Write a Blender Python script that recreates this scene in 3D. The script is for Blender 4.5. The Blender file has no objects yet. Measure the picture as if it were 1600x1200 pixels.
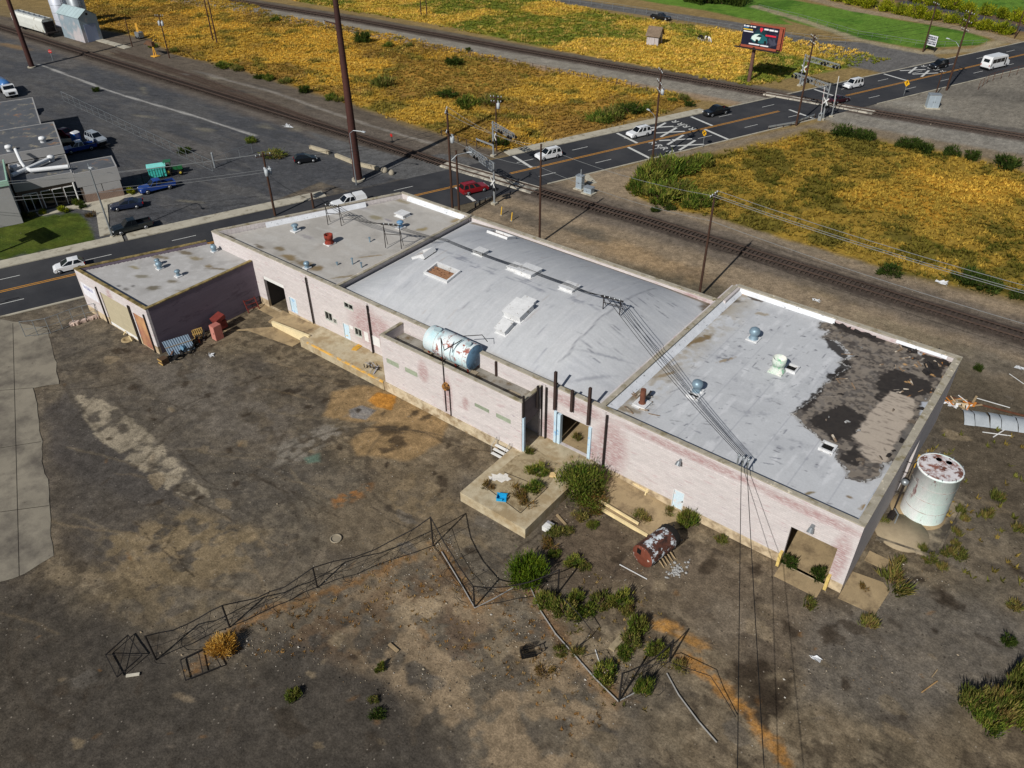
import bpy, math, random
import numpy as np
from mathutils import Vector, Matrix
random.seed(7)
SC = bpy.context.scene
COL = SC.collection
# ---------------------------------------------------------------- camera
CAM = np.array([4.826, -48.241, 51.724]); FPX = 1237.2
PITCH, ROLL, YAW = 0.642, 0.008, -0.671
def _rot():
    cy, sy = math.cos(YAW), math.sin(YAW)
    f = np.array([math.cos(PITCH)*sy, math.cos(PITCH)*cy, -math.sin(PITCH)])
    r = np.array([cy, -sy, 0.]); d = np.cross(f, r)
    return np.array([math.cos(ROLL)*r+math.sin(ROLL)*d, -math.sin(ROLL)*r+math.cos(ROLL)*d, f])
RC = _rot()
cd = bpy.data.cameras.new('camera'); cam = bpy.data.objects.new('camera', cd); COL.objects.link(cam)
cd.sensor_width = 36; cd.lens = FPX/1600*36; cd.clip_end = 6000; cd.clip_start = .5
m = Matrix.Identity(4)
for i in range(3):
    m[i][0] = RC[0][i]; m[i][1] = -RC[1][i]; m[i][2] = -RC[2][i]; m[i][3] = CAM[i]
cam.matrix_world = m; SC.camera = cam
# ---------------------------------------------------------------- light
SUN_EL = math.radians(37.4); SUN_AZ = (0.07, -0.9975)      # horizontal direction towards the sun
W = bpy.data.worlds.new('World'); SC.world = W; W.use_nodes = True
nt = W.node_tree; bg = nt.nodes['Background']
sky = nt.nodes.new('ShaderNodeTexSky'); sky.sky_type = 'NISHITA'; sky.sun_disc = False
sky.sun_elevation = SUN_EL; sky.sun_rotation = math.atan2(SUN_AZ[0], SUN_AZ[1])
nt.links.new(sky.outputs[0], bg.inputs[0]); bg.inputs[1].default_value = .05
sl = bpy.data.lights.new('sun', 'SUN'); sl.energy = 4.8; sl.angle = math.radians(.5); sl.color = (1, .965, .905)
so = bpy.data.objects.new('sun', sl); COL.objects.link(so)
so.rotation_euler = Vector((SUN_AZ[0]*math.cos(SUN_EL), SUN_AZ[1]*math.cos(SUN_EL), math.sin(SUN_EL))).to_track_quat('Z', 'Y').to_euler()
SC.view_settings.view_transform = 'Standard'; SC.view_settings.look = 'None'
SC.view_settings.exposure = -.12; SC.view_settings.gamma = 1
SC.render.engine = 'CYCLES'
# ---------------------------------------------------------------- placing
def ray(x, y): return RC.T @ np.array([(x-800)/FPX, (y-600)/FPX, 1.])
def G(x, y, z=0.): d = ray(x, y); return Vector(CAM+d*(z-CAM[2])/d[2])      # a spot of the photo on the level z
def GY(x, y, Y): d = ray(x, y); return Vector(CAM+d*(Y-CAM[1])/d[1])          # ... on an upright wall y = Y
def HT(b, ty):                                                                # height of an upright thing on base b
    b = np.array(b); a = RC@(b-CAM); r = RC@np.array([0, 0, 1.]); k = ty-600
    return float((k*a[2]-FPX*a[1])/(FPX*r[1]-k*r[2]))
R0 = np.array([-103.4, -19.1]); RU = np.array([.3663, .9305]); RN = np.array([.9305, -.3663])
RANG = math.atan2(RU[1], RU[0])
def RD(s, t, z=0.): p = R0+RU*s+RN*t; return Vector((p[0], p[1], z))           # along / across the street
def toRD(p): q = np.array([p[0], p[1]])-R0; return float(q@RU), float(q@RN)
# ---------------------------------------------------------------- numpy noise
def _h(ix, iy, seed):
    h = (ix.astype(np.int64)*374761393+iy.astype(np.int64)*668265263+seed*982451653) & 0xffffffff
    h = ((h ^ (h >> 13))*1274126177) & 0xffffffff
    return ((h ^ (h >> 16)) & 0xffff)/65535.
def vn(x, y, seed=0):
    ix, iy = np.floor(x), np.floor(y); fx, fy = x-ix, y-iy
    fx = fx*fx*(3-2*fx); fy = fy*fy*(3-2*fy)
    return (_h(ix, iy, seed)*(1-fx)+_h(ix+1, iy, seed)*fx)*(1-fy)+(_h(ix, iy+1, seed)*(1-fx)+_h(ix+1, iy+1, seed)*fx)*fy
def fbm(x, y, s=1., o=4, seed=0):
    r = 0; a = .5; t = 0; x = x/s; y = y/s
    for i in range(o):
        r = r+a*vn(x, y, seed+i*17); t += a; a *= .5; x = x*2.03+3.1; y = y*2.03+1.7
    return r/t
def ss(a, b, x): t = np.clip((x-a)/(b-a), 0, 1); return t*t*(3-2*t)
def L(c):
    c = np.array(c, float)/255.; return np.where(c <= .04045, c/12.92, ((c+.055)/1.055)**2.4)
class Paint:                                    # base colours (dirt, stains, soil) laid out on a plan, in metres
    def __init__(s, X, Y, c):
        s.X, s.Y = X, Y; s.c = np.empty((len(X), 3)); s.c[:] = L(c)
    def mix(s, k, c, i=None):
        c = L(c); k = k[:, None]
        if i is None: s.c = s.c*(1-k)+c*k
        else: s.c[i] = s.c[i]*(1-k)+c*k
    def ell(s, p, rx, ry, rot, c, k=1., soft=.5, rag=.5, seed=1):
        i = np.nonzero((abs(s.X-p[0]) < 1.8*max(rx, ry)) & (abs(s.Y-p[1]) < 1.8*max(rx, ry)))[0]
        if not len(i): return
        x = s.X[i]-p[0]; y = s.Y[i]-p[1]; cs, sn = math.cos(rot), math.sin(rot)
        d = np.hypot((x*cs+y*sn)/rx, (y*cs-x*sn)/ry)+rag*(fbm(s.X[i], s.Y[i], .45*min(rx, ry)+.12, 3, seed)-.5)*1.6
        s.mix(k*(1-ss(1-soft, 1+.1*soft, d)), c, i)
    def sd(s, pts, i, rag, rs, seed):
        x = s.X[i]+rag*2*(fbm(s.X[i], s.Y[i], rs, 4, seed)-.5); y = s.Y[i]+rag*2*(fbm(s.X[i], s.Y[i], rs, 4, seed+5)-.5)
        ins = np.zeros(len(x), bool); dm = np.full(len(x), 1e9); n = len(pts)
        for a in range(n):
            x0, y0 = pts[a][0], pts[a][1]; x1, y1 = pts[(a+1) % n][0], pts[(a+1) % n][1]
            ex, ey = x1-x0, y1-y0; t = np.clip(((x-x0)*ex+(y-y0)*ey)/(ex*ex+ey*ey+1e-9), 0, 1)
            dm = np.minimum(dm, np.hypot(x-x0-t*ex, y-y0-t*ey))
            cnd = (y0 > y) != (y1 > y)
            ins ^= cnd & (x < ex*(y-y0)/(ey if abs(ey) > 1e-9 else 1e-9)+x0)
        return np.where(ins, dm, -dm)
    def box(s, pts, pad):
        px = [p[0] for p in pts]; py = [p[1] for p in pts]
        return np.nonzero((s.X > min(px)-pad) & (s.X < max(px)+pad) & (s.Y > min(py)-pad) & (s.Y < max(py)+pad))[0]
    def poly(s, pts, c, k=1., soft=.6, rag=.6, rs=3., seed=3, nz=0., ns=2.):
        i = s.box(pts, soft+rag)
        if not len(i): return
        f = k*ss(-soft, soft, s.sd(pts, i, rag, rs, seed))
        if nz: f = f*ss(.5-nz, .5+nz*.3, fbm(s.X[i], s.Y[i], ns, 4, seed+9))
        s.mix(f, c, i)
    def band(s, pts, w, c, k=1., soft=.3, rag=.3, rs=2., seed=5):
        px = [p[0] for p in pts]; py = [p[1] for p in pts]; pad = w+soft+rag
        i = np.nonzero((s.X > min(px)-pad) & (s.X < max(px)+pad) & (s.Y > min(py)-pad) & (s.Y < max(py)+pad))[0]
        if not len(i): return
        x = s.X[i]+rag*2*(fbm(s.X[i], s.Y[i], rs, 3, seed)-.5); y = s.Y[i]+rag*2*(fbm(s.X[i], s.Y[i], rs, 3, seed+5)-.5)
        dm = np.full(len(i), 1e9)
        for a in range(len(pts)-1):
            x0, y0 = pts[a][0], pts[a][1]; ex, ey = pts[a+1][0]-x0, pts[a+1][1]-y0
            t = np.clip(((x-x0)*ex+(y-y0)*ey)/(ex*ex+ey*ey+1e-9), 0, 1)
            dm = np.minimum(dm, np.hypot(x-x0-t*ex, y-y0-t*ey))
        s.mix(k*(1-ss(w-soft, w+soft, dm)), c, i)
# ---------------------------------------------------------------- materials
MATS = {}
def mixn(t, a, b, f, mode='MIX'):
    n = t.nodes.new('ShaderNodeMix'); n.data_type = 'RGBA'; n.blend_type = mode
    for k, v in ((0, f), (6, a), (7, b)):
        if hasattr(v, 'is_output'): t.links.new(v, n.inputs[k])
        elif k == 0: n.inputs[0].default_value = v
        else: n.inputs[k].default_value = (*v, 1)
    return n.outputs[2]
def noise(t, vec, scale, detail=4, rough=.6):
    n = t.nodes.new('ShaderNodeTexNoise'); n.inputs['Scale'].default_value = scale
    n.inputs['Detail'].default_value = detail; n.inputs['Roughness'].default_value = rough
    t.links.new(vec, n.inputs['Vector']); return n.outputs[0]
def mrange(t, v, a, b, c, d):
    n = t.nodes.new('ShaderNodeMapRange'); t.links.new(v, n.inputs[0])
    for k, x in zip((1, 2, 3, 4), (a, b, c, d)): n.inputs[k].default_value = x
    return n.outputs[0]
def math1(t, op, a, b=None):
    n = t.nodes.new('ShaderNodeMath'); n.operation = op
    for k, v in ((0, a), (1, b)):
        if v is None: continue
        if hasattr(v, 'is_output'): t.links.new(v, n.inputs[k])
        else: n.inputs[k].default_value = v
    return n.outputs[0]
def M(name, rgb=(128, 128, 128), rough=.8, metal=0., var=.18, vs=1.2, fine=14., c2=None, s2=1.2, t2=.55, w2=.04, stretch=(1, 1, 1),
      bump=0., bs=25., attr=False, spec=.3, fvar=.15, c3=None, s3=3., t3=.6, w3=.03, brick=None, coat=0.):
    if name in MATS: return MATS[name]
    mt = bpy.data.materials.new(name); mt.use_nodes = True; MATS[name] = mt
    t = mt.node_tree; p = t.nodes['Principled BSDF']
    tc = t.nodes.new('ShaderNodeTexCoord'); mp = t.nodes.new('ShaderNodeMapping'); t.links.new(tc.outputs['Object'], mp.inputs[0])
    mp.inputs['Scale'].default_value = stretch; v = mp.outputs[0]
    if attr:
        an = t.nodes.new('ShaderNodeVertexColor'); an.layer_name = 'Col'; c = an.outputs[0]
    else:
        rn = t.nodes.new('ShaderNodeRGB'); rn.outputs[0].default_value = (*L(rgb), 1); c = rn.outputs[0]
    if brick:                                   # (width, height, mortar colour, strength)
        b = t.nodes.new('ShaderNodeTexBrick'); bx = t.nodes.new('ShaderNodeMapping'); t.links.new(tc.outputs['Object'], bx.inputs[0])
        bx.inputs['Rotation'].default_value = brick[4]; t.links.new(bx.outputs[0], b.inputs[0])
        b.inputs['Scale'].default_value = 1; b.inputs['Brick Width'].default_value = brick[0]; b.inputs['Row Height'].default_value = brick[1]
        b.inputs['Mortar Size'].default_value = brick[1]*.09; b.inputs['Color1'].default_value = (1, 1, 1, 1)
        b.inputs['Color2'].default_value = (.88, .88, .88, 1); b.inputs['Mortar'].default_value = (*([brick[2]]*3), 1)
        c = mixn(t, c, b.outputs[0], brick[3], 'MULTIPLY')
    if c2: c = mixn(t, c, tuple(L(c2)), mrange(t, noise(t, v, s2, 5, .65), t2-w2, t2+w2, 0, 1))
    if c3: c = mixn(t, c, tuple(L(c3)), mrange(t, noise(t, v, s3, 5, .7), t3-w3, t3+w3, 0, 1))
    if var:
        k = mrange(t, noise(t, v, vs, 5, .65), .25, .75, 1-var, 1+var); c = mixn(t, c, k, 1., 'MULTIPLY')
    if fvar:
        k = mrange(t, noise(t, v, fine, 3, .8), .25, .75, 1-fvar, 1+fvar); c = mixn(t, c, k, 1., 'MULTIPLY')
    t.links.new(c, p.inputs['Base Color'])
    p.inputs['Roughness'].default_value = rough; p.inputs['Metallic'].default_value = metal
    p.inputs['Specular IOR Level'].default_value = spec; p.inputs['Coat Weight'].default_value = coat
    if bump:
        bn = t.nodes.new('ShaderNodeBump'); bn.inputs['Strength'].default_value = bump; bn.inputs['Distance'].default_value = .05
        t.links.new(noise(t, v, bs, 5, .7), bn.inputs['Height']); t.links.new(bn.outputs[0], p.inputs['Normal'])
    return mt
def leafmat(name):
    if name in MATS: return MATS[name]
    mt = bpy.data.materials.new(name); mt.use_nodes = True; MATS[name] = mt; t = mt.node_tree; t.nodes.clear()
    o = t.nodes.new('ShaderNodeOutputMaterial'); d = t.nodes.new('ShaderNodeBsdfDiffuse'); tr = t.nodes.new('ShaderNodeBsdfTranslucent')
    a = t.nodes.new('ShaderNodeVertexColor'); a.layer_name = 'Col'; g = t.nodes.new('ShaderNodeNewGeometry')
    c = mixn(t, a.outputs[0], mrange(t, noise(t, g.outputs['Position'], 2.5, 3), .3, .7, .75, 1.25), 1., 'MULTIPLY')
    mx = t.nodes.new('ShaderNodeMixShader'); mx.inputs[0].default_value = .25
    for n in (d, tr): t.links.new(c, n.inputs[0])
    t.links.new(d.outputs[0], mx.inputs[1]); t.links.new(tr.outputs[0], mx.inputs[2]); t.links.new(mx.outputs[0], o.inputs[0])
    return mt
LEAF = leafmat('foliage')
# ---------------------------------------------------------------- objects
ROOTM = {}
def tag(o, label=None, cat=None, group=None, kind=None):
    for k, v in (('label', label), ('category', cat), ('group', group), ('kind', kind)):
        if v: o[k] = v
    return o
def thing(name, loc, label, cat, group=None, rz=0., parent=None):
    o = bpy.data.objects.new(name, None); COL.objects.link(o); o.empty_display_size = .3
    o.location = loc; o.rotation_euler.z = rz
    ROOTM[o.name] = Matrix.Translation(Vector(loc)) @ Matrix.Rotation(rz, 4, 'Z')
    return tag(o, label, cat, group)
class MB:
    def __init__(s): s.v = []; s.f = []; s.mi = []; s.sm = []; s.m = 0; s.sg = [(0, 0)]
    def nx(s): s.sg.append((len(s.v), len(s.f))); return s          # what follows is another piece
    def each(s, name, mats, parent=None, **k):                       # one object for each piece
        sg = s.sg+[(len(s.v), len(s.f))]
        for (a, c), (e, g) in zip(sg, sg[1:]):
            if g == c: continue
            p = MB(); p.v = s.v[a:e]; p.f = [tuple(i-a for i in f) for f in s.f[c:g]]; p.mi = s.mi[c:g]; p.sm = s.sm[c:g]; p.build(name, mats, parent, **k)
    def add(s, vs, fs, smooth=False):
        b = len(s.v); s.v += [tuple(p) for p in vs]
        for f in fs: s.f.append(tuple(i+b for i in f)); s.mi.append(s.m); s.sm.append(smooth)
        return s
    def box(s, x0, x1, y0, y1, z0, z1, mat=None):
        v = [(x, y, z) for z in (z0, z1) for x, y in ((x0, y0), (x1, y0), (x1, y1), (x0, y1))]
        if mat is not None: v = [mat @ Vector(p) for p in v]
        return s.add(v, [(3, 2, 1, 0), (4, 5, 6, 7), (0, 1, 5, 4), (1, 2, 6, 5), (2, 3, 7, 6), (3, 0, 4, 7)])
    def bar(s, a, b, w, h=None):                 # square bar between two points
        a, b = Vector(a), Vector(b); d = b-a; q = d.to_track_quat('X', 'Z').to_matrix().to_4x4(); q.translation = a
        h = h or w; return s.box(0, d.length, -w/2, w/2, -h/2, h/2, q)
    def cyl(s, a, b, r, r2=None, n=10, caps=True, smooth=True):
        a, b = Vector(a), Vector(b); r2 = r if r2 is None else r2
        q = (b-a).to_track_quat('Z', 'Y'); vs = []
        for p, rr in ((a, r), (b, r2)):
            for i in range(n): vs.append(p+q @ Vector((math.cos(6.2832*i/n)*rr, math.sin(6.2832*i/n)*rr, 0)))
        s.add(vs, [(i, (i+1) % n, n+(i+1) % n, n+i) for i in range(n)], smooth)
        if caps: s.add(vs, [tuple(range(n-1, -1, -1)), tuple(range(n, 2*n))])
        return s
    def tube(s, pts, r, n=6):
        pts = [Vector(p) for p in pts]; vs = []
        for i, p in enumerate(pts):
            d = (pts[min(i+1, len(pts)-1)]-pts[max(i-1, 0)]); q = d.to_track_quat('Z', 'Y')
            for k in range(n): vs.append(p+q @ Vector((math.cos(6.2832*k/n)*r, math.sin(6.2832*k/n)*r, 0)))
        fs = [(i*n+k, i*n+(k+1) % n, (i+1)*n+(k+1) % n, (i+1)*n+k) for i in range(len(pts)-1) for k in range(n)]
        return s.add(vs, fs+[tuple(range(n-1, -1, -1)), tuple(range(len(vs)-n, len(vs)))], False)
    def lathe(s, prof, c, n=16, axis=(0, 0, 1), smooth=True, cap=True):
        q = Vector(axis).to_track_quat('Z', 'Y'); c = Vector(c); vs = []; k = len(prof)
        for r, z in prof:
            for i in range(n): vs.append(c+q @ Vector((math.cos(6.2832*i/n)*r, math.sin(6.2832*i/n)*r, z)))
        s.add(vs, [(j*n+i, j*n+(i+1) % n, (j+1)*n+(i+1) % n, (j+1)*n+i) for j in range(k-1) for i in range(n)], smooth)
        return s.add(vs, [tuple(range(n-1, -1, -1)), tuple(range((k-1)*n, k*n))]) if cap else s
    def prism(s, pts, z0, z1):
        n = len(pts); A = sum(pts[i][0]*pts[(i+1) % n][1]-pts[(i+1) % n][0]*pts[i][1] for i in range(n))
        if A < 0: pts = pts[::-1]
        v = [(p[0], p[1], z0) for p in pts]+[(p[0], p[1], z1) for p in pts]
        return s.add(v, [tuple(range(n-1, -1, -1)), tuple(range(n, 2*n))]+[(i, (i+1) % n, n+(i+1) % n, n+i) for i in range(n)])
    def sheet(s, pts, z):
        n = len(pts); A = sum(pts[i][0]*pts[(i+1) % n][1]-pts[(i+1) % n][0]*pts[i][1] for i in range(n))
        if A < 0: pts = pts[::-1]
        return s.add([(p[0], p[1], z) for p in pts], [tuple(range(n))])
    def quad(s, *p): return s.add(p, [tuple(range(len(p)))])
    def build(s, name, mats, parent=None, local=False, label=None):
        mats = mats if isinstance(mats, (list, tuple)) else [mats]
        me = bpy.data.meshes.new(name); v = s.v
        if parent is not None and not local:
            r = parent
            while r.parent: r = r.parent
            iv = ROOTM[r.name].inverted() if r.name in ROOTM else Matrix.Identity(4); v = [iv @ Vector(p) for p in v]
        me.from_pydata([tuple(p) for p in v], [], s.f)
        for mt in mats: me.materials.append(mt)
        me.polygons.foreach_set('material_index', s.mi); me.polygons.foreach_set('use_smooth', s.sm); me.update()
        o = bpy.data.objects.new(name, me); COL.objects.link(o)
        if parent is not None: o.parent = parent
        if label: o['label'] = label
        return o
def structure(o, kind='structure'): o['kind'] = kind; return o
def copytree(o, parent=None):
    c = o.copy(); COL.objects.link(c)
    if parent: c.parent = parent
    for ch in list(o.children): copytree(ch, c)
    return c
def bigmesh(name, V, F, mats, cols=None, smooth=False, mi=None):        # fast mesh from numpy, quads or triangles
    me = bpy.data.meshes.new(name); k = F.shape[1]
    me.vertices.add(len(V)); me.vertices.foreach_set('co', V.astype(np.float32).ravel())
    me.loops.add(F.size); me.loops.foreach_set('vertex_index', F.astype(np.int32).ravel())
    me.polygons.add(len(F)); me.polygons.foreach_set('loop_start', np.arange(0, F.size, k, dtype=np.int32))
    for mt in (mats if isinstance(mats, (list, tuple)) else [mats]): me.materials.append(mt)
    if mi is not None: me.polygons.foreach_set('material_index', mi.astype(np.int32))
    me.update(calc_edges=True)
    me.polygons.foreach_set('use_smooth', np.full(len(F), smooth))
    if cols is not None:
        a = me.color_attributes.new('Col', 'FLOAT_COLOR', 'POINT')
        a.data.foreach_set('color', np.concatenate([cols, np.ones((len(V), 1))], 1).astype(np.float32).ravel())
    return me
def meshobj(name, me, parent=None):
    o = bpy.data.objects.new(name, me); COL.objects.link(o)
    if parent is not None: o.parent = parent
    return o
def gridmesh(xs, ys, zf):
    X, Y = np.meshgrid(xs, ys); X = X.ravel(); Y = Y.ravel(); nx, ny = len(xs), len(ys)
    i = (np.arange(ny-1)[:, None]*nx+np.arange(nx-1)[None, :]).ravel()
    return X, Y, np.stack([X, Y, zf(X, Y)], 1), np.stack([i, i+1, i+nx+1, i+nx], 1)
# ================================================================ ground
def axis(segs):
    out = []
    for a, b, st in segs: out.append(np.arange(a, b, st))
    return np.concatenate(out+[np.array([segs[-1][1]])])
gx = axis([(-2500, -420, 80), (-420, -320, 6), (-320, -110, 1.2), (-110, -90, .4), (-90, 16, .16), (16, 30, .4), (30, 90, 2), (90, 2500, 80)])
gy = axis([(-1500, -120, 60), (-120, -50, 2), (-50, 4, .16), (4, 31, .3), (31, 62, .45), (62, 270, 1.), (270, 400, 6), (400, 3000, 90)])
GXX, GYY, GV, GF = gridmesh(gx, gy, lambda x, y: -.07*fbm(x, y, 3., 3, 4))
P = lambda *a: [G(*p)[:2] for p in a]
FA = P((60, -28), (340, -14), (430, 22), (560, 45), (700, 73), (820, 99), (960, 126), (1060, 147), (1092, 160), (1000, 184), (930, 204), (832, 226), (780, 236), (735, 226), (690, 208), (600, 178), (520, 152), (430, 124), (380, 108), (330, 97), (270, 82), (235, 60), (160, 46), (120, 20))
FB = P((350, -30), (430, -4), (560, 18), (700, 42), (800, 64), (940, 90), (1060, 112), (1170, 134), (1240, 122), (1330, 104), (1392, 94), (1290, 68), (1190, 54), (1080, 40), (960, 22), (880, 4), (800, -14), (500, -40))
FC = P((985, 292), (1003, 262), (1060, 246), (1130, 240), (1200, 226), (1270, 206), (1318, 210), (1400, 226), (1500, 244), (1620, 276), (1800, 330), (1900, 560), (1620, 470), (1530, 452), (1400, 424), (1290, 388), (1200, 362), (1120, 338), (1050, 326), (1000, 308))
LAWN1 = P((1150, -4), (1180, 16), (1240, 34), (1330, 58), (1440, 76), (1530, 70), (1549, 62), (1500, 46), (1420, 34), (1350, 20), (1240, 0))
LAWN2 = P((900, -16), (1000, 0), (1100, 16), (1200, 36), (1236, 38), (1190, 10), (1080, -10), (1000, -22))
LAWN3 = P((1330, -20), (1440, 8), (1540, 20), (1620, 38), (1700, 0), (1500, -40))
LAWNE = P((-120, 370), (0, 345), (122, 331), (136, 345), (149, 375), (0, 406), (-120, 432))
pt = Paint(GXX, GYY, (96, 87, 72))
n1 = fbm(GXX, GYY, 9, 5, 1); n2 = fbm(GXX, GYY, 2.2, 5, 2); n3 = fbm(GXX, GYY, 26, 4, 3); n4 = fbm(GXX, GYY, .8, 4, 8)
far = GYY > 62
pt.mix(ss(40, 75, GYY)*.8, (140, 118, 74))
# gravel lot across the street
lot = [RD(-120, -7), RD(66, -7), (-92, 46), (-140, 47), (-420, 46), (-420, -120)]
pt.poly(lot, (73, 74, 77), 1, 1.5, 1., 6)
pt.mix(np.where((GXX < -90) & (GYY < 47), .4*ss(.5, .7, n1), 0), (94, 93, 92))
pt.mix(np.where((GXX < -90) & (GYY < 47), .35*ss(.55, .75, n2), 0), (60, 60, 62))
pt.mix(np.where((GXX < -90) & (GYY < 47), .45*ss(.56, .64, fbm(GXX*.45+GYY*.2, GYY*1.6, 3., 4, 91)), 0), (92, 90, 88))
# strips beside the southern track
pt.poly(P((120, 40), (235, 62), (270, 84), (380, 112), (520, 156), (640, 197), (735, 228), (800, 240), (700, 262), (560, 210), (400, 150), (200, 90), (-40, 20)), (92, 84, 76), .9, 1, 1., 5)
pt.poly(P((735, 330), (800, 300), (900, 262), (1010, 262), (1000, 300), (1060, 328), (1200, 364), (1400, 428), (1650, 492), (1900, 600), (1600, 640), (1500, 560), (1150, 452), (900, 392), (760, 345)), (140, 124, 103), .95, 1., 1., 5)
for p, rx, ry, c, k in [((1000, 400), 14, 3.5, (152, 128, 96), .7), ((920, 365), 6, 2.5, (86, 82, 74), .8), ((1090, 430), 4, 2, (96, 82, 66), .6), ((1250, 385), 14, 1.6, (128, 116, 98), .7), ((1450, 480), 16, 2, (132, 116, 94), .7),
                        ((820, 340), 8, 3, (88, 82, 74), .8), ((1350, 440), 20, 1.6, (140, 118, 88), .5), ((1560, 570), 10, 4, (100, 94, 84), .8), ((1420, 520), 10, 2, (118, 108, 88), .6), ((1290, 455), 9, 1.8, (142, 124, 92), .6)]:
    pt.ell(G(*p), rx, ry, 0, c, k, .8, .5, 3)
pt.poly(P((880, 285), (980, 262), (1100, 225), (1200, 207), (1290, 190), (1340, 185), (1650, 240), (1650, 268), (1500, 240), (1330, 208), (1270, 200), (1100, 240), (1000, 262)), (124, 112, 96), .9, 1.2, 1., 4)
pt.poly(P((1300, 165), (1480, 130), (1650, 88), (1900, 60), (1900, 300), (1600, 232), (1380, 190)), (122, 117, 108), .95, 1.5, 1.5, 5, nz=0)
pt.ell(G(1560, 150), 14, 8, .3, (92, 88, 82), .7, .8, .6, 3); pt.ell(G(1440, 165), 8, 4, .3, (150, 146, 136), .6, .8, .5, 3)
# fields, lawns and paths
def field(poly, mixes, seed):
    i = pt.box(poly, 4); f = ss(-.8, .8, pt.sd(poly, i, 1.3, 6, seed)); x, y = pt.X[i], pt.Y[i]
    a = fbm(x, y, 16, 4, seed+1); b = fbm(x, y, 4, 4, seed+2)
    c = np.empty((len(i), 3)); c[:] = L(mixes[0])
    for col, lo, hi, src, k in mixes[1:]: w = (k*ss(lo, hi, a if src == 'a' else b))[:, None]; c = c*(1-w)+L(col)*w
    pt.c[i] = pt.c[i]*(1-f[:, None])+c*f[:, None]
field(FA, [(170, 136, 54), ((120, 94, 50), .5, .62, 'a', .9), ((92, 92, 44), .58, .72, 'b', .8), ((200, 150, 60), .6, .75, 'a', .4)], 11)
field(FB, [(168, 140, 58), ((92, 108, 42), .48, .62, 'a', .9), ((196, 160, 76), .55, .7, 'b', .6)], 21)
field(FC, [(144, 118, 48), ((96, 88, 36), .45, .62, 'b', .9), ((180, 134, 46), .55, .68, 'a', .7)], 31)
for lw in (LAWN1, LAWN2, LAWN3):
    pt.poly(lw, (70, 104, 34), 1, .8, .8, 5); pt.poly(lw, (98, 128, 48), .7, .8, .8, 5, nz=.12, ns=7)
pt.poly(LAWNE, (62, 76, 26), 1, .25, .1, 2); pt.poly(LAWNE, (84, 92, 34), .5, .3, .1, 2, nz=.1, ns=3)
pt.band(P((760, -30), (890, 2), (1000, 18), (1130, 36), (1250, 62), (1330, 85), (1395, 98)), 3.6, (98, 96, 94), 1, .5, .4)       # lane by the fields
pt.poly(P((1240, 60), (1360, 66), (1460, 84), (1490, 104), (1400, 118), (1330, 104), (1250, 72)), (100, 98, 96), 1, .8, .6)
pt.band(P((1180, 10), (1250, 30), (1340, 62), (1440, 82), (1530, 78), (1570, 62)), 1.6, (150, 138, 112), .9, .8, .6)
pt.band(P((1230, -12), (1340, 16), (1440, 32), (1530, 50), (1590, 66)), 2.4, (142, 126, 104), .95, .6, .4)
pt.band(P((1380, -10), (1470, 14), (1560, 32), (1660, 54)), 4., (76, 76, 80), 1, .5, .3)
pt.band(P((1420, 4), (1500, 20), (1600, 46)), 6.5, (110, 86, 62), .6, 1.5, .8)
pt.band(P((1420, 4), (1500, 20), (1600, 46)), 2.6, (74, 74, 78), 1, .5, .3)
# railway beds
STR = [(-420, 50), (-260, 49.4), (-90, 48.9), (-62, 49.4), (-48, 50.4), (3, 49.9), (60, 49.2), (400, 46)]
FTR = [(-420, 100), (-241, 109.5), (-180, 114.6), (-125, 116.6), (-62, 120), (-36, 121.3), (-10, 123.8), (40, 127.5), (400, 150)]
pt.band(STR, 4.6, (98, 90, 82), .8, 1.5, 1.); pt.band(STR, 2.1, (70, 62, 56), .95, .5, .3)
pt.band([(-200.5, 54), (-168, 53.4), (-142, 51.3), (-120, 49.4)], 1.6, (72, 60, 52), .8, .4, .3)
lo = [(x, y-4.6) for x, y in FTR]; pt.band(lo, 5.4, (132, 128, 120), .9, 1., .8); pt.band([(x, y-10) for x, y in FTR if x < -55], 1.6, (150, 128, 104), .8, .6, .5)
pt.band(FTR, 2.6, (78, 68, 62), .95, .6, .3); pt.band([(x, y+3.4) for x, y in FTR], 1.3, (86, 82, 78), .8, .5, .3)
# the yard in front of the warehouse
yard = (GYY < 31) & (GXX > -98)
pt.mix(np.where(yard, .55*ss(.42, .62, n1), 0), (116, 102, 82)); pt.mix(np.where(yard, .6*ss(.48, .66, n2), 0), (70, 63, 54))
pt.mix(np.where(yard, .4*ss(.56, .62, n4), 0), (126, 113, 93)); n5 = fbm(GXX, GYY, 1.3, 5, 55); n6 = fbm(GXX*.5, GYY*1.3, .8, 4, 57); pt.mix(np.where(yard, .5*ss(.57, .6, n5), 0), (118, 105, 85)); pt.mix(np.where(yard, .55*ss(.6, .63, fbm(GXX, GYY, 1.7, 5, 58)), 0), (58, 52, 45)); pt.mix(np.where(yard, .4*ss(.6, .64, n6), 0), (132, 120, 100)); pt.mix(np.where(yard, .4*ss(.5, .62, n3), 0), (88, 86, 82))
def yp(px, c, k=1., soft=.6, rag=.6, rs=2., nz=0., ns=1.2, seed=3): pt.poly(P(*px), c, k, soft, rag, rs, seed, nz, ns)
yp([(-300, 860), (0, 860), (130, 930), (250, 990), (350, 1050), (470, 1000), (560, 985), (660, 1060), (730, 1140), (680, 1300), (-300, 1300)], (60, 58, 55), .85, 2.2, 2., 5)
yp([(60, 690), (180, 700), (250, 800), (180, 900), (90, 860)], (74, 69, 64), .7, 1.5, 1.2)
yp([(100, 610), (180, 690), (310, 800), (200, 780), (80, 720), (70, 640)], (66, 64, 64), .75, .8, .6)
yp([(90, 520), (420, 560), (520, 640), (480, 760), (380, 820), (120, 880)], (76, 74, 71), .45, 1.5, 1.2, 3)
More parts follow.
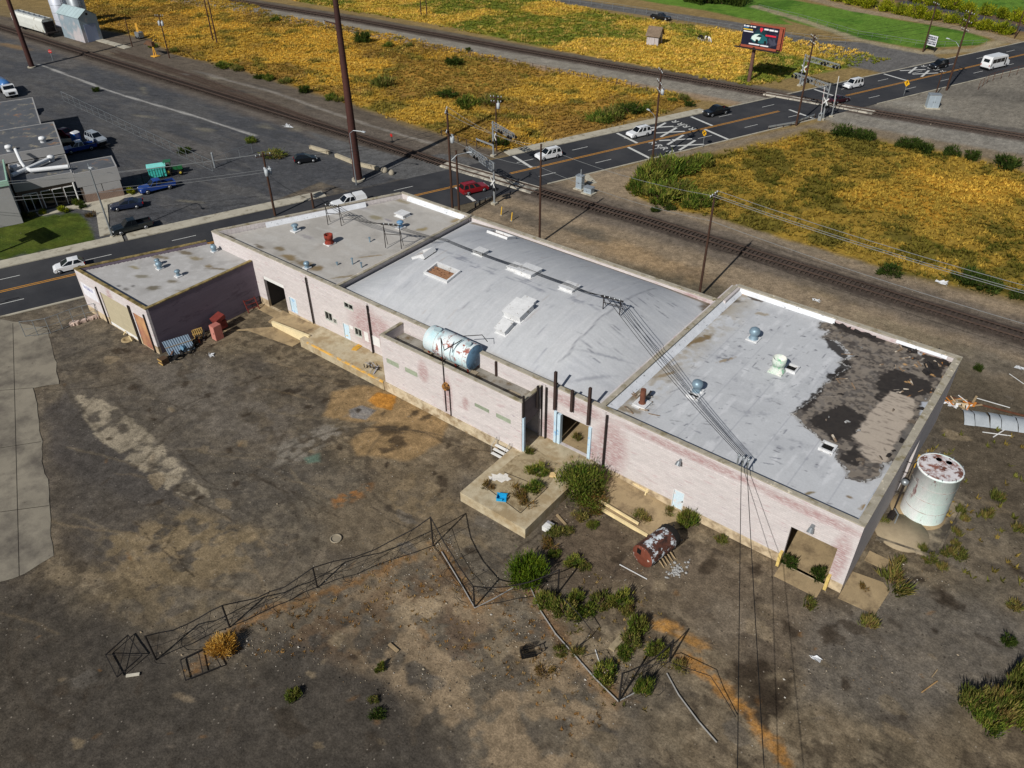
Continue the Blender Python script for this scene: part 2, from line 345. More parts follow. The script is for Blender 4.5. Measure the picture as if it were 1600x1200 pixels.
yp([(118, 616), (160, 622), (250, 690), (325, 768), (330, 790), (270, 770), (160, 690), (130, 655)], (146, 136, 118), .95, .15, .4, .8, nz=.16, ns=.9)
yp([(200, 570), (330, 560), (470, 650), (440, 700), (340, 680), (240, 620)], (104, 98, 90), .7, .9, .8, 2, nz=.14, ns=1.5)
yp([(170, 830), (300, 800), (420, 830), (360, 900), (220, 930), (150, 890)], (128, 112, 86), .8, 1.2, 1., 2.5, nz=.12, ns=1.2)
yp([(130, 930), (300, 900), (380, 950), (230, 990)], (108, 96, 76), .7, 1., 1., 2, nz=.12)
yp([(504, 650), (522, 612), (560, 602), (640, 612), (700, 655), (690, 690), (640, 720), (560, 712), (545, 690), (590, 660), (520, 655)], (142, 118, 84), .95, .35, .35, 1.2)
yp([(545, 640), (565, 632), (588, 640), (572, 655), (548, 652)], (118, 118, 118), .9, .12, .1)
yp([(575, 625), (590, 612), (620, 618), (612, 640), (590, 636)], (180, 124, 50), .9, .12, .2, .6)
yp([(425, 700), (520, 660), (545, 668), (470, 722), (430, 728)], (128, 122, 112), .8, .5, .5, 1., nz=.14, ns=.6)
yp([(475, 715), (498, 710), (500, 722), (480, 725)], (96, 122, 108), .8, .25, .3)
yp([(518, 780), (545, 766), (584, 754), (578, 768), (556, 782), (524, 794)], (164, 104, 42), .85, .3, .3, .6, nz=.1, ns=.5)
yp([(600, 770), (650, 740), (690, 760), (720, 790), (670, 830), (620, 800)], (140, 122, 94), .8, .5, .6, 1., nz=.08, ns=.8)
yp([(560, 815), (700, 800), (760, 850), (700, 880), (600, 850)], (120, 106, 84), .7, .8, .7, 1.5, nz=.12)
yp([(500, 790), (600, 740), (690, 730), (740, 800), (640, 880), (520, 860)], (104, 92, 74), .6, 1.2, 1.)
yp([(500, 960), (600, 900), (690, 860), (740, 940), (830, 940), (930, 1060), (990, 1130), (960, 1300), (700, 1300), (640, 1080), (560, 1030)], (140, 122, 98), .8, 1.2, 1.6, 2.5, nz=.08, ns=2.2)
yp([(420, 990), (520, 950), (690, 870), (720, 900), (620, 980), (560, 1040), (480, 1010)], (96, 78, 60), .7, .9, .8, 1.5, nz=.1, ns=1.)
yp([(690, 940), (760, 980), (740, 1040), (660, 1010)], (94, 78, 64), .75, .9, .8, 1.5, nz=.05, ns=1.)
for a, w, c, k in [([(300, 1048), (360, 985), (430, 950), (520, 920), (600, 890), (680, 846)], .35, (150, 106, 54), .7), ([(690, 860), (742, 950), (800, 922)], .5, (136, 96, 50), .7), ([(828, 920), (880, 1000), (960, 1090)], .7, (128, 92, 54), .6),
                   ([(1030, 974), (1058, 984), (1098, 1010)], .45, (184, 130, 52), .9), ([(1062, 1018), (1098, 1048), (1150, 1096), (1185, 1130), (1230, 1190)], .4, (178, 122, 46), .9), ([(420, 478), (500, 520)], .4, (130, 106, 70), .5)]:
    pt.band(P(*a), w*.9, c, k*.6, w, .8, .5); pt.band(P(*a), w*.4, c, k*.5, w*.5, .9, .35, 9)
yp([(600, 960), (640, 935), (700, 925), (690, 960), (640, 985)], (156, 138, 112), .8, .5, .6, 1., nz=.1)
yp([(980, 880), (1100, 850), (1300, 930), (1330, 1000), (1180, 1050), (1050, 960)], (98, 88, 76), .7, 1.2, 1., 2)
yp([(1270, 960), (1420, 900), (1600, 960), (1640, 1080), (1420, 1140), (1250, 1090)], (98, 94, 88), .7, 1.5, 1.2, 2.5)
yp([(1440, 600), (1600, 590), (1660, 760), (1600, 860), (1500, 760)], (84, 76, 64), .8, 1.5, 1.2, 2.5)
yp([(870, 780), (980, 830), (1010, 900), (900, 930), (840, 870)], (88, 76, 64), .7, .9, .8, 1.6)
yp([(1100, 930), (1220, 950), (1180, 1010), (1090, 990)], (118, 108, 94), .6, .9, .8, 1.6, nz=.1)
yp([(900, 980), (985, 985), (980, 1030), (930, 1050), (880, 1020)], (134, 120, 98), .8, .6, .6, 1.2)
rr = random.Random(3)
for x, y, r in [(452, 612, 1.1), (482, 635, .55), (508, 626, .6), (605, 672, 1.5), (622, 690, 1.3), (632, 668, .7), (603, 702, .7), (665, 652, .7), (648, 645, .7), (692, 752, .85), (678, 740, .35), (690, 768, .6), (604, 725, .35), (185, 548, 1.1), (208, 605, .9), (325, 618, .6), (385, 648, .5), (358, 703, .6), (368, 756, .6), (248, 784, .55), (313, 777, .45), (233, 640, .4), (240, 655, .4), (170, 685, .45), (240, 853, .4), (1238, 987, .95), (1296, 990, 1.), (1178, 1062, 1.9), (1215, 1085, 1.7), (1160, 1050, 1.2), (1200, 1105, 1.6), (1190, 1040, .8), (1322, 1070, .6), (1470, 935, 1.1), (1488, 940, .9), (968, 870, .85), (1460, 985, .3), (1590, 890, .9), (1440, 905, .6), (735, 860, .6), (930, 990, .7), (402, 590, .5), (330, 540, .5), (435, 560, .4), (290, 600, .6), (530, 700, .5), (560, 640, .4), (700, 695, .5), (1110, 880, 1.2), (1180, 890, .8)]:
    pt.ell(G(x, y), r*1.25, r*.75, rr.uniform(0, 3), (44, 38, 32), .82, .55, .7, rr.randrange(99))
for k in range(260):                                                   # small oil drips and pale scuffs
    x, y = rr.uniform(-80, 1650), rr.uniform(520, 1220); r = rr.uniform(.12, .5)
    pt.ell(G(x, y), r*rr.uniform(1, 2.4), r*.7, rr.uniform(0, 3), rr.choice([(50, 44, 38), (56, 50, 44), (130, 116, 96), (104, 96, 86), (116, 84, 48)]), rr.uniform(.3, .75), .7, .7, rr.randrange(99))
for k in range(60):                                                    # cracks and seams in the old paving
    x, y = rr.uniform(60, 1000), rr.uniform(540, 900); p = G(x, y); a = rr.choice([0, 0, 1.57, .5, 2.2])+rr.uniform(-.12, .12); q = [p]
    for j in range(rr.randrange(4, 12)): a += rr.uniform(-.25, .25); q.append(q[-1]+Vector((math.cos(a), math.sin(a), 0))*rr.uniform(.5, 1.3))
    pt.band(q, .05, (40, 36, 31), rr.uniform(.5, .9), .07, .06, .5, k)
for k in range(150):                                                   # angular patches of dust and old tarmac
    x, y = rr.uniform(80, 1600), rr.uniform(560, 1180); p = G(x, y); r = rr.uniform(.3, 1.5); a0 = rr.uniform(0, 3)
    q = [(p.x+r*rr.uniform(.4, 1.3)*math.cos(a0+j*1.05), p.y+.7*r*rr.uniform(.4, 1.3)*math.sin(a0+j*1.05)) for j in range(6)]
    pt.poly(q, rr.choice([(134, 120, 98), (126, 112, 90), (112, 102, 86), (62, 56, 49), (54, 49, 43), (96, 92, 86)]), rr.uniform(.35, .8), .05, .12, .5, k)
for cx_, cy_, rd_, a0, a1 in ((300, 850, 9, .2, 2.2), (330, 862, 9, .2, 2.1), (560, 800, 12, 1.6, 3.4), (590, 806, 12, 1.6, 3.3), (420, 720, 14, 2., 3.6), (700, 720, 8, 3.3, 5.2), (1150, 960, 10, 2.4, 4.2), (1400, 1000, 9, .6, 2.4), (250, 930, 11, 3.6, 5.2), (265, 944, 11, 3.6, 5.1)):
    c_ = G(cx_, cy_); pt.band([(c_.x+rd_*math.cos(a0+(a1-a0)*j/14), c_.y+rd_*math.sin(a0+(a1-a0)*j/14)) for j in range(15)], .13, (56, 51, 45), .5, .1, .15, .6, cx_)
for k in range(70):                                                    # wheel tracks
    x, y = rr.uniform(0, 900), rr.uniform(560, 1000); a = rr.uniform(-.3, .5); p = G(x, y); l = rr.uniform(2, 7)
    pt.band([(p.x-l*math.cos(a), p.y-l*math.sin(a)), (p.x+rr.uniform(-.4, .4), p.y+rr.uniform(-.4, .4)), (p.x+l*math.cos(a), p.y+l*math.sin(a))], rr.uniform(.05, .14), rr.choice([(124, 112, 92), (62, 57, 50), (128, 112, 88)]), rr.uniform(.2, .5), .15, .3, 1.)
for k in range(26):
    x, y = rr.uniform(150, 520), rr.uniform(110, 320); p = G(x, y)
    if p.x < -97: pt.ell(p, rr.uniform(1, 5), rr.uniform(.5, 1.5), rr.uniform(-.4, .6), rr.choice([(112, 110, 106), (66, 66, 66), (130, 124, 108)]), .5, .8, .7, k)
pt.band(P((60, 100), (180, 145), (300, 180), (400, 212)), .3, (168, 166, 162), .8, .1, .1)
pt.band(P((330, 118), (430, 145), (560, 190), (680, 226)), .5, (134, 128, 120), .7, .3, .3)
pt.poly(P((480, 205), (520, 216), (640, 248), (690, 240), (760, 250), (700, 290), (600, 275), (540, 250)), (92, 92, 92), .9, .5, .3)
for a in [[(70, 100), (100, 90), (140, 96), (110, 108)], [(240, 200), (360, 240), (330, 262), (220, 212)]]: pt.poly(P(*a), (98, 94, 90), .6, .6, .5)
pt.ell(G(20, 72), 10, 2, .1, (128, 104, 72), .7, .8, .5)
pt.mix(np.where(yard, .1, 0), (104, 86, 64)); pt.c *= (1+.5*(n4-.5)+.45*(fbm(GXX, GYY, .45, 2, 40)-.5)+.3*(n2-.5))[:, None]
gm = M('ground_soil', attr=True, rough=.95, var=.3, vs=1.9, fine=7, fvar=.5, spec=.1, bump=.9, bs=5)
t = gm.node_tree; pb = t.nodes['Principled BSDF']; src = pb.inputs['Base Color'].links[0].from_socket
tc = t.nodes.new('ShaderNodeTexCoord')
vo = t.nodes.new('ShaderNodeTexVoronoi'); vo.inputs['Scale'].default_value = 2.2; t.links.new(tc.outputs['Object'], vo.inputs['Vector'])
sepc = t.nodes.new('ShaderNodeSeparateColor'); t.links.new(vo.outputs['Color'], sepc.inputs[0])
peb = math1(t, 'MULTIPLY', math1(t, 'LESS_THAN', vo.outputs['Distance'], .13), math1(t, 'GREATER_THAN', sepc.outputs[0], .82))
dpe = math1(t, 'MULTIPLY', math1(t, 'LESS_THAN', vo.outputs['Distance'], .2), math1(t, 'LESS_THAN', sepc.outputs[0], .12))
c = mixn(t, src, tuple(L((172, 162, 148))), math1(t, 'MULTIPLY', peb, .4)); c = mixn(t, c, tuple(L((46, 40, 34))), math1(t, 'MULTIPLY', dpe, .6))
t.links.new(c, pb.inputs['Base Color'])
ground = structure(meshobj('ground', bigmesh('ground', GV, GF, gm, pt.c, True)))
# ================================================================ street
asph = M('asphalt', (47, 48, 52), .85, var=.2, vs=.25, fine=6, stretch=(1, 1, 1), c2=(60, 60, 62), s2=.08, t2=.52, w2=.1, fvar=.2)
conc = M('concrete', (172, 166, 150), .85, var=.16, vs=.5, c2=(128, 120, 104), s2=.7, t2=.6, w2=.08)
wpaint = M('road_white', (196, 196, 192), .7, var=.15, vs=1.5, c2=(110, 110, 110), s2=3., t2=.66, w2=.06)
ypaint = M('road_yellow', (202, 142, 50), .7, var=.15, vs=1.5)
def strip(t0, t1, s0, s1, z0, z1): return [(RD(s, t)) for s, t in ((s0, t0), (s1, t0), (s1, t1), (s0, t1))]
b = MB(); b.sheet(strip(-7.0, 7.0, -150, 700, 0, 0), .012)
structure(b.build('road', asph))
b = MB()
for s0, s1 in ((-150, -22), (-21.9, 16.4), (17, 47), (81, 127)):
    b.prism(strip(-9.4, -7.0, s0, s1, 0, 0), 0, .14)
structure(b.build('pavement', conc))
b = MB(); b.prism(strip(7.0, 7.3, -150, 30, 0, 0), 0, .13); b.prism(strip(7.0, 7.25, 80, 142, 0, 0), 0, .13); b.prism(strip(7.0, 7.25, 160, 420, 0, 0), 0, .1); b.prism(strip(-7.25, -7.0, 127, 420, 0, 0), 0, .1)
structure(b.build('kerb', conc))
b = MB(); yb = MB()
for d in (-.2, .2):
    for s0, s1 in ((-150, 69), (77, 139.5), (159, 700)): yb.sheet(strip(d-.075, d+.075, s0, s1, 0, 0), .017)
for s in np.arange(-140, 600, 11.6):
    for tt in (-3.6, 3.6):
        if not (66 < s < 78 or 140 < s < 158): b.sheet(strip(tt-.07, tt+.07, s, s+3.4, 0, 0), .017)
for s0, t0, t1 in ((81.2, -6.6, -.4), (103.9, -6.6, -.4), (101.2, .4, 6.8), (122, -6.6, -.4), (119.4, .4, 6.8), (141.7, .4, 6.6), (156.4, -6.6, -.5), (178.6, -6.6, -.5), (66.2, .4, 6.8)):
    b.sheet(strip(t0, t1, s0, s0+.55, 0, 0), .0175)
def text(s, size=1.):
    cu = bpy.data.curves.new('t', 'FONT'); cu.body = s; cu.size = size; cu.align_x = 'CENTER'; cu.align_y = 'CENTER'; cu.resolution_u = 3
    o = bpy.data.objects.new('t', cu); COL.objects.link(o); dg = bpy.context.evaluated_depsgraph_get(); dg.update()
    me = o.evaluated_get(dg).to_mesh(); r = [v.co.copy() for v in me.vertices], [tuple(p.vertices) for p in me.polygons]
    bpy.data.objects.remove(o); bpy.data.curves.remove(cu); return r
def rrx(s, tc, fl, rs):
    for a in (1, -1):
        p, q = RD(s-2.9, tc-a*1.2), RD(s+2.9, tc+a*1.2); d = (q-p).normalized(); n = Vector((-d.y, d.x, 0))*.24
        b.sheet([p-n, q-n, q+n, p+n], .0175+.0004*a)
    v, f = text('R', 2.2)
    for sg in (-1, 1):
        m4 = Matrix.Translation(RD(s+rs, tc+sg*.85)+Vector((0, 0, .018))) @ Matrix.Rotation(RANG-math.pi/2+(math.pi if fl else 0), 4, 'Z')
        b.add([m4 @ p for p in v], f)
for tc in (-5.2, -1.9): rrx(112.8, tc, True, 5); rrx(187, tc, True, 5)
for tc in (1.9, 5.2): rrx(111.3, tc, False, -4.7)
structure(b.build('road_marking', wpaint)); structure(yb.build('centre_line', ypaint))
# skid marks and patches on the tarmac
tar = M('tar', (24, 24, 26), .7)
b = MB()
for s0, tt, l in ((-4, 4.6, 2.4), (-3.2, 5.0, 2.4), (-1, 3.3, 1.8), (.5, 2.9, 1.6)): b.sheet(strip(tt-.12, tt+.12, s0, s0+l, 0, 0), .0165)
structure(b.build('tar_patch', tar))
# ================================================================ railways
rust = M('rusty_steel', (92, 58, 40), .75, var=.3, vs=3)
railm = M('rail_steel', (84, 70, 62), .55, .3, var=.25, vs=.8)
tie = M('old_timber', (68, 58, 52), .95, var=.4, vs=1.5)
def plen(pts):
    out = []; p = [Vector((x, y, 0)) for x, y in pts]
    for a, c in zip(p, p[1:]):
        n = max(1, int((c-a).length/.62)); out += [(a.lerp(c, i/n), (c-a).normalized()) for i in range(n)]
    return out
def railway(pts, label, gap, near, seed, base):
    root = thing('railway_track', base, label, 'railway track', 'railway tracks across the street')
    st = plen(pts); r2 = random.Random(seed)
    for sg in (-1, 1):
        rb = MB(); q = [p+Vector((-d.y, d.x, 0))*sg*.75+Vector((0, 0, .3)) for p, d in st[::6]]
        for a, c in zip(q, q[1:]): rb.bar(a, c, .12, .18)
        rb.build('rail', railm, root)
    st = [(p, d) for p, d in st if not gap(p)]; st.sort(key=lambda e: (e[0]-near).length)
    sb = MB(); rest = MB()
    for i, (p, d) in enumerate(st):
        bb = sb if i >= 100 else MB(); nrm = Vector((-d.y, d.x, 0)); w = r2.uniform(1.22, 1.38); o = r2.uniform(-.08, .08)
        bb.bar(p+nrm*(o-w)+Vector((0, 0, .12)), p+nrm*(o+w)+Vector((0, 0, .12)), .25, .17)
        if i < 100: bb.build('sleeper', tie, root)
    structure(sb.build('sleeper', tie, root), 'stuff')
railway([(-260, 49.4), (-90, 48.9), (-62, 49.4), (-48, 50.4), (3, 49.9), (60, 49.2), (150, 48.4)], 'brown railway track running close behind the warehouse', lambda p: abs(toRD(p)[1]) < 9, Vector((-25, 50, 0)), 5, (-25, 50, 0))
railway([(-260, 108), (-241, 109.5), (-180, 114.6), (-125, 116.6), (-62, 120), (-36, 121.3), (-10, 123.8), (40, 127.5), (120, 133)], 'dark railway track between the two golden fields, farther from the warehouse', lambda p: abs(toRD(p)[1]) < 9, Vector((-80, 119, 0)), 6, (-80, 119, 0))
root = thing('railway_track', (-170, 53.5, 0), 'short rusty siding ending in the gravel of the lot beside the main track', 'railway track', 'railway tracks across the street')
for sg in (-1, 1):
    rb = MB(); q = [Vector((x, y+sg*.75, .16)) for x, y in ((-204, 54.4), (-185, 54), (-168, 53.4), (-142, 51.4), (-122, 49.9))]
    for a, c in zip(q, q[1:]): rb.bar(a, c, .12, .16)
    rb.build('rail', railm, root)
pan = M('crossing_concrete', (186, 180, 166), .85, var=.22, vs=.8, c2=(96, 92, 86), s2=.5, t2=.56, w2=.1)
for ys, t0, t1 in ((STR, -9.5, 8.5), (FTR, -10, 10.5)):
    b = MB(); f = lambda x: np.interp(x, [p[0] for p in ys], [p[1] for p in ys])
    n = 8
    for off, w in ((-1.15, .5), (0, 1.2), (1.15, .5)):
        for i in range(n):
            q = []
            for tt in (t0+(t1-t0)*(i+.02)/n, t0+(t1-t0)*(i+.98)/n):
                x = -80 if ys is STR else -50
                for _ in range(9):
                    y = f(x); s = ((x-R0[0])*RN[0]+(y-R0[1])*RN[1]-tt); x -= s/RN[0]
                q.append((x, f(x)))
            (x0, y0), (x1, y1) = q; b.prism([(x0, y0+off-w/2), (x1, y1+off-w/2), (x1, y1+off+w/2), (x0, y0+off+w/2)], -.02, .21)
    structure(b.build('level_crossing', pan))
# ================================================================ warehouse
RX = (math.pi/2, 0, 0); RY = (math.pi/2, 0, math.pi/2)
def pinkwall(name, rot, strong=1.):
    mt = M(name, (200, 193, 192), .9, var=.1, vs=.6, fine=5, stretch=(.4, .4, 2.4), fvar=.12, c2=(180, 158, 160), s2=1.5, t2=.64, w2=.06, c3=(146, 134, 146), s3=2., t3=.655, w3=.03,
           brick=(.44, .2, .80, .8, (math.pi/2, 0, rot)), bump=.2, bs=9)
    return mt
wallX = pinkwall('painted_masonry', 0); wallY = pinkwall('painted_masonry_side', math.pi/2)
# bare red brick showing where the paint has gone (round the dock door and at the rust streaks): patches fixed on the wall
t = wallX.node_tree; pb = t.nodes['Principled BSDF']; src = pb.inputs['Base Color'].links[0].from_socket
tcn = t.nodes.new('ShaderNodeTexCoord'); sp = t.nodes.new('ShaderNodeSeparateXYZ'); t.links.new(tcn.outputs['Object'], sp.inputs[0])
def bump1(x, z, rx, rz):
    a = math1(t, 'DIVIDE', math1(t, 'SUBTRACT', sp.outputs[0], x), rx); c = math1(t, 'DIVIDE', math1(t, 'SUBTRACT', sp.outputs[2], z), rz)
    d = math1(t, 'SQRT', math1(t, 'ADD', math1(t, 'MULTIPLY', a, a), math1(t, 'MULTIPLY', c, c))); return mrange(t, d, .55, 1.15, 1, 0)
mp2 = t.nodes.new('ShaderNodeMapping'); mp2.inputs['Scale'].default_value = (1, 1, 5); t.links.new(tcn.outputs['Object'], mp2.inputs[0])
nz = mrange(t, noise(t, mp2.outputs[0], 1.6, 5, .7), .36, .56, 0, 1); tot = None
for a in ((-22., 3.6, 1.9, 3.4), (-23.8, 2.2, .7, 1.6), (-26, 6.6, 3.4, .8), (-29, 2.6, .9, 1.8), (-39.2, 3.4, .7, 2.6), (-36.8, 3.6, .5, .9), (-52.5, 5, 2.5, 1.6), (-42.4, 5, .8, 1.4), (-1.0, 3.5, .8, 3.), (-14, 6.9, 9, .5), (-4, 6.7, 5, .5), (-54, 4.2, 3, 3)):
    q = bump1(*a); tot = q if tot is None else math1(t, 'MAXIMUM', tot, q)
br = mixn(t, src, tuple(L((150, 108, 108))), math1(t, 'MULTIPLY', math1(t, 'MULTIPLY', tot, nz), .7)); 
lowc = mrange(t, sp.outputs[2], .95, 1.05, 1, 0)          # unpainted concrete base course
cn = mixn(t, tuple(L((196, 178, 148))), tuple(L((140, 122, 98))), mrange(t, noise(t, tcn.outputs['Object'], 1.3, 5), .4, .65, 0, 1))
t.links.new(mixn(t, br, cn, lowc), pb.inputs['Base Color'])
coping = M('coping_stone', (160, 153, 138), .9, var=.22, vs=1., c2=(122, 112, 84), s2=.9, t2=.6, w2=.08, c3=(200, 190, 170), s3=2., t3=.64)
dark = M('dark_iron', (38, 32, 30), .7, var=.3, vs=2); steel = M('galvanised', (150, 156, 160), .45, .6, var=.2, vs=2)
white = M('white_paint', (214, 214, 212), .6, var=.08, vs=1.); bluew = M('pale_blue_paint', (186, 208, 222), .6, var=.1, vs=1., c2=(120, 170, 214), s2=1.2, t2=.6)
tancon = M('tan_concrete', (158, 138, 106), .9, var=.2, vs=.5, c2=(112, 96, 74), s2=.6, t2=.58, w2=.1, c3=(90, 76, 60), s3=3., t3=.68)
glassd = M('dark_glass', (14, 16, 18), .12, var=0, fvar=0, spec=.5)
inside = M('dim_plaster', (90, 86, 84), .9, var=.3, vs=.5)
WH = thing('warehouse', (0, 0, 0), 'long pale pink masonry warehouse with grey roofs, open doorways and a peeling roof corner', 'warehouse')
H = 7.6
def wall(b, p0, p1, z0, z1, th, holes=()):
    """upright wall from p0 to p1, outside to the right of the way p0 > p1, with door and window openings (a0, a1, z0, z1)"""
    p0, p1 = Vector((*p0, 0)), Vector((*p1, 0)); d = (p1-p0); Ln = d.length; d.normalize(); nn = Vector((-d.y, d.x, 0))*th
    A = sorted({0, Ln, *[h[0] for h in holes], *[h[1] for h in holes]}); Z = sorted({z0, z1, *[h[2] for h in holes], *[h[3] for h in holes]})
    def solid(i, j):
        if i < 0 or j < 0 or i >= len(A)-1 or j >= len(Z)-1: return False
        a, z = (A[i]+A[i+1])/2, (Z[j]+Z[j+1])/2
        return not any(h[0] < a < h[1] and h[2] < z < h[3] for h in holes)
    Q = lambda a, z, k: p0+d*a+nn*k+Vector((0, 0, z))
    for i in range(len(A)-1):
        for j in range(len(Z)-1):
            if not solid(i, j): continue
            a0, a1, c0, c1 = A[i], A[i+1], Z[j], Z[j+1]
            b.quad(Q(a0, c0, 0), Q(a1, c0, 0), Q(a1, c1, 0), Q(a0, c1, 0)); b.quad(Q(a1, c0, 1), Q(a0, c0, 1), Q(a0, c1, 1), Q(a1, c1, 1))
            if not solid(i-1, j): b.quad(Q(a0, c0, 1), Q(a0, c0, 0), Q(a0, c1, 0), Q(a0, c1, 1))
            if not solid(i+1, j): b.quad(Q(a1, c0, 0), Q(a1, c0, 1), Q(a1, c1, 1), Q(a1, c1, 0))
            if not solid(i, j-1): b.quad(Q(a0, c0, 1), Q(a1, c0, 1), Q(a1, c0, 0), Q(a0, c0, 0))
            if not solid(i, j+1): b.quad(Q(a0, c1, 0), Q(a1, c1, 0), Q(a1, c1, 1), Q(a0, c1, 1))
    return b
def fr(pa, pb_, Y=0.):                         # wall rectangle between two spots of the photo on the wall y = Y
    a, c = GY(*pa, Y), GY(*pb_, Y); return min(a.x, c.x), max(a.x, c.x), min(a.z, c.z), max(a.z, c.z)
WX0 = -81.6
holes = {'bay': (-72.3, -68.4, .05, 4.5), 'blue': (-67.75, -66.4, 1.12, 3.25), 'w1': (-61.2, -59.9, 2.5, 3.7), 'w1b': (-59.8, -59.2, 2.5, 3.2), 'up': (-57.4, -55.9, 5.5, 6.3), 'd2': (-58.2, -57.1, 1.12, 3.2), 'w3': (-56.2, -55., 2.3, 3.4),
         'd3': (-51.9, -50.5, 1.12, 3.5), 'dark': (-50.1, -48.5, 1.12, 4.0), 'dock': (-28.1, -24.3, 1.12, 4.9), 'white': (-15.35, -14.25, .3, 2.45), 'gate': (-5., -1.25, .02, 4.4)}
b = wall(MB(), (WX0, 0), (0, 0), 0, H, .35, [(h[0]-WX0, h[1]-WX0, h[2], h[3]) for h in holes.values()]); b.build('front_wall', wallX, WH)
wall(MB(), (0, 0.35), (0, 27.55), 0, H, .35, [(14.2, 17.2, .02, 4.2)]).build('end_wall', wallY, WH)
b = wall(MB(), (0, 27.9), (-23.55, 27.9), 0, H, .35); wall(b.nx(), (-23.2, 27.9), (-23.2, 23.8), 0, H, .35)
wall(b.nx(), (-23.55, 23.8), (-58.8, 23.8), 0, 7.45, .35); wall(b.nx(), (-58.8, 23.5), (-70.9, 23.5), 0, 7.6, .35); b.each('rear_wall', wallX, WH)
wall(MB(), (-71.2, 23.3), (WX0, .2), 0, 7.6, .35).build('street_wall', wallY, WH)
b = wall(MB(), (-23.55, .35), (-23.55, 27.55), 0, 7.55, .35); wall(b.nx(), (-58.9, .35), (-58.9, 23.1), 0, 7.5, .3); b.each('party_wall', wallY, WH)
# cornice bands, pilasters and pilaster slots of the front
b = MB()
for x in (-63.6, -53.5): b.nx().box(x-.35, x+.12, -.12, -.002, 1.1, H-.12)
for x in (-22.9, -29.55): b.nx().box(x-.25, x+.15, -.12, -.002, 1.1, H-.12)
b.each('pilaster', wallX, WH); b = MB(); b.box(-81.5, -48.45, -.05, -.003, 6.35, 6.5); b.nx().box(-29.7, -.02, -.05, -.003, 6.15, 6.28); b.each('cornice', wallX, WH)
b = MB()
for x in (-63.45, -53.3, -22.55, -29.25): b.nx().cyl((x, -.2, 1.1), (x, -.2, 7.3), .09)
b.each('downpipe', dark, WH)
# copings
def cop(pts, w0, w1, z, th=.12):
    b = MB()
    for a, c in zip(pts, pts[1:]):
        a, c = Vector((*a, 0)), Vector((*c, 0)); d = (c-a).normalized(); n = Vector((-d.y, d.x, 0))
        b.prism([(a+n*w0)[:2], (c+n*w0)[:2], (c+n*w1)[:2], (a+n*w1)[:2]], z, z+th)
    return b
cb = MB()
for q, w0, w1, z in [(((WX0, 0), (.04, 0)), -.04, .42, H), (((0, .425), (0, 27.5)), -.05, .6, H+.004), (((.04, 27.9), (-23.3, 27.9)), -.04, .5, H+.001), (((-23.2, .43), (-23.2, 27.4)), -.05, .46, H-.03),
                     (((-58.55, .43), (-58.55, 23.1)), -.02, .36, H-.06), (((-23.7, 23.8), (-58.5, 23.8)), -.04, .5, 7.45), (((-58.6, 23.5), (-71.1, 23.5)), -.04, .4, H+.002), (((-71.25, 23.1), (WX0, .43)), -.04, .4, H+.003)]:
    c1 = cop(q, w0, w1, z); cb.nx().add(c1.v, c1.f)
cb.each('coping', coping, WH)
# ---- roofs: membranes with their dirt and tones
def roofmat(name, st, **k): return M(name, attr=True, rough=.75, var=.06, vs=1., fine=5, fvar=.09, stretch=st, spec=.25, **k)
RZ = 7.02
def roofgrid(x0, x1, y0, y1, st, zf): return gridmesh(np.linspace(x0, x1, int((x1-x0)/st)+2), np.linspace(y0, y1, int((y1-y0)/st)+2), zf)
sag = lambda x, y: RZ-.05*fbm(x, y, 5, 3, 2)
X, Y, V, F = roofgrid(-23.25, -.3, .3, 27.6, .1, sag)
q = Paint(X, Y, (184, 186, 189)); nA = fbm(X, Y, 3, 5, 2); nB = fbm(X*3, Y*.8, 1.6, 5, 7); nC = fbm(X, Y, .5, 4, 9); nD = fbm(X, Y*3, .8, 4, 12)
q.mix(.45*ss(.52, .72, nA), (166, 168, 172)); q.mix(.5*ss(.64, .74, nC*.6+nA*.4), (128, 130, 138)); q.mix(.7*ss(.7, .78, nD*.6+nC*.4), (78, 78, 86)); q.mix(.5*ss(.6, .75, nB), (206, 207, 210))
q.mix(.8*(1-ss(1.2, 4.2, X+23.2+2.*(nA-.5)))*ss(.35, .6, nC*.5+nA*.5), (160, 152, 138)); q.mix(.9*(1-ss(.3, 1.7, X+23.2+1.4*(nA-.5)))*ss(.45, .62, nA), (120, 104, 78))
rp = lambda *a: [G(*p, RZ)[:2] for p in a]
for x, y, rx, ry, a, c, k in [(1095, 530, 2.2, .5, 1.2, (116, 96, 62), .9), (1135, 562, 1.2, .25, 1.1, (140, 122, 92), .8), (1165, 458, 1.2, .6, .2, (186, 132, 56), .9), (1180, 466, 1.2, .5, 0, (70, 60, 50), .9), (1150, 470, 1., .5, .5, (84, 76, 64), .8), (1265, 770, .5, .2, 1., (120, 104, 70), .9), (1350, 792, .6, .25, 1.2, (132, 110, 74), .9), (1327, 776, .3, .2, 0, (120, 100, 70), .9), (1000, 618, 1.4, 1., 0, (110, 98, 78), .8),
                              (985, 640, 1.3, .5, .3, (120, 106, 82), .7), (1040, 585, 1.6, .3, 1.1, (132, 112, 78), .7), (1190, 490, .8, .4, .4, (150, 134, 104), .7)]: q.ell(G(x, y, RZ), rx, ry, a, c, k, .5, .6, 4)
r3 = random.Random(11)
for k in range(130):
    q.ell((r3.uniform(-22, -8), r3.uniform(1, 27)), r3.uniform(.15, .7), r3.uniform(.03, .1), r3.choice([0, 1.57, 1.2, .4]), r3.choice([(86, 88, 98), (110, 112, 122), (128, 128, 132)]), r3.uniform(.4, .85), .6, .9, k)
for a in range(7): q.band([(-23+3.3*a, .5), (-23+3.3*a+.1, 27)], .03, (148, 150, 158), .6, .05, .05)
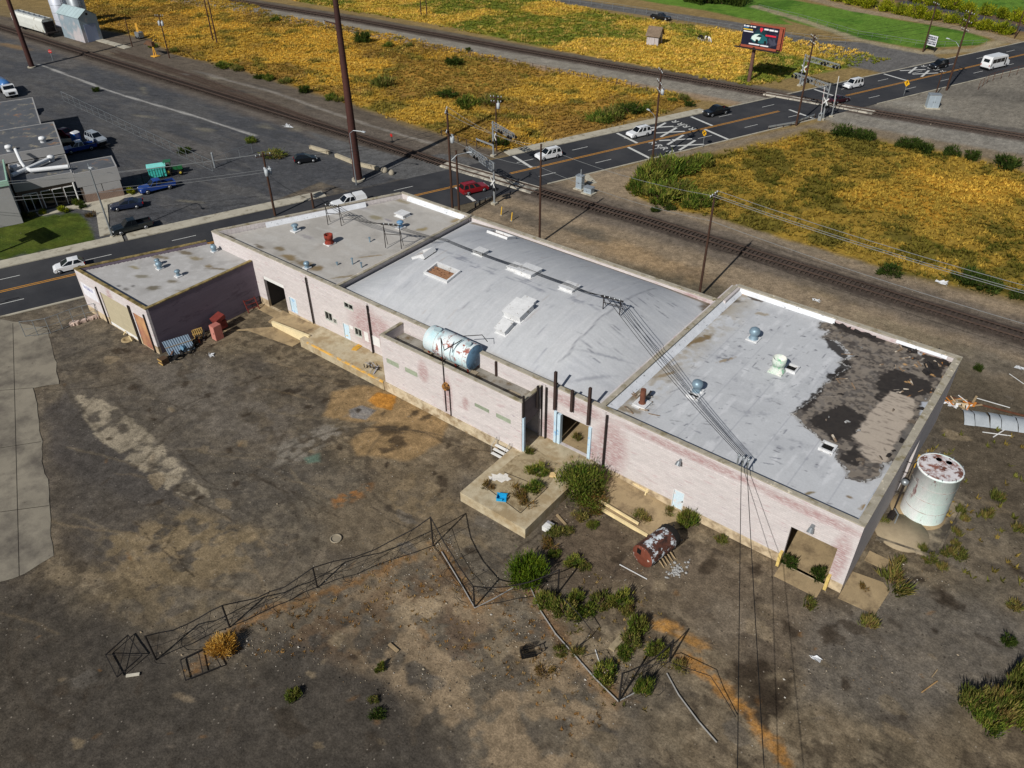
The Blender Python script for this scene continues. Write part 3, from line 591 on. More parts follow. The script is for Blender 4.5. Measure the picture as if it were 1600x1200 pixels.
TORN = rp((1284, 503), (1280, 512), (1297, 518), (1284, 527), (1312, 535), (1322, 548), (1335, 556), (1312, 566), (1330, 574), (1316, 582), (1290, 600), (1284, 612), (1258, 634), (1238, 646), (1250, 656), (1262, 670), (1290, 690), (1310, 702), (1306, 716), (1326, 736), (1322, 746), (1350, 752), (1372, 744), (1380, 724), (1406, 722), (1420, 700), (1432, 672), (1446, 640), (1452, 626), (1462, 616), (1470, 600), (1480, 580), (1492, 562), (1470, 548), (1440, 556), (1410, 540), (1390, 522), (1330, 508))
q.poly(TORN, (116, 109, 102), 1, .05, .34, .45); q.poly(TORN, (88, 83, 79), .8, .5, .5, .8, nz=.1, ns=1.); q.poly(TORN, (70, 64, 60), .7, .3, .4, .6, nz=.03, ns=.5, seed=23); q.poly(TORN, (138, 128, 116), .6, .3, .4, .6, nz=.02, ns=.35, seed=31)
for p in [((1285, 603), (1296, 590), (1330, 575), (1322, 552), (1300, 528), (1290, 526), (1296, 545), (1318, 560)), ((1262, 654), (1300, 640), (1318, 630), (1352, 650), (1330, 690), (1318, 684), (1300, 690), (1280, 670)), ((1310, 715), (1340, 692), (1345, 712), (1338, 730), (1318, 722)), ((1395, 575), (1425, 585), (1450, 595), (1460, 612), (1420, 620), (1370, 608), (1372, 590)), ((1366, 622), (1376, 604), (1388, 610), (1378, 632)), ((1300, 508), (1360, 515), (1390, 530), (1380, 536), (1330, 522)), ((1290, 588), (1318, 574), (1326, 580), (1300, 596)), ((1440, 552), (1480, 562), (1470, 590), (1452, 590)), ((1240, 640), (1284, 605), (1290, 608), (1262, 640))]:
    q.poly(rp(*p), (46, 42, 40), .94, .06, .4, .4)
q.poly(rp((1334, 682), (1364, 640), (1376, 628), (1392, 610), (1430, 624), (1426, 648), (1402, 684), (1390, 712), (1383, 726), (1364, 722), (1345, 708), (1346, 694)), (172, 160, 146), .96, .1, .22, .4)
for k in range(60): q.ell((r3.uniform(-4.6, -1.4), r3.uniform(8.6, 19)), r3.uniform(.2, .8), r3.uniform(.04, .16), r3.uniform(-.1, .2), (108, 98, 90), r3.uniform(.3, .7), .6, .8, k)
for k in range(26):
    p = G(r3.uniform(1390, 1480), r3.uniform(540, 620), RZ); q.ell(p, r3.uniform(.1, .5), r3.uniform(.05, .2), r3.uniform(0, 3), r3.choice([(176, 120, 60), (190, 150, 100), (160, 150, 138), (40, 36, 34)]), .9, .3, .8, k)
for k in range(22):
    p = G(r3.uniform(1290, 1400), r3.uniform(520, 740), RZ); q.ell(p, r3.uniform(.15, .5), r3.uniform(.03, .1), r3.uniform(0, 3), r3.choice([(58, 52, 48), (150, 140, 128), (70, 66, 62)]), .8, .3, .8, k)
q.poly(rp((1425, 672), (1432, 668), (1420, 690), (1414, 694)), (178, 184, 194), .9, .1, .2, .3); q.poly(rp((1440, 628), (1456, 626), (1446, 650), (1436, 648)), (178, 184, 194), .9, .1, .2, .3)
q.poly(rp((1450, 655), (1420, 660), (1395, 700), (1400, 716)), (98, 96, 94), .6, .2, .2, .4)
meshobj('flat_roof', bigmesh('flat_roof', V, F, roofmat('roof_membrane', (1, 1, 1)), q.c, True), WH)['label'] = 'white flat roof with the membrane torn off one corner'
# left roof
X, Y, V, F = roofgrid(-82, -58.85, .3, 23.2, .2, lambda x, y: 6.95-.04*fbm(x, y, 4, 3, 3))
q = Paint(X, Y, (172, 168, 162)); nA = fbm(X, Y, 3, 5, 32); nB = fbm(X*.6, Y*2, 1.5, 4, 37)
q.mix(.5*ss(.5, .7, nA), (146, 142, 136)); q.mix(.4*ss(.55, .7, nB), (184, 182, 178))
for x, y, rx, ry, a, c in [(350, 368, 2.2, .8, 0, (84, 74, 60)), (405, 385, 1.2, .4, 0, (92, 80, 60)), (437, 388, 1.1, .6, 0, (112, 96, 66)), (452, 402, 1.4, .7, .2, (124, 104, 66)), (475, 412, 2.4, .8, .2, (110, 94, 66)), (490, 418, 1.6, .8, .2, (120, 100, 66)), (588, 340, 1.2, .7, 0, (132, 124, 96)), (607, 344, .9, .3, 0, (130, 126, 132)), (660, 358, 1., .6, .8, (140, 124, 82)), (555, 322, 2.5, 1., .3, (140, 138, 142)), (630, 315, 1.4, .6, 0, (136, 126, 104)), (580, 400, 2, .2, .9, (132, 112, 78)), (540, 432, 2.4, .3, .9, (130, 116, 90)), (715, 345, 1., 1., .5, (140, 122, 86)), (480, 370, 1.6, .5, 0, (146, 142, 142))]:
    q.ell(G(x, y, 6.95), rx, ry, a, c, .85, .6, .6, 5)
E = [(x, y) for x, y in ((-81.2, .4), (-58.9, .4), (-58.9, 23.1), (-71, 23.1))]
kp = (Y < 23.15) & (X > -81.3+10.4*Y/23.1); F = F[kp[F].all(1)]
meshobj('flat_roof', bigmesh('flat_roof', V, F, roofmat('roof_grey', (1, 1, 1)), q.c, True), WH)['label'] = 'grey flat roof with brown stains beside the street'
# vaulted roof
def zv(x, y):
    arc = 7.12+2.5*(1-((y-11.8)/11.4)**2); k = np.clip(np.minimum((-23.5-x)/6.5, (x+58.4)/4.9), 0, 1)
    return 6.85+(arc-6.85)*k
X, Y, V, F = roofgrid(-58.6, -23.5, .35, 23.45, .17, zv)
q = Paint(X, Y, (179, 181, 184)); nA = fbm(X, Y, 4, 5, 52); nB = fbm(X*5, Y*.35, 1.6, 5, 57); nC = fbm(X*.5, Y*6, 1.8, 5, 59); mid = (X > -53.5) & (X < -30)
q.mix(.35*ss(.5, .7, nA), (162, 165, 172)); q.mix(np.where(mid, .3*ss(.52, .7, nB), 0), (196, 196, 198)); q.mix(np.where(mid, .22*ss(.56, .72, fbm(X*6, Y*.4, 1.2, 4, 61)), 0), (158, 160, 164))
q.mix(np.where(mid, 0, .3*ss(.54, .7, nC)), (160, 162, 167)); q.mix(np.where(mid, 0, .25*ss(.56, .7, fbm(X*.4, Y*7, 1.4, 4, 67))), (198, 199, 201))
q.band([(-30, 3), (-30, 8), (-30.1, 12), (-29.9, 21)], .07, (92, 94, 104), .7, .12, .3)  # dark line painted along the hip crease
vr = random.Random(5)
for k in range(30): y = vr.uniform(5, 20); q.ell((-29+vr.uniform(-.6, 2.8), y), vr.uniform(.4, 1.8), .06, .0+vr.uniform(-.1, .1), (96, 98, 108), vr.uniform(.4, .8), .6, .7, k)
for x0, y0, k in ((-51, 10.6, 9), (-46, 10.5, 9), (-40, 10.8, 12), (-34, 11, 9)):
    for i in range(k): q.ell((x0+vr.uniform(-2, 3), y0+vr.uniform(-.2, .8)), vr.uniform(.3, 1.5), vr.uniform(.08, .25), vr.uniform(-.1, .1), (120, 123, 134), .6, .8, .7, i)
for k in range(80): q.ell((vr.uniform(-52, -31), vr.uniform(1, 22)), vr.uniform(.05, .16), vr.uniform(.3, 1.6), vr.uniform(-.05, .05), vr.choice([(150, 152, 160), (158, 150, 146), (134, 136, 144)]), vr.uniform(.3, .7), .7, .7, k)
q.band([(-58, .6), (-24, .6)], .25, (128, 120, 104), .5, .3, .3); q.band([(-58, 23.2), (-24, 23.2)], .3, (110, 96, 76), .8, .2, .3); q.ell((-24.2, 22.5), 1.1, 1.4, .4, (92, 78, 60), .9, .5, .5, 3)
q.ell((-26.5, 3.5), 3, .3, .9, (128, 130, 138), .6, .8, .6, 3); q.ell((-27.2, 6.5), 4, .2, .55, (120, 123, 132), .6, .8, .6, 4)
kp = np.ones(len(X), bool)
SKY = []                                        # open skylights are real holes in the roof
def vp(px, py):
    z = 9.
    for _ in range(12): p = G(px, py, z); z = float(zv(p.x, p.y))
    return G(px, py, z)
for px, py, a, d in ((691, 427, 1.75, 1.15), (662, 397, 1.1, 1.0), (783, 368, 1.6, .9)):
    p = vp(px, py); SKY.append((p, a, d)); kp &= ~((abs(X-p.x) < a-.1) & (abs(Y-p.y) < d-.1))
F = F[kp[F].any(1)] if False else F[kp[F].all(1)]
VR = meshobj('vaulted_roof', bigmesh('vaulted_roof', V, F, roofmat('roof_vault', (1, 1, 1)), q.c, False), WH)
# curb boxes, skylights and vents standing on the roofs
curbm = M('curb_white', (206, 207, 208), .7, var=.12, vs=2., c2=(120, 110, 96), s2=2.2, t2=.64); wood = M('weathered_joists', (150, 112, 84), .9, var=.3, vs=3., c2=(96, 66, 48), s2=3, t2=.55)
def onroof(p, nrm=None): return Matrix.Translation(p) @ (Vector((0, 0, 1)).rotation_difference(nrm).to_matrix().to_4x4() if nrm else Matrix.Identity(4))
def vnrm(p): e = .1; return Vector(((zv(p.x-e, p.y)-zv(p.x+e, p.y))/(2*e), (zv(p.x, p.y-e)-zv(p.x, p.y+e))/(2*e), 1)).normalized()
for i, (p, a, d) in enumerate(SKY):
    mt = onroof(p, vnrm(p)); b = MB(); w = .22
    for x0, x1, y0, y1 in ((-a, a, -d, -d+w), (-a, a, d-w, d), (-a, -a+w, -d+w, d-w), (a-w, a, -d+w, d-w)): b.box(x0, x1, y0, y1, -.3, .28, mt)
    s = b.build('skylight', curbm, WH); s['label'] = ('open skylight with bare joists, widest of the roof', 'smaller open skylight with a broken frame', 'open skylight on the far slope')[i]
    b = MB(); n = 3 if i != 1 else 2
    for k in range(n): y = -d+w+(k+1)*(2*d-2*w)/(n+1); b.box(-a+w, a-w, y-.1, y+.1, -.22, .06, mt)
    b.build('joists', wood, s); b = MB(); b.box(-a+w, a-w, -d+w, d-w, -.6, -.5, mt); b.build('dark_plate', M('shade_black', (10, 9, 8), .9), s)  # black plate below the joists, the shade inside put into its colour
def rbox(p, a, d, h, name='roof_hatch', m_=None, label=None):
    mt = onroof(p, vnrm(p) if -58 < p.x < -24 else None); b = MB(); b.box(-a, a, -d, d, -.3, h, mt); b.box(-a-.09, a+.09, -d-.09, d+.09, h, h+.08, mt); b.box(-a-.14, a+.14, -d-.14, d+.14, -.3, .03, mt)
    return b.build(name, m_ or curbm, WH, label=label)
rbox(vp(751, 396), .65, .6, .35); rbox(vp(806, 420), .65, .7, .3); rbox(vp(826, 426), 1.05, 1., .4); rbox(vp(890, 451), .8, .75, .3); rbox(vp(824, 476), .7, .6, .4); rbox(vp(811, 489), 1.05, 1.15, .7)
p = vp(789, 515); rbox(p, .6, .7, .6)
def vent(p, kind, s=1., m1=None, m2=None, label=None):
    m1 = m1 or M('vent_zinc', (128, 150, 164), .45, .35, var=.2, vs=2.); b = MB(); b.box(-.6*s, .6*s, -.6*s, .6*s, 0, .14, Matrix.Translation(p))
    o = b.build('roof_vent', m2 or curbm, WH, label=label); c = MB(); x, y, z = p
    if kind == 'ball': c.lathe([(.52*s, .1), (.34*s, .45*s), (.34*s, .55*s), (.5*s, .7*s), (.56*s, .95*s), (.48*s, 1.2*s), (.25*s, 1.36*s), (.03, 1.4*s)], p, 14)
    elif kind == 'cap': c.lathe([(.34*s, .1), (.34*s, .8*s), (.3*s, .82*s), (.3*s, .9*s), (.56*s, .92*s), (.5*s, 1.05*s), (.2*s, 1.2*s), (.03, 1.22*s)], p, 14)
    elif kind == 'drum': c.lathe([(.62*s, .1), (.6*s, .3*s), (.5*s, .35*s), (.5*s, .75*s), (.56*s, .78*s), (.58*s, 1.35*s), (.53*s, 1.36*s), (.51*s, .95*s), (.02, .93*s)], p, 18, cap=False)
    c.build('vent_cap', m1, o); return o
rustred = M('rust_red', (128, 48, 34), .8, var=.3, vs=3., c2=(70, 34, 26), s2=2., t2=.6); mint = M('mint_enamel', (196, 206, 196), .6, var=.15, vs=2., c2=(130, 186, 150), s2=1.4, t2=.56, c3=(212, 210, 204), s3=1., t3=.55)
pg = lambda x, y, z=RZ: G(x, y, z)
vent(pg(1177, 530), 'ball', 1., label='round zinc roof vent near the rear edge'); vent(pg(1088, 612), 'ball', .95, label='round zinc roof vent in front of an open hatch')
vent(pg(1214, 580), 'drum', 1.15, mint, mint, label='mint green vent drum leaning beside its open hatch')
vent(pg(462, 361, 6.95), 'cap', .85, label='blue grey capped roof vent'); vent(pg(515, 381, 6.95), 'drum', .95, rustred, label='rust red open vent drum'); vent(pg(626, 356, 6.95), 'cap', .85, M('blue_cap', (96, 134, 168), .5, var=.15), label='roof vent with a wide blue cap')
vent(pg(480, 419, 6.95), 'ball', .65, label='small dome vent among brown stains'); vent(vp(786, 510), 'cap', .55)
rbox(pg(629, 337, 6.95), .75, .65, .35)
for px, py, h in ((578, 378, .5), (551, 413, .7), (565, 418, .55), (527, 414, .25)):
    c = MB(); p = pg(px, py, 6.95); c.cyl(p, p+Vector((0, 0, h)), .09); c.cyl(p+Vector((0, 0, h)), p+Vector((0, 0, h+.12)), .15); c.build('vent_pipe', M('vent_zinc'), WH)
for px, py in ((1236, 577), (1086, 618), (1293, 701)):
    p = pg(px, py); b = MB(); a = .62; w = .16
    for x0, x1, y0, y1 in ((-a, a, -a, -a+w), (-a, a, a-w, a), (-a, -a+w, -a+w, a-w), (a-w, a, -a+w, a-w)): b.box(x0, x1, y0, y1, -.1, .26, Matrix.Translation(p))
    o = b.build('roof_hatch', curbm, WH); b = MB(); b.box(-a+w, a-w, -a+w, a-w, -.1, .04, Matrix.Translation(p)); b.build('dark_plate', M('shade_black', (10, 9, 8), .9), o)  # hatch filled with a black plate, coloured as the shade inside
p = pg(1003, 632); b = MB(); b.cyl(p, p+Vector((0, 0, .3)), .55, .3); b.cyl(p+Vector((0, 0, .3)), p+Vector((0, 0, 1.7)), .26); o = b.build('roof_stack', [M('rust_brown', (106, 66, 50), .85, var=.3, vs=2.)], WH, label='rusty stack pipe at the front corner of the white roof')
rbox(p-Vector((0, 0, .02)), .55, .55, .16)
# white flashing inside the parapets, curled membrane, weather boards
flm = M('flashing', (206, 209, 214), .6, var=.14, vs=1.2, c2=(96, 98, 106), s2=2.2, t2=.65, w2=.04)
b = MB()
def cant(b, a, c, n, z0, z1, w):
    b.nx(); a, c, n = Vector((*a, 0)), Vector((*c, 0)), Vector((*n, 0)); b.quad(a+n*w+Vector((0, 0, z0)), c+n*w+Vector((0, 0, z0)), c+n*.012+Vector((0, 0, z1)), a+n*.012+Vector((0, 0, z1)))
cant(b, (-23.2, .5), (-23.2, 27.5), (1, 0), RZ-.02, 7.5, .75); cant(b, (-12.2, 27.55), (-23.1, 27.55), (0, -1), RZ-.02, 7.58, .25); cant(b, (-1.2, 27.55), (-6, 27.55), (0, -1), RZ+.2, 7.58, .2)
cant(b, (-.35, 5.5), (-.35, 1), (-1, 0), RZ-.02, 7.55, .45)
cant(b, (-59.5, 23.15), (-69.8, 23.15), (0, -1), 6.93, 7.58, .3)
d = Vector((10.4, 23.1, 0)).normalized(); a0 = Vector((-81.3, .4, 0))+d*6+Vector((.35, 0, 0)); a1 = a0+d*13.5; cant(b, a1[:2], a0[:2], (d.y, -d.x), 6.93, 7.56, .3)
b.each('flashing', flm, WH)
def lip(pts, nm, m_, seed, h=.1):                 # the torn membrane's edge, curling up off the boards
    g = random.Random(seed); q = [Vector((p[0], p[1], RZ)) for p in pts]; out = []
    for a, c in zip(q, q[1:]):
        n = max(2, int((c-a).length/.16)); out += [a.lerp(c, i/n)+Vector((g.uniform(-.1, .1), g.uniform(-.1, .1), 0)) for i in range(n)]
    b = MB(); vs = []
    for i, p in enumerate(out):
        d = (out[min(i+1, len(out)-1)]-out[max(i-1, 0)]).normalized(); nn = Vector((d.y, -d.x, 0)); hh = h*g.uniform(.1, 1.4)
        vs += [p-nn*.14+Vector((0, 0, .004)), p+Vector((0, 0, .02+hh*.5)), p-nn*g.uniform(-.06, .05)+Vector((0, 0, .03+hh))]
    b.add(vs, [(3*i+k, 3*i+k+1, 3*i+k+4, 3*i+k+3) for i in range(len(out)-1) for k in (0, 1)]); return b.build(nm, m_, WH)
lip(TORN[:28][::-1], 'torn_edge', h=.06, m_= M('torn_membrane', (150, 150, 150), .8, var=.25, vs=3., c2=(84, 80, 77), s2=2.5, t2=.5), seed=4)
rub_ = M('roof_rubble', (96, 86, 76), .95, var=.5, vs=4.)
for k in range(46):
    p = pg(r3.uniform(1275, 1480), r3.uniform(512, 735)); i_ = np.array([0]); tp_ = Paint(np.array([p.x]), np.array([p.y]), (0, 0, 0))
    if tp_.sd(TORN, i_, 0, 1, 1)[0] < .2 or p.x > -.7 or p.y > 27.2: continue
    b = MB(); s = r3.uniform(.08, .4); a = r3.uniform(0, 3); vs = [Matrix.Translation(p) @ Matrix.Rotation(a, 4, 'Z') @ Vector((x*s*r3.uniform(.6, 1.3), y*s*r3.uniform(.5, 1.), z)) for x, y, z in ((-1, -.5, .0), (0, -.6, .05), (1, -.4, .02), (1, .5, .1), (0, .6, .16), (-1, .5, .04))]
    b.add(vs, [(0, 1, 4, 5), (1, 2, 3, 4)]); b.build('felt_scrap', [M('roofing_felt', (36, 33, 32), .85, var=.3, vs=2.), rub_, rub_, M('torn_membrane')][k % 4], WH)
felt = M('roofing_felt', (36, 33, 32), .85, var=.3, vs=2.); b = MB()
for px, py, l, w, a, h in ((1352, 521, 2.2, .9, -.05, .5), (1420, 543, 1.4, .5, .1, .35), (1315, 510, 1.8, .4, 0, .3), (1470, 556, 1.6, .8, -.3, .45), (1455, 573, 1.3, .9, .6, .3), (1448, 582, .9, .7, 1.1, .25), (1425, 550, 1., .4, .4, .3), (1480, 570, .8, .5, .2, .3)):
    p = pg(px, py); mt = Matrix.Translation(p) @ Matrix.Rotation(a, 4, 'Z'); n = 6
    vs = [mt @ Vector((-l/2+l*i/n, -w/2+w*k, .02+h*(k**1.6)*(.6+.5*math.sin(i*1.9+px)))) for i in range(n+1) for k in (0, .5, 1)]
    b.nx().add(vs, [(i*3+k, i*3+k+3, i*3+k+4, i*3+k+1) for i in range(n) for k in (0, 1)])
b.each('loose_felt', felt, WH)
b = MB()
for k in range(38):
    p = pg(r3.uniform(1390, 1490), r3.uniform(540, 615)) if k < 20 else pg(r3.uniform(1290, 1440), r3.uniform(510, 740)) if k < 28 else pg(r3.uniform(985, 1015), r3.uniform(618, 650)); a = r3.uniform(0, 3); l = r3.uniform(.3, 1.1)
    if p.x > -.5 or p.y > 27.3 or p.y < .6: continue
    b.nx().bar(p+Vector((0, 0, .05)), p+Vector((math.cos(a)*l, math.sin(a)*l, .05+r3.uniform(0, .2))), r3.uniform(.06, .2), .04)
b.each('roof_scrap', M('splintered_wood', (126, 106, 86), .9, var=.4, vs=2., c2=(190, 180, 164), s2=1.5, t2=.55), WH)
# doors and windows of the front
def door(nm, m_, hd=True, label=None):
    x0, x1, z0, z1 = holes[nm]; b = MB(); b.box(x0+.06, x1-.06, .1, .16, z0, z1-.05); o = b.build('door', m_, WH, label=label)
    c = MB(); c.box(x0, x0+.06, -.03, .2, z0, z1); c.box(x1-.06, x1, -.03, .2, z0, z1); c.box(x0, x1, -.035, .2, z1-.05, z1); c.build('door_frame', white, o)
    if hd: c = MB(); c.box(x1-.2, x1-.12, .03, .1, z0+.95, z0+1.1); c.build('handle', dark, o)
door('blue', bluew, label='pale blue door at the ramp'); door('d2', bluew); door('d3', white, label='wide white door on the loading dock'); door('white', M('faded_door', (196, 214, 224), .6, var=.06, c2=(210, 190, 180), s2=.8, t2=.6), label='pale door low in the pink wall')
def window(nm):
    x0, x1, z0, z1 = holes[nm]; b = MB(); b.box(x0, x1, .14, .17, z0, z1); o = b.build('window', glassd, WH); c = MB(); w = .07
    for a in ((x0, x1, z0-.04, z0+w), (x0, x1, z1-w, z1+.02), (x0, x0+w, z0+w, z1-w), (x1-w, x1, z0+w, z1-w), ((x0+x1)/2-.025, (x0+x1)/2+.025, z0+w, z1-w)): c.box(a[0], a[1], -.03, .137, a[2], a[3])
    c.build('window_frame', M('window_white', (190, 192, 184), .7), o)
for nm in ('w1', 'w1b', 'up', 'w3'): window(nm)
b = MB(); b.box(-54.6, -52.1, -.045, -.004, 2.2, 3.4); b.nx().box(-57., -56.4, -.045, -.004, 2.9, 3.3); b.each('board', white, WH)
b = MB(); b.box(-72.3, -68.4, .06, .12, 4.0, 4.49); b.build('lintel_board', white, WH)
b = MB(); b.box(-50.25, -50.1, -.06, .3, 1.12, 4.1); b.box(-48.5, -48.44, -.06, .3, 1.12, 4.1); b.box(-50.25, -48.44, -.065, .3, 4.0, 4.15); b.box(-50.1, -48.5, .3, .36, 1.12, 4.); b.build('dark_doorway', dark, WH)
b = MB(); b.box(-28.3, -28.02, -.16, .36, 1.12, 4.95); b.box(-27.95, -27.6, -.1, .3, 1.12, 4.7); b.box(-24.4, -24.1, -.16, .36, 1.12, 4.95); b.build('dock_frame', bluew, WH, label='pale blue steel frame of the dock doorway')
b = MB()
for px, py, px2, py2 in ((868.5, 581, 867, 640), (894.5, 610, 893, 643), (922.5, 606, 920, 664)):
    a, c = GY(px, py, -.3), GY(px2, py2, -.3); b.nx().box(a.x-.12, a.x+.12, -.42, -.18, c.z if py2 < 643 else c.z, a.z)
    b.box(a.x-.05, a.x+.05, -.2, .1, a.z-1.6, a.z-1.45)
for px, py, px2, py2 in ((775, 565, 776, 590),): a, c = GY(px, py, -.1), GY(px2, py2, -.1); b.nx().box(a.x-.1, a.x+.1, -.2, .02, c.z, a.z)
b.each('steel_post', M('brown_post', (58, 44, 40), .8, var=.3, vs=2), WH)
b = MB(); b.box(-3.6, -3.3, -.35, -.01, 5.4, 5.7); b.cyl((-3.45, -.3, 5.5), (-3.45, -.6, 5.2), .2, .28); b.nx(); a = GY(1064, 718, 0); b.cyl((a.x, 0, a.z), (a.x, -.35, a.z-.1), .12); b.cyl((a.x, -.3, a.z), (a.x, -.55, a.z-.3), .2, .27); b.each('wall_lamp', steel, WH)
b = MB()
for x in (-5.12, -1.12): b.nx().box(x-.12, x+.12, -.5, -.02, .0, 1.5)
b.each('door_guard', M('faded_yellow', (206, 180, 110), .8, var=.25, vs=3.), WH)
# floor and dim inside
b = MB(); b.box(-23.1, -.4, .1, 27.5, -.1, .02); b.nx().box(-30, -23.6, .355, 8, .3, 1.1); b.each('floor', tancon, WH)
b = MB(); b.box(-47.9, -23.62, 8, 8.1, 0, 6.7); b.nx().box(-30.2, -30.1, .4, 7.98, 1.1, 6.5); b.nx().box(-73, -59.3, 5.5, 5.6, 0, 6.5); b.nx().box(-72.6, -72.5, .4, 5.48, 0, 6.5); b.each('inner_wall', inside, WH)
# ---- annex with the rooftop tank
AX0, AX1, AY, AZ = -48.3, -29.85, -3.15, 7.0
b = wall(MB(), (AX0, AY), (AX1, AY), 1.1, AZ, .25, [(*[v-AX0 for v in fr(q0, q1, AY)[:2]], *fr(q0, q1, AY)[2:]) for q0, q1 in (((603.5, 559), (623.5, 576)), ((632.5, 573), (652.5, 590)), ((741.5, 629), (764.5, 646)), ((775, 645), (798, 663)))])
b.build('annex_wall', wallX, WH)
b = wall(MB(), (AX0, -.01), (AX0, AY+.25), 1.1, AZ, .25); wall(b.nx(), (AX1, AY+.25), (AX1, -.03), 1.1, AZ, .25, [(.05, 2.72, 1.1, 6.9)]); b.each('annex_side_wall', wallY, WH)
b = MB(); b.box(AX0-.12, AX1+.02, AY-.16, -.02, -.02, 1.098); b.build('plinth', M('plinth_concrete', (190, 176, 150), .9, var=.2, vs=.6, c2=(140, 120, 92), s2=.8, t2=.55, w2=.08), WH)
c1 = cop(((AX0-.05, AY), (AX1+.05, AY)), -.05, .32, AZ).nx(); c2_ = cop(((AX0, -.05), (AX0, AY+.3)), -.05, .32, AZ+.003); c1.nx().add(c2_.v, c2_.f); c2_ = cop(((AX1, AY+.3), (AX1, -.05)), -.05, .32, AZ+.003); c1.nx().add(c2_.v, c2_.f); c1.each('annex_coping', coping, WH)
b = MB(); b.box(AX0+.26, AX1-.26, AY+.26, -.02, 5.7, 5.86); b.build('annex_roof', M('dirty_felt', (138, 134, 126), .9, var=.3, vs=.8, c2=(96, 82, 60), s2=.7, t2=.55, w2=.08), WH)
gb = M('glass_block', (150, 160, 140), .5, var=.2, vs=4.); 
for q0, q1 in (((603.5, 559), (623.5, 576)), ((632.5, 573), (652.5, 590)), ((741.5, 629), (764.5, 646)), ((775, 645), (798, 663))):
    x0, x1, z0, z1 = fr(q0, q1, AY); b = MB(); b.box(x0, x1, AY+.12, AY+.16, z0, z1); o = b.build('louvred_window', M('olive_dark', (44, 46, 34), .7), WH); c = MB()
    for k in range(5): z = z0+(k+.5)*(z1-z0)/5; c.box(x0, x1, AY+.02, AY+.1, z-.055, z+.055)
    c.build('louvres', gb, o)
b = MB(); b.box(AX1-.1, AX1-.04, AY+.4, -.4, 4.3, 6.95); b.add([(AX1-.07, AY+.4, 4.3), (AX1-.07, -.4, 4.3), (AX1-.07, AY+.4, 3.9)], [(0, 1, 2)]); b.build('hanging_door', M('grey_sheeting', (92, 84, 88), .7, var=.3, vs=1.), WH, label='dark sliding door hanging in the annex end')
b = MB(); b.box(AX1-.02, AX1+.16, AY+.1, AY+.34, 1.1, 5.2); b.build('door_post', bluew, WH); b = MB(); b.box(AX1-.02, AX1+.12, AY+.1, AY+.3, 5.2, 7.7); b.box(AX1+.0, AX1+.18, -.9, -.7, 5., 7.6); b.cyl((AX1+.1, -.15, 1.1), (AX1+.1, -.15, 7.3), .09); b.build('door_rail', dark, WH)
b = MB(); p = GY(690, 545, AY-.1); b.cyl((p.x, AY-.09, 1.4), (p.x, AY-.09, p.z+1.2), .05); q_ = GY(705, 640, AY-.1); z_ = GY(697, 605, AY-.1); b.cyl((q_.x-.1, AY-.09, .8), (q_.x-.1, AY-.09, z_.z), .05); b.build('annex_pipe', dark, WH)
b = MB(); p = GY(698, 603, AY); b.cyl((p.x, AY, p.z), (p.x, AY-.35, p.z), .45, .36, 12); b.build('exhaust_fan', M('rusty_fan', (148, 104, 52), .8, var=.4, vs=3, c2=(50, 34, 26), s2=2, t2=.52), WH)
b = MB()
for x, y, w, d, h in ((-43.2, -1.2, .5, .5, .3), (-38.9, -1.6, .8, .2, .1), (-37.4, -1.3, .4, .5, .1), (-34.4, -1.8, .9, .5, .04), (-32.2, -1.5, .6, .5, .03)): b.nx().box(x-w, x+w, y-d, y+d, 5.8, 5.87+h)
b.each('annex_roof_curb', M('curb_tan', (150, 138, 118), .9, var=.3, vs=2.), WH)
# ================================================================ garage wing
gp = [G(*p, 6.0) for p in ((115, 420), (227.5, 484))]; GY0 = -14.4; GX0, GX1 = gp[0].x, gp[1].x
GA = thing('garage', (-81, -7, 0), 'low pink garage wing with a beige roll-up door beside the street, left of the warehouse', 'garage')
def fg(pa, pb_): x0, x1, z0, z1 = fr(pa, pb_, GY0); return x0-GX0, x1-GX0, z0, z1
d1 = (5.0, 11.2, .02, 4.6); d2 = (12.1, 14.5, .02, 4.4)
wall(MB(), (GX0, GY0), (GX1, GY0), 0, 6., .3, [d1, d2]).build('front_wall', wallX, GA)
b = wall(MB(), (GX1, GY0+.3), (GX1, -.02), 0, 6., .3); wall(b.nx(), (-83.1, -.2), (GX0, GY0+.2), 0, 6., .3); b.each('side_wall', M('shaded_masonry', (108, 98, 110), .9, var=.1, vs=.7, stretch=(1, .4, 1.4), c2=(92, 82, 94), s2=1.2, t2=.62, brick=(.44, .2, .8, .8, (math.pi/2, 0, math.pi/2))), GA)  # pink masonry of the shaded sides, with the shade put into its colour
c1 = cop(((GX0, GY0), (GX1+.05, GY0)), -.06, .32, 6.); 
for q_, z_ in ((((GX1, GY0+.33), (GX1, -.1)), 6.003), (((-83.1, -.2), (GX0+.1, GY0+.33)), 6.002)): c2_ = cop(q_, -.05, .32, z_); c1.nx().add(c2_.v, c2_.f)
c1.each('coping', M('mossy_coping', (150, 132, 88), .9, var=.3, vs=1., c2=(96, 84, 50), s2=1.2, t2=.5, w2=.1), GA)
X, Y, V, F = roofgrid(GX0, GX1-.3, GY0+.3, -.02, .2, lambda x, y: 5.62+0*x)
q = Paint(X, Y, (170, 168, 166)); nA = fbm(X, Y, 3, 5, 72); q.mix(.5*ss(.5, .7, nA), (146, 143, 140)); q.mix(.4*ss(.56, .7, fbm(X, Y, .7, 4, 73)), (188, 187, 186))
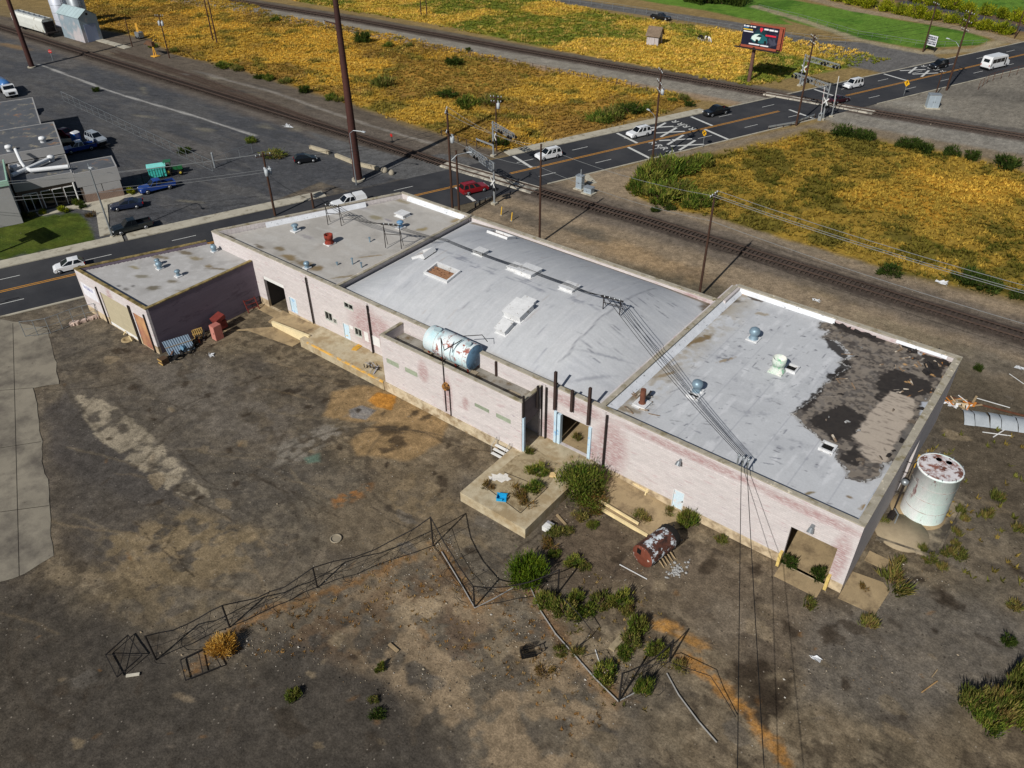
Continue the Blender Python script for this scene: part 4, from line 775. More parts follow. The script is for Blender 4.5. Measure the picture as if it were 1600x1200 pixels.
for x, y, rx, ry, a, c in [(240, 450, 1., .7, .4, (96, 88, 68)), (270, 440, 1., .6, .4, (104, 94, 72)), (290, 395, 1.4, .5, .2, (104, 92, 70)), (250, 402, 1.5, .5, .3, (112, 100, 76)), (305, 403, 1.2, .6, .2, (130, 118, 90)), (326, 416, .7, .4, 0, (120, 104, 72)), (210, 418, 1.1, .4, .2, (136, 126, 96)), (222, 432, 1.2, .5, .5, (120, 114, 98)), (197, 452, .6, .4, 0, (100, 96, 92)), (208, 447, .4, .3, 0, (90, 88, 86)), (340, 420, 1.8, .3, .5, (112, 100, 80)), (300, 455, 2.2, .25, .55, (132, 120, 96)), (186, 447, .4, .3, 0, (96, 94, 92))]: q.ell(G(x, y, 5.62), rx, ry, a, c, .85, .6, .6, 5)
kp = X > GX0+.2+(-83.1-GX0)*(Y-GY0)/14.2; F = F[kp[F].all(1)]; meshobj('flat_roof', bigmesh('flat_roof', V-np.array([-81, -7, 0]), F, roofmat('roof_garage', (1, 1, 1)), q.c, True), GA)
b = MB(); b.box(GX0+d1[0]+.02, GX0+d1[1]-.02, GY0+.1, GY0+.16, .4, 4.58)
o = b.build('roller_door', M('beige_slats', (178, 168, 142), .7, var=.06, brick=(40, .22, .8, .6, (math.pi/2, 0, 0))), GA); b = MB(); b.box(GX0+d1[0]+.02, GX0+d1[1]-.02, GY0+.08, GY0+.17, .02, .4); b.build('bottom_rail', white, o)
b = MB(); b.box(GX0+d2[0]+.02, GX0+d2[1]-.02, GY0+.05, GY0+.1, .02, 4.38); b.build('boarded_door', M('plywood', (176, 136, 96), .85, var=.25, vs=.9, stretch=(1, 1, .4), c2=(150, 98, 84), s2=.5, t2=.5, w2=.1), GA)
b = MB()
for x in (4.6, 11.55, 11.8, 14.8): b.nx().box(GX0+x-.16, GX0+x+.04, GY0-.14, GY0-.003, 0, 5.1)
b.each('pilaster_strip', dark, GA)
v_, f_ = text('MOBILE 1', .62); b = MB(); mt = Matrix.Translation((GX0+2.1, GY0-.03, 3.9)) @ Matrix.Rotation(math.pi/2, 4, 'X')
s_ = MB(); s_.box(GX0+.45, GX0+3.8, GY0-.025, GY0-.004, 2.6, 4.4); o = s_.build('wall_sign', M('sign_white', (216, 216, 222), .6), GA, label='faded white painted sign with blue letters')
b.add([mt @ p for p in text('MOBILE', .62)[0]], text('MOBILE', .62)[1]); b.build('lettering', M('sign_blue', (74, 84, 160), .6), o)
for px, py, k, s in ((250, 420, 'ball', .75), (247, 414, 'cap', .7), (279, 432, 'cap', .75), (335, 393, 'ball', .7)):
    p = G(px, py, 5.62); b = MB(); b.box(p.x-.5*s, p.x+.5*s, p.y-.5*s, p.y+.5*s, 5.6, 5.76); o = b.build('roof_vent', curbm, GA); c = MB()
    c.lathe([(.5*s, .1), (.34*s, .4*s), (.5*s, .65*s), (.56*s, .95*s), (.4*s, 1.25*s), (.03, 1.36*s)] if k == 'ball' else [(.28*s, .1), (.28*s, .9*s), (.5*s, .92*s), (.4*s, 1.1*s), (.03, 1.2*s)], p, 12); c.build('vent_cap', M('vent_zinc'), o)
# ================================================================ docks, pads and slabs
DK = M('dock_concrete', (182, 170, 144), .9, var=.18, vs=.45, c2=(150, 132, 102), s2=.5, t2=.52, w2=.1, c3=(110, 98, 80), s3=2.5, t3=.68)
D = thing('loading_dock', (-27, -5, 0), 'raised concrete loading dock with weeds and a blue tub on it', 'loading dock', 'loading docks')
b = MB(); b.prism([(-30.9, -10.9), (-23.5, -10.9), (-23.5, -.01), (-29.82, -.01), (-29.82, -3.32), (-30.9, -3.32)], -.02, 1.1); b.build('slab', DK, D)
b = MB(); jn = M('joint_black', (40, 36, 30), .9)
for a, c in (((-30, -8.9), (-25., -9.6)), ((-25., -9.6), (-25., -5.5)), ((-29.4, -6.4), (-26.4, -6.0))): b.bar((*a, 1.1), (*c, 1.1), .07, .012)
b.build('joint', jn, D); b = MB(); b.sheet([(-30., -8.9), (-25.04, -9.56), (-25.04, -5.5), (-25.6, -2.5), (-29., -2.), (-29.9, -4.)], 1.1035); b.build('worn_infill', M('worn_infill', (160, 145, 116), .95, var=.25, vs=.8, c2=(120, 104, 78), s2=.9, t2=.55, w2=.08), D); b = MB()
for x, y, r in ((-29.3, -7.3, .85), (-28.9, -6.9, .7), (-29.7, -7.7, .5)): b.sheet([(x+r*math.cos(k*.52)*(.8+.3*math.sin(k*2.3)), y+r*.7*math.sin(k*.52)*(.8+.3*math.cos(k*1.7))) for k in range(12)], 1.106+r*.003)
b.build('whitewash_stain', M('whitewash', (214, 210, 202), .9, var=.2, vs=3.), D)
D2 = thing('loading_dock', (-55, -2, 0), 'long concrete loading dock with a yellow edge strip, left of the tank annex', 'loading dock', 'loading docks')
b = MB(); b.prism([(-62.2, -3.35), (-48.46, -3.35), (-48.46, -.01), (-62.2, -.01)], -.02, 1.1); b.build('slab', DK, D2)
b = MB(); b.box(-61, -48.5, -3.42, -3.22, .96, 1.112); b.build('edge_strip', M('yellow_edge', (214, 166, 80), .8, var=.3, vs=2., c2=(176, 160, 130), s2=1.2, t2=.55), D2)
R_ = thing('ramp', (-66, -1.5, 0), 'concrete ramp slab with a low cream kerb wall beside the pale blue door', 'ramp', 'concrete ramps')
b = MB(); b.add([(-69.6, -2.3, .1), (-62.2, -2.3, .85), (-62.2, -.01, .85), (-69.6, -.01, .55), (-69.6, -2.3, -.05), (-62.2, -2.3, -.05), (-62.2, -.01, -.05), (-69.6, -.01, -.05)], [(0, 1, 2, 3), (4, 7, 6, 5), (0, 4, 5, 1), (1, 5, 6, 2), (2, 6, 7, 3), (3, 7, 4, 0)]); b.build('slab', tancon, R_)
b = MB(); b.add([(-68.5, -2.6, 0), (-61.5, -2.6, 0), (-61.5, -2.32, 0), (-68.5, -2.32, 0), (-68.5, -2.6, .62), (-61.5, -2.6, 1.35), (-61.5, -2.32, 1.35), (-68.5, -2.32, .62)], [(3, 2, 1, 0), (4, 5, 6, 7), (0, 1, 5, 4), (1, 2, 6, 5), (2, 3, 7, 6), (3, 0, 4, 7)]); b.build('kerb_wall', M('cream_kerb', (214, 198, 158), .8, var=.15, vs=1.), R_)
R2 = thing('ramp', (-19, -2, 0), 'tan concrete ramp running down from the big dock along the pink wall', 'ramp', 'concrete ramps')
b = MB(); b.add([(-23.48, -4.1, .7), (-15.4, -4.1, .06), (-13.2, -1.2, .04), (-13.2, -.02, .04), (-23.48, -.02, .7), (-23.48, -4.1, -.05), (-15.4, -4.1, -.05), (-13.2, -1.2, -.05), (-13.2, -.02, -.05), (-23.48, -.02, -.05)], [(0, 1, 2, 3, 4), (9, 8, 7, 6, 5), (0, 5, 6, 1), (1, 6, 7, 2), (2, 7, 8, 3), (3, 8, 9, 4), (4, 9, 5, 0)]); b.build('slab', tancon, R2)
b = MB(); b.bar((-22.4, -3.7, .8), (-16.5, -3.7, .32), .18, .2); b.bar((-22.8, -4.2, .55), (-15.3, -4.2, .02), .2, .3); b.build('timber_kerb', M('cream_timber', (216, 196, 150), .8, var=.2, vs=1.5), R2)
# concrete drive at the left, with its ragged edge, and small pads
b = MB(); rg = random.Random(4); pts = [G(*p) for p in ((-400, 470), (0, 498), (74, 514), (84, 555), (92, 600), (52, 606), (58, 640), (65, 690), (66, 720), (76, 760), (78, 800), (82, 850), (84, 868), (60, 882), (40, 896), (0, 910), (-400, 1000))]
out = []
for a, c in zip(pts, pts[1:]):
    n = max(2, int((c-a).length/.9)) if 60 > (c-a).length else 2
    for i in range(n): out.append(a.lerp(c, i/n)+Vector((rg.gauss(0, .05), rg.gauss(0, .05), 0)))
b.sheet([p[:2] for p in out]+[pts[-1][:2]], .007); jb_ = MB(); [jb_.bar(G(*u_, .008), G(*v_, .008), .06, .008) for u_, v_ in (((0, 700), (64, 690)), ((0, 800), (76, 790)), ((0, 610), (52, 606)), ((20, 505), (30, 900)))]; structure(jb_.build('driveway_joint', M('joint_black'))); structure(b.build('driveway', M('drive_concrete', (132, 125, 111), .9, var=.16, vs=.25, c2=(92, 86, 78), s2=.3, t2=.55, w2=.12, c3=(78, 72, 64), s3=1.2, t3=.68)))
b = MB(); b.prism([(-4.9, -1.6), (-1.3, -1.6), (-1.3, -.02), (-4.9, -.02)], -.02, .012); b.prism([(.05, -.6), (2.9, -.4), (3.1, 2.6), (2.4, 3.2), (.05, 2.8)], -.02, .03); b.prism([(.4, 4.6), (2., 4.6), (2.1, 5.9), (.4, 5.9)], -.02, .03)
b.prism([(-74, -1.2), (-68.4, -1.2), (-68.4, -.01), (-74, -.01)], -.02, .03); b.prism([(-73.5, -8), (-68, -2.4), (-63, -2.7), (-63, -4.), (-70, -5)], -.03, .016)
structure(b.build('paving', tancon))
# ================================================================ tanks
def bevlathe(r, L_, n=28): return [(.02, -.28*r), (.5*r, -.22*r), (.85*r, -.1*r), (r, 0), (r, L_), (.85*r, L_+.1*r), (.5*r, L_+.22*r), (.02, L_+.28*r)]
chip = M('chipped_tank_paint', (214, 222, 224), .6, var=.12, vs=1., c2=(150, 84, 72), s2=1.3, t2=.565, w2=.02, c3=(176, 206, 212), s3=.5, t3=.52, w3=.1)
e0, e1 = Vector((-43.2, -.75, 7.55)), Vector((-37.5, -.75, 7.55))
T = thing('storage_tank', (-40.3, -.75, 5.86), 'rust flecked pale blue cylindrical tank lying on steel legs on the annex roof', 'tank')
b = MB(); b.lathe([(.02, -.04), (1.3, -.02), (1.35, .03), (1.35, 5.67), (1.3, 5.72)], e0, 32, (1, 0, 0), cap=False); b.build('drum', chip, T); b = MB()
for x in (1.4, 2.85, 5.2): b.nx().lathe([(1.352, -.03), (1.37, 0), (1.352, .03)], e0+Vector((x, 0, 0)), 32, (1, 0, 0), cap=False)
b.each('weld_seam', M('seam_stain', (176, 172, 168), .7, var=.3, vs=1.5, c2=(140, 96, 80), s2=1.2, t2=.54), T)
b = MB(); b.lathe([(1.31, -.03), (1.29, .0), (.02, .04)], e1+Vector((.02, 0, 0)), 32, (1, 0, 0)); b.build('end_plate', M('slate_blue', (96, 130, 156), .6, var=.2, vs=.7, c2=(70, 94, 116), s2=.8, t2=.55), T)
b = MB()
for x in (-43., -41.2, -39.4, -37.8):
    for y in (-1.5, 0.): b.cyl((x, y, 5.86), (x, y*.9-.08, 6.6), .08)
    b.bar((x, -1.6, 6.35), (x, .1, 6.35), .14)
b.build('legs', rustred, T); b = MB(); b.lathe([(1.36, -.05), (1.4, -.04), (1.4, .04), (1.36, .05)], e0+Vector((4.1, 0, 0)), 28, (1, 0, 0), cap=False); b.nx().cyl((-42.1, -.9, 8.85), (-42.1, -.9, 9.05), .42); b.nx().cyl((-38., -1., 8.8), (-38., -1., 9.1), .3); b.each('fitting', M('pale_fitting', (176, 196, 200), .6), T)
b = MB(); p = GY(690, 545, AY-.1); b.tube([(p.x, AY-.09, p.z+1.2), (p.x+.3, AY-.05, 9.0), (-38.9, -.9, 9.1)], .05); b.tube([(-39.4, -.3, 9.0), (-37.6, .6, 9.4), (-37.2, .9, 8.6)], .04); b.build('feed_pipe', dark, T)
tv = M('vertical_tank_paint', (224, 227, 228), .55, var=.08, vs=.5, stretch=(1, 1, .3), c2=(200, 222, 216), s2=.45, t2=.54, w2=.12, c3=(150, 112, 112), s3=1.1, t3=.64, w3=.03)
cx, cy, tr_ = 2.55, 13.3, 1.82
T = thing('storage_tank', (cx, cy, 0), 'tall upright white tank with a rusted sunken top, beside the end wall', 'tank')
b = MB(); b.lathe([(tr_, .12), (tr_, 5.25), (tr_+.05, 5.27), (tr_+.05, 5.42), (tr_-.06, 5.43)], (cx, cy, 0), 40, cap=False); b.build('shell', tv, T)
b = MB()
for z in (1.4, 2.7, 4.0): b.nx().lathe([(tr_+.002, -.025), (tr_+.018, 0), (tr_+.002, .025)], (cx, cy, z), 40, cap=False)
b.each('weld_seam', M('seam_stain', (176, 172, 168), .7, var=.3, vs=1.5, c2=(140, 96, 80), s2=1.2, t2=.54), T)
b = MB()
for k in range(10): a = k*.628; b.nx().cyl((cx+math.cos(a)*(tr_+.02), cy+math.sin(a)*(tr_+.02), 5.4), (cx+math.cos(a)*(tr_+.02), cy+math.sin(a)*(tr_+.02), 5.58), .035)
b.each('rim_lug', steel, T)
b = MB(); b.lathe([(tr_-.06, 5.36), (1.2, 5.22), (.5, 5.12), (.02, 5.1)], (cx, cy, 0), 40); b.build('top', M('rusted_top', (206, 202, 204), .7, var=.15, vs=1.2, c2=(132, 88, 76), s2=.7, t2=.53, w2=.04, c3=(104, 66, 54), s3=1.6, t3=.58), T)
b = MB(); b.cyl((cx-.4, cy+1., 5.2), (cx-.4, cy+1., 5.36), .26); b.cyl((cx+.4, cy+1.1, 5.22), (cx+.4, cy+1.1, 5.36), .26); b.build('manhole', dark, T)
b = MB(); b.cyl((cx-1.5, cy+.2, 0), (cx-1.5, cy+.2, 5.4), .05); b.tube([(cx-1.75, cy-1.0, 5.9), (cx-1.9, cy-1.2, 5.6), (cx-2., cy-1.3, .5)], .045)
for z in (2, 3.2, 4.4, 5.6): b.bar((cx-2.05, cy-1.25, z), (cx-2.5, cy-1.25, z), .04)
b.build('pipework', dark, T)
b = MB(); b.lathe([(2.3, -.02), (2.3, .12), (.02, .13)], (cx-.3, cy-.1, 0), 30); b.build('foundation', tancon, T)
b = MB(); P4 = [(-.0+.35, 7.6), (4.9, 8.4), (5.4, 16.6), (4.2, 17)]
for a, c in zip(P4, P4[1:]): b.bar((*a, .08), (*c, .08), .22, .3)
b.sheet([(.4, 7.8), (4.8, 8.5), (5.2, 16.4), (.4, 16.4)], .012); b.build('bund_kerb', M('grey_bund', (140, 128, 108), .9, var=.3, vs=1., c2=(70, 64, 56), s2=.6, t2=.5, w2=.1), T)
b = MB(); b.lathe([(2.2, -.02), (2.2, .2), (.02, .22)], (1.9, 9.6, 0), 24); b.build('tank_pad', M('pad_tan', (150, 136, 112), .9, var=.2, vs=1.), T)
# pump by the tank
T = thing('pump', (.75, 10.6, 0), 'dark rusty pump and pipes squeezed between end wall and white tank', 'pump'); b = MB(); b.cyl((.6, 10.4, .2), (.6, 11.4, .2), .3); b.cyl((.6, 10.9, .3), (.6, 10.9, 4.2), .07); b.build('motor', dark, T)
b = MB(); b.lathe([(.1, 0), (.3, .1), (.3, .4), (.1, .5)], (.6, 10.9, 4.1), 10); b.tube([(.6, 10.9, 1.2), (1.1, 10.4, 1.1), (1.1, 10.2, .1)], .06); b.build('valve', steel, T)
# burnt, rusty tank lying in the yard
c0, c1_ = G(1002, 882), G(1036, 856); dd = (c1_-c0).normalized(); ang = math.atan2(dd.y, dd.x); c0.z = 1.02; Lr = 3.6; r_ = 1.05
T = thing('storage_tank', (c0.x, c0.y, 0), 'scorched rusty tank lying in the dirt with a cut open side', 'tank', rz=ang)
scor = M('rust_flaking', (84, 52, 42), .85, var=.3, vs=1.5, c2=(196, 204, 210), s2=1.3, t2=.555, w2=.02, c3=(48, 34, 30), s3=1.7, t3=.56, w3=.05)
b = MB(); n = 30; vs = []; fs = []; k = 14
for i in range(k+1):
    for j in range(n): a = 6.2832*j/n; vs.append((Lr*i/k, math.cos(a)*r_, 1.02+math.sin(a)*r_))
for i in range(k):
    for j in range(n):
        if 4 <= i <= 9 and 18 <= j <= 26: continue                       # the cut opening, low on the near side
        fs.append((i*n+j, (i+1)*n+j, (i+1)*n+(j+1) % n, i*n+(j+1) % n))
b.add(vs, fs, True); b.build('shell', scor, T, local=True)
b = MB(); b.lathe([(r_, 0), (.95*r_, -.06), (.6*r_, -.12), (.02, -.15)], (0, 0, 1.02), 30, (1, 0, 0)); b.build('end_plate', M('rust_plain', (108, 58, 42), .85, var=.3, vs=1.5, c2=(180, 170, 160), s2=1.8, t2=.63, w2=.02), T, local=True)
b = MB(); b.lathe([(r_+.02, -.55), (r_+.02, 0), (.9*r_, .12), (.5*r_, .2), (.02, .22)], (Lr, 0, 1.02), 30, (1, 0, 0))
for a in (0.2, 1.6, 3.): b.box(Lr+.05, Lr+.2, math.cos(a)*1.08-.06, math.cos(a)*1.08+.06, 1.02+math.sin(a)*1.08-.06, 1.02+math.sin(a)*1.08+.06)
b.build('burnt_end', M('charred', (26, 25, 24), .9, var=.3, vs=3.), T, local=True)
b = MB(); b.box(-.13, -.16, .1, .5, 1.2, 1.75); b.build('inspection_hole', M('shade_black'), T, local=True)  # hole is a flat plate, its dark inside painted black
b = MB()
for i in range(5): b.cyl((1.2+.35*i, -.7, .45), (1.15+.36*i, -1.5, .03), .05)
b.cyl((1., -.78, .5), (2.9, -.78, .55), .05); b.build('cradle', M('grey_wood', (150, 130, 100), .9, var=.3, vs=2.), T, local=True)
b = MB(); p = Vector((1.7, -2.3, 0)); rs = random.Random(9)
for i in range(90): q_ = p+Vector((rs.gauss(0, .5), rs.gauss(0, .28), 0)); s = rs.uniform(.03, .1); b.lathe([(s*1.5, 0), (s, s*.8), (.01, s)], q_, 6)
T2 = thing('ash_heap', (c0.x, c0.y, 0), 'small heap of pale ash spilled beside the scorched tank', 'ash heap', rz=ang); b.build('ash', M('pale_ash', (150, 150, 148), .95, var=.2, vs=4), T2, local=True)
# ================================================================ vehicles
tyre = M('tyre', (22, 22, 23), .9, var=.1); rimm = M('alloy_rim', (176, 178, 182), .35, .6, var=.05); headl = M('headlight', (226, 230, 236), .15, var=0, fvar=0, spec=.6); taill = M('tail_light', (150, 20, 20), .3, var=0, fvar=0)
autog = M('car_glass', (16, 20, 24), .08, var=0, fvar=0, spec=.6); trim = M('black_trim', (24, 24, 26), .6, var=.05)
def paint(n, c): return M('paint_'+n, c, .28, var=.03, fvar=.02, spec=.5, coat=.4)
KD = {  # outline rear>front, greenhouse (base rear, base front, roof rear, roof front, base z, roof z), half width, wheel x, wheel radius
 'suv': ([(-2.35, .34), (-2.38, .7), (-2.3, 1.06), (.9, 1.06), (2.05, .96), (2.3, .8), (2.36, .5), (2.3, .3)], (-2.28, 1.0, -2.0, .2, 1.05, 1.74), .95, (-1.42, 1.42), .37),
 'box': ([(-2.3, .4), (-2.34, .75), (-2.3, 1.12), (.95, 1.12), (2., 1.05), (2.24, .9), (2.28, .5), (2.2, .36)], (-2.28, .95, -2.2, .35, 1.11, 1.86), .93, (-1.35, 1.35), .4),
 'hatch': ([(-1.95, .32), (-2., .65), (-1.9, .98), (.7, .94), (1.6, .82), (1.92, .66), (2., .42), (1.95, .26)], (-1.9, .95, -1.35, -.1, .95, 1.48), .87, (-1.22, 1.25), .32),
 'sedan': ([(-2.38, .34), (-2.42, .7), (-2.3, .98), (-1.5, 1.0), (.9, .95), (2.0, .82), (2.35, .66), (2.42, .42), (2.36, .26)], (-1.75, 1.05, -1.05, .1, .96, 1.44), .91, (-1.4, 1.42), .33),
 'pickup': ([(-2.85, .5), (-2.88, .72), (-2.84, .78), (-.75, .78), (-.75, 1.12), (1.15, 1.12), (2.6, 1.06), (2.82, .9), (2.86, .5), (2.8, .38)], (-.78, 1.25, -.6, .45, 1.11, 1.84), .99, (-1.75, 1.78), .41),
 'canopy': ([(-2.75, .5), (-2.8, .72), (-2.72, 1.08), (1.15, 1.08), (2.6, 1.0), (2.82, .86), (2.86, .5), (2.8, .38)], (-.85, 1.25, -.6, .4, 1.07, 1.74), .97, (-1.75, 1.78), .4)}
def car(kind, col, pos, ang, label, cat, group, name=None, roofcol=None):
    out, gh, W_, wx, wr = KD[kind]; nm = name or {'suv': 'suv', 'box': 'suv', 'hatch': 'hatchback', 'sedan': 'car', 'pickup': 'pickup_truck', 'canopy': 'pickup_truck'}[kind]
    T = thing(nm, (pos[0], pos[1], pos[2] if len(pos) > 2 else 0), label, cat, group, rz=ang); n = len(out); b = MB(); rings = []
    for y, kx in ((-1, .955), (-.72, 1.), (.72, 1.), (1, .955)):
        rings += [(x*kx, y*W_*(.955 if z < .45 else 1. if z < .9 else .965), z) for x, z in out]
    fs = [(r*n+i, r*n+(i+1) % n, (r+1)*n+(i+1) % n, (r+1)*n+i) for r in range(3) for i in range(n)]
    b.add(rings, fs); b.add(rings, [tuple(range(n)), tuple(range(4*n-1, 3*n-1, -1))]); b.build('body', col, T, local=True)
    rb, rf, tb, tf, z0, z1 = gh; w0, w1 = W_*.93, W_*.74
    q = [(rb, -w0, z0), (rf, -w0, z0), (rf, w0, z0), (rb, w0, z0), (tb, -w1, z1), (tf, -w1, z1), (tf, w1, z1), (tb, w1, z1), ((tb+tf)/2, -w1*.55, z1+.045), ((tb+tf)/2, w1*.55, z1+.045)]
    b = MB(); b.add(q, [(0, 1, 5, 4), (1, 2, 6, 5), (2, 3, 7, 6), (3, 0, 4, 7), (4, 5, 8), (5, 6, 9, 8), (6, 7, 9), (7, 4, 8, 9)]); cab = b.build('cabin', roofcol or col, T, local=True)
    def pane(a, c, d, e, off):
        a, c, d, e = map(Vector, (a, c, d, e)); ce = (a+c+d+e)/4; pts = [ce+(p-ce)*k for p, k in ((a, .9), (c, .9), (d, .88), (e, .88))]; b = MB(); o = Vector(off)*.022
        b.quad(*[p+o for p in pts]); b.build('window', autog, cab, local=True)
    V3 = lambda i: Vector(q[i]); pane(q[1], q[2], q[6], q[5], (1, 0, .6))
    if kind != 'box' or True: pane(q[3], q[0], q[4], q[7], (-1, 0, .3))
    ns = 2 if kind in ('pickup', 'canopy', 'sedan', 'hatch') else 3
    for s, (i0, i1, i4, i5) in ((-1, (0, 1, 4, 5)), (1, (3, 2, 7, 6))):
        for k in range(ns):
            t0, t1 = k/ns+.02, (k+1)/ns-.02; pts = [V3(i0).lerp(V3(i1), t0), V3(i0).lerp(V3(i1), t1), V3(i4).lerp(V3(i5), t1), V3(i4).lerp(V3(i5), t0)]
            if s > 0: pts = [pts[1], pts[0], pts[3], pts[2]]
            pane(*pts, (0, s, .3))
    for x in wx:
        for s in (-1, 1):
            b = MB(); b.lathe([(wr*.7, -.125), (wr*.95, -.12), (wr, -.07), (wr, .07), (wr*.95, .12), (wr*.7, .125)], (x, s*(W_-.1), wr), 16, (0, s, 0)); w = b.build('wheel', tyre, T, local=True)
            b = MB(); b.lathe([(wr*.62, .1), (wr*.62, .135), (wr*.2, .12), (.02, .13)], (x, s*(W_-.1), wr), 12, (0, s, 0)); b.build('rim', rimm, w, local=True)
    xf = out[-3][0]; zf = out[-3][1]; xr = out[1][0]
    for s in (-1, 1):
        b = MB(); b.box(xf-.2, xf-.005, s*W_*.72-.2, s*W_*.72+.2, zf-.13, zf+.02); b.build('headlight', headl, T, local=True)
        b = MB(); b.box(xr-.008, xr+.1, s*W_*.82-.1, s*W_*.82+.1, out[1][1]-.02, out[1][1]+.26); b.build('tail_light', taill, T, local=True)
    b = MB(); b.box(out[-2][0]-.12, out[-2][0]+.02, -W_*.72, W_*.72, .3, .52); b.build('bumper', trim, T, local=True)
    if kind == 'pickup':
        b = MB(); b.box(-2.84, -.76, -.95, -.86, .78, 1.13); b.box(-2.84, -.76, .86, .95, .78, 1.13); b.box(-2.86, -2.78, -.86, .86, .78, 1.12); b.build('cargo_bed', col, T, local=True)
        b = MB(); b.box(-2.77, -.77, -.855, .855, .76, .8); b.build('bed_liner', trim, T, local=True)
    if kind == 'canopy':
        b = MB(); q = [(-2.72, -.9, 1.07), (-.92, -.9, 1.07), (-.92, .9, 1.07), (-2.72, .9, 1.07), (-2.5, -.78, 1.76), (-.92, -.78, 1.76), (-.92, .78, 1.76), (-2.5, .78, 1.76)]
        b.add(q, [(0, 1, 5, 4), (1, 2, 6, 5), (2, 3, 7, 6), (3, 0, 4, 7), (4, 5, 6, 7)]); b.build('canopy', col, T, local=True)
        b = MB(); b.quad((-2.68, -.75, 1.2), (-2.56, -.68, 1.6), (-2.56, .68, 1.6), (-2.68, .75, 1.2)); b.build('rear_glass', autog, T, local=True)
    if kind in ('suv', 'box'):
        b = MB()
        for s in (-1, 1): b.bar((tb+.2, s*w1*.9, z1+.06), (tf-.1, s*w1*.9, z1+.06), .05)
        b.each('roof_rail', trim, T, local=True)
    return T
A1, A2 = RANG, RANG+math.pi                    # away along the street / coming back
wh = paint('white', (222, 224, 226)); bk = paint('black', (18, 20, 24)); rd = paint('red', (132, 22, 30)); nv = paint('navy', (24, 34, 58)); bl = paint('blue', (30, 62, 132)); sv = paint('silver', (150, 158, 166)); gr = paint('charcoal', (38, 42, 48))
rg_ = 'vehicles driving on the street'; pg_ = 'vehicles parked across the street'
def on(px, py, t=None): p = G(px, py); s, tt = toRD(p); return RD(s, t if t is not None else tt)
car('hatch', wh, on(110, 422, -1.9), A2, 'white hatchback passing behind the pink garage wing', 'car', rg_)
car('canopy', wh, RD(48.9, -1.7), A2, 'white pickup truck with canopy, half hidden by the warehouse roof edge', 'truck', rg_)
car('suv', rd, on(745, 303, 3.6), A1, 'dark red car waiting at the stop line near the level crossing', 'car', rg_)
car('suv', wh, on(858, 248, -2.6), A2, 'white suv just past the crossing stop line, behind the bare brown pole', 'car', rg_)
car('suv', wh, on(1004, 216, -3.2), A2, 'white suv driving over the big white road markings', 'car', rg_)
car('pickup', bk, on(1113, 177, -5.0), A2, 'black pickup truck driving beside the dry field', 'truck', rg_)
car('box', wh, on(1331, 137, -3.2), A2, 'boxy white suv coming to the far level crossing', 'car', rg_)
car('sedan', paint('maroon', (52, 16, 24)), on(1302, 157, 2.2), A1, 'dark maroon car behind the grey signal mast at the far crossing', 'car', rg_)
car('suv', bk, on(1466, 106, -3.4), A2, 'black suv passing the leaning street light pole', 'car', rg_)
T = thing('bus', tuple(on(1549, 105, 3.2)), 'small white shuttle bus driving away on the street', 'bus', rg_, rz=A1)
b = MB(); out = [(-3.6, .45), (-3.65, 1.2), (-3.45, 2.75), (-3.1, 2.9), (2., 2.9), (2.4, 2.7), (2.9, 1.75), (3.6, 1.45), (3.75, .9), (3.7, .45)]; n = len(out); rings = []
for y, kx in ((-1, .98), (-.8, 1.), (.8, 1.), (1, .98)): rings += [(x*kx, y*1.18*(.93 if z > 2.8 else 1), z) for x, z in out]
b.add(rings, [(r*n+i, r*n+(i+1) % n, (r+1)*n+(i+1) % n, (r+1)*n+i) for r in range(3) for i in range(n)]); b.add(rings, [tuple(range(n)), tuple(range(4*n-1, 3*n-1, -1))]); bod = b.build('body', wh, T, local=True)
for s in (-1, 1):
    for x0, x1 in ((-3., -1.6), (-1.5, -.1), (0., 1.4)): b = MB(); b.quad(*[(x, s*1.195, z) for x, z in ((x0, 1.55), (x1, 1.55), (x1, 2.4), (x0, 2.4))][::s]); b.build('window', autog, T, local=True)
    b = MB(); b.quad(*[(x, s*1.196, z) for x, z in ((1.6, .7), (2.1, .7), (2.1, 2.4), (1.6, 2.4))][::s]); b.build('door', autog, T, local=True)
    for k in range(3): b = MB(); b.quad(*[(x, s*1.197, z) for x, z in ((-3.3+.22*k-.3, .9), (-3.2+.22*k-.3, .9), (-2.9+.22*k-.3, 1.5), (-3.+.22*k-.3, 1.5))][::s]); b.build('stripe', gr, T, local=True)
    b = MB(); b.box(3.6, 3.76, s*.8-.15, s*.8+.15, .9, 1.1); b.build('headlight', headl, T, local=True); b = MB(); b.box(-3.68, -3.6, s*1.-.08, s*1.+.08, .9, 1.3); b.build('tail_light', taill, T, local=True)
    for x in (-2.2, 2.7):
        b = MB(); b.lathe([(.3, -.14), (.42, -.1), (.42, .1), (.3, .14)], (x, s*1.08, .42), 16, (0, s, 0)); w = b.build('wheel', tyre, T, local=True); b = MB(); b.lathe([(.26, .1), (.26, .15), (.02, .13)], (x, s*1.08, .42), 12, (0, s, 0)); b.build('rim', rimm, w, local=True)
b = MB(); b.quad((-3.63, -.7, 1.75), (-3.5, -.7, 2.4), (-3.5, .7, 2.4), (-3.63, .7, 1.75)); b.build('rear_window', autog, T, local=True)
b = MB(); b.quad((2.45, -.95, 2.62), (2.92, -1., 1.82), (2.92, 1., 1.82), (2.45, .95, 2.62)); b.build('windscreen', autog, T, local=True)
b = MB(); b.box(-3.75, -3.6, -1.1, 1.1, .4, .62); b.build('bumper', trim, T, local=True)
def dirang(a, c): p, q = G(*a), G(*c); return math.atan2(q.y-p.y, q.x-p.x)
pa = dirang((290, 284), (215, 302))
car('pickup', bl, G(247, 297), pa, 'royal blue pickup truck parked beside the office', 'truck', pg_)
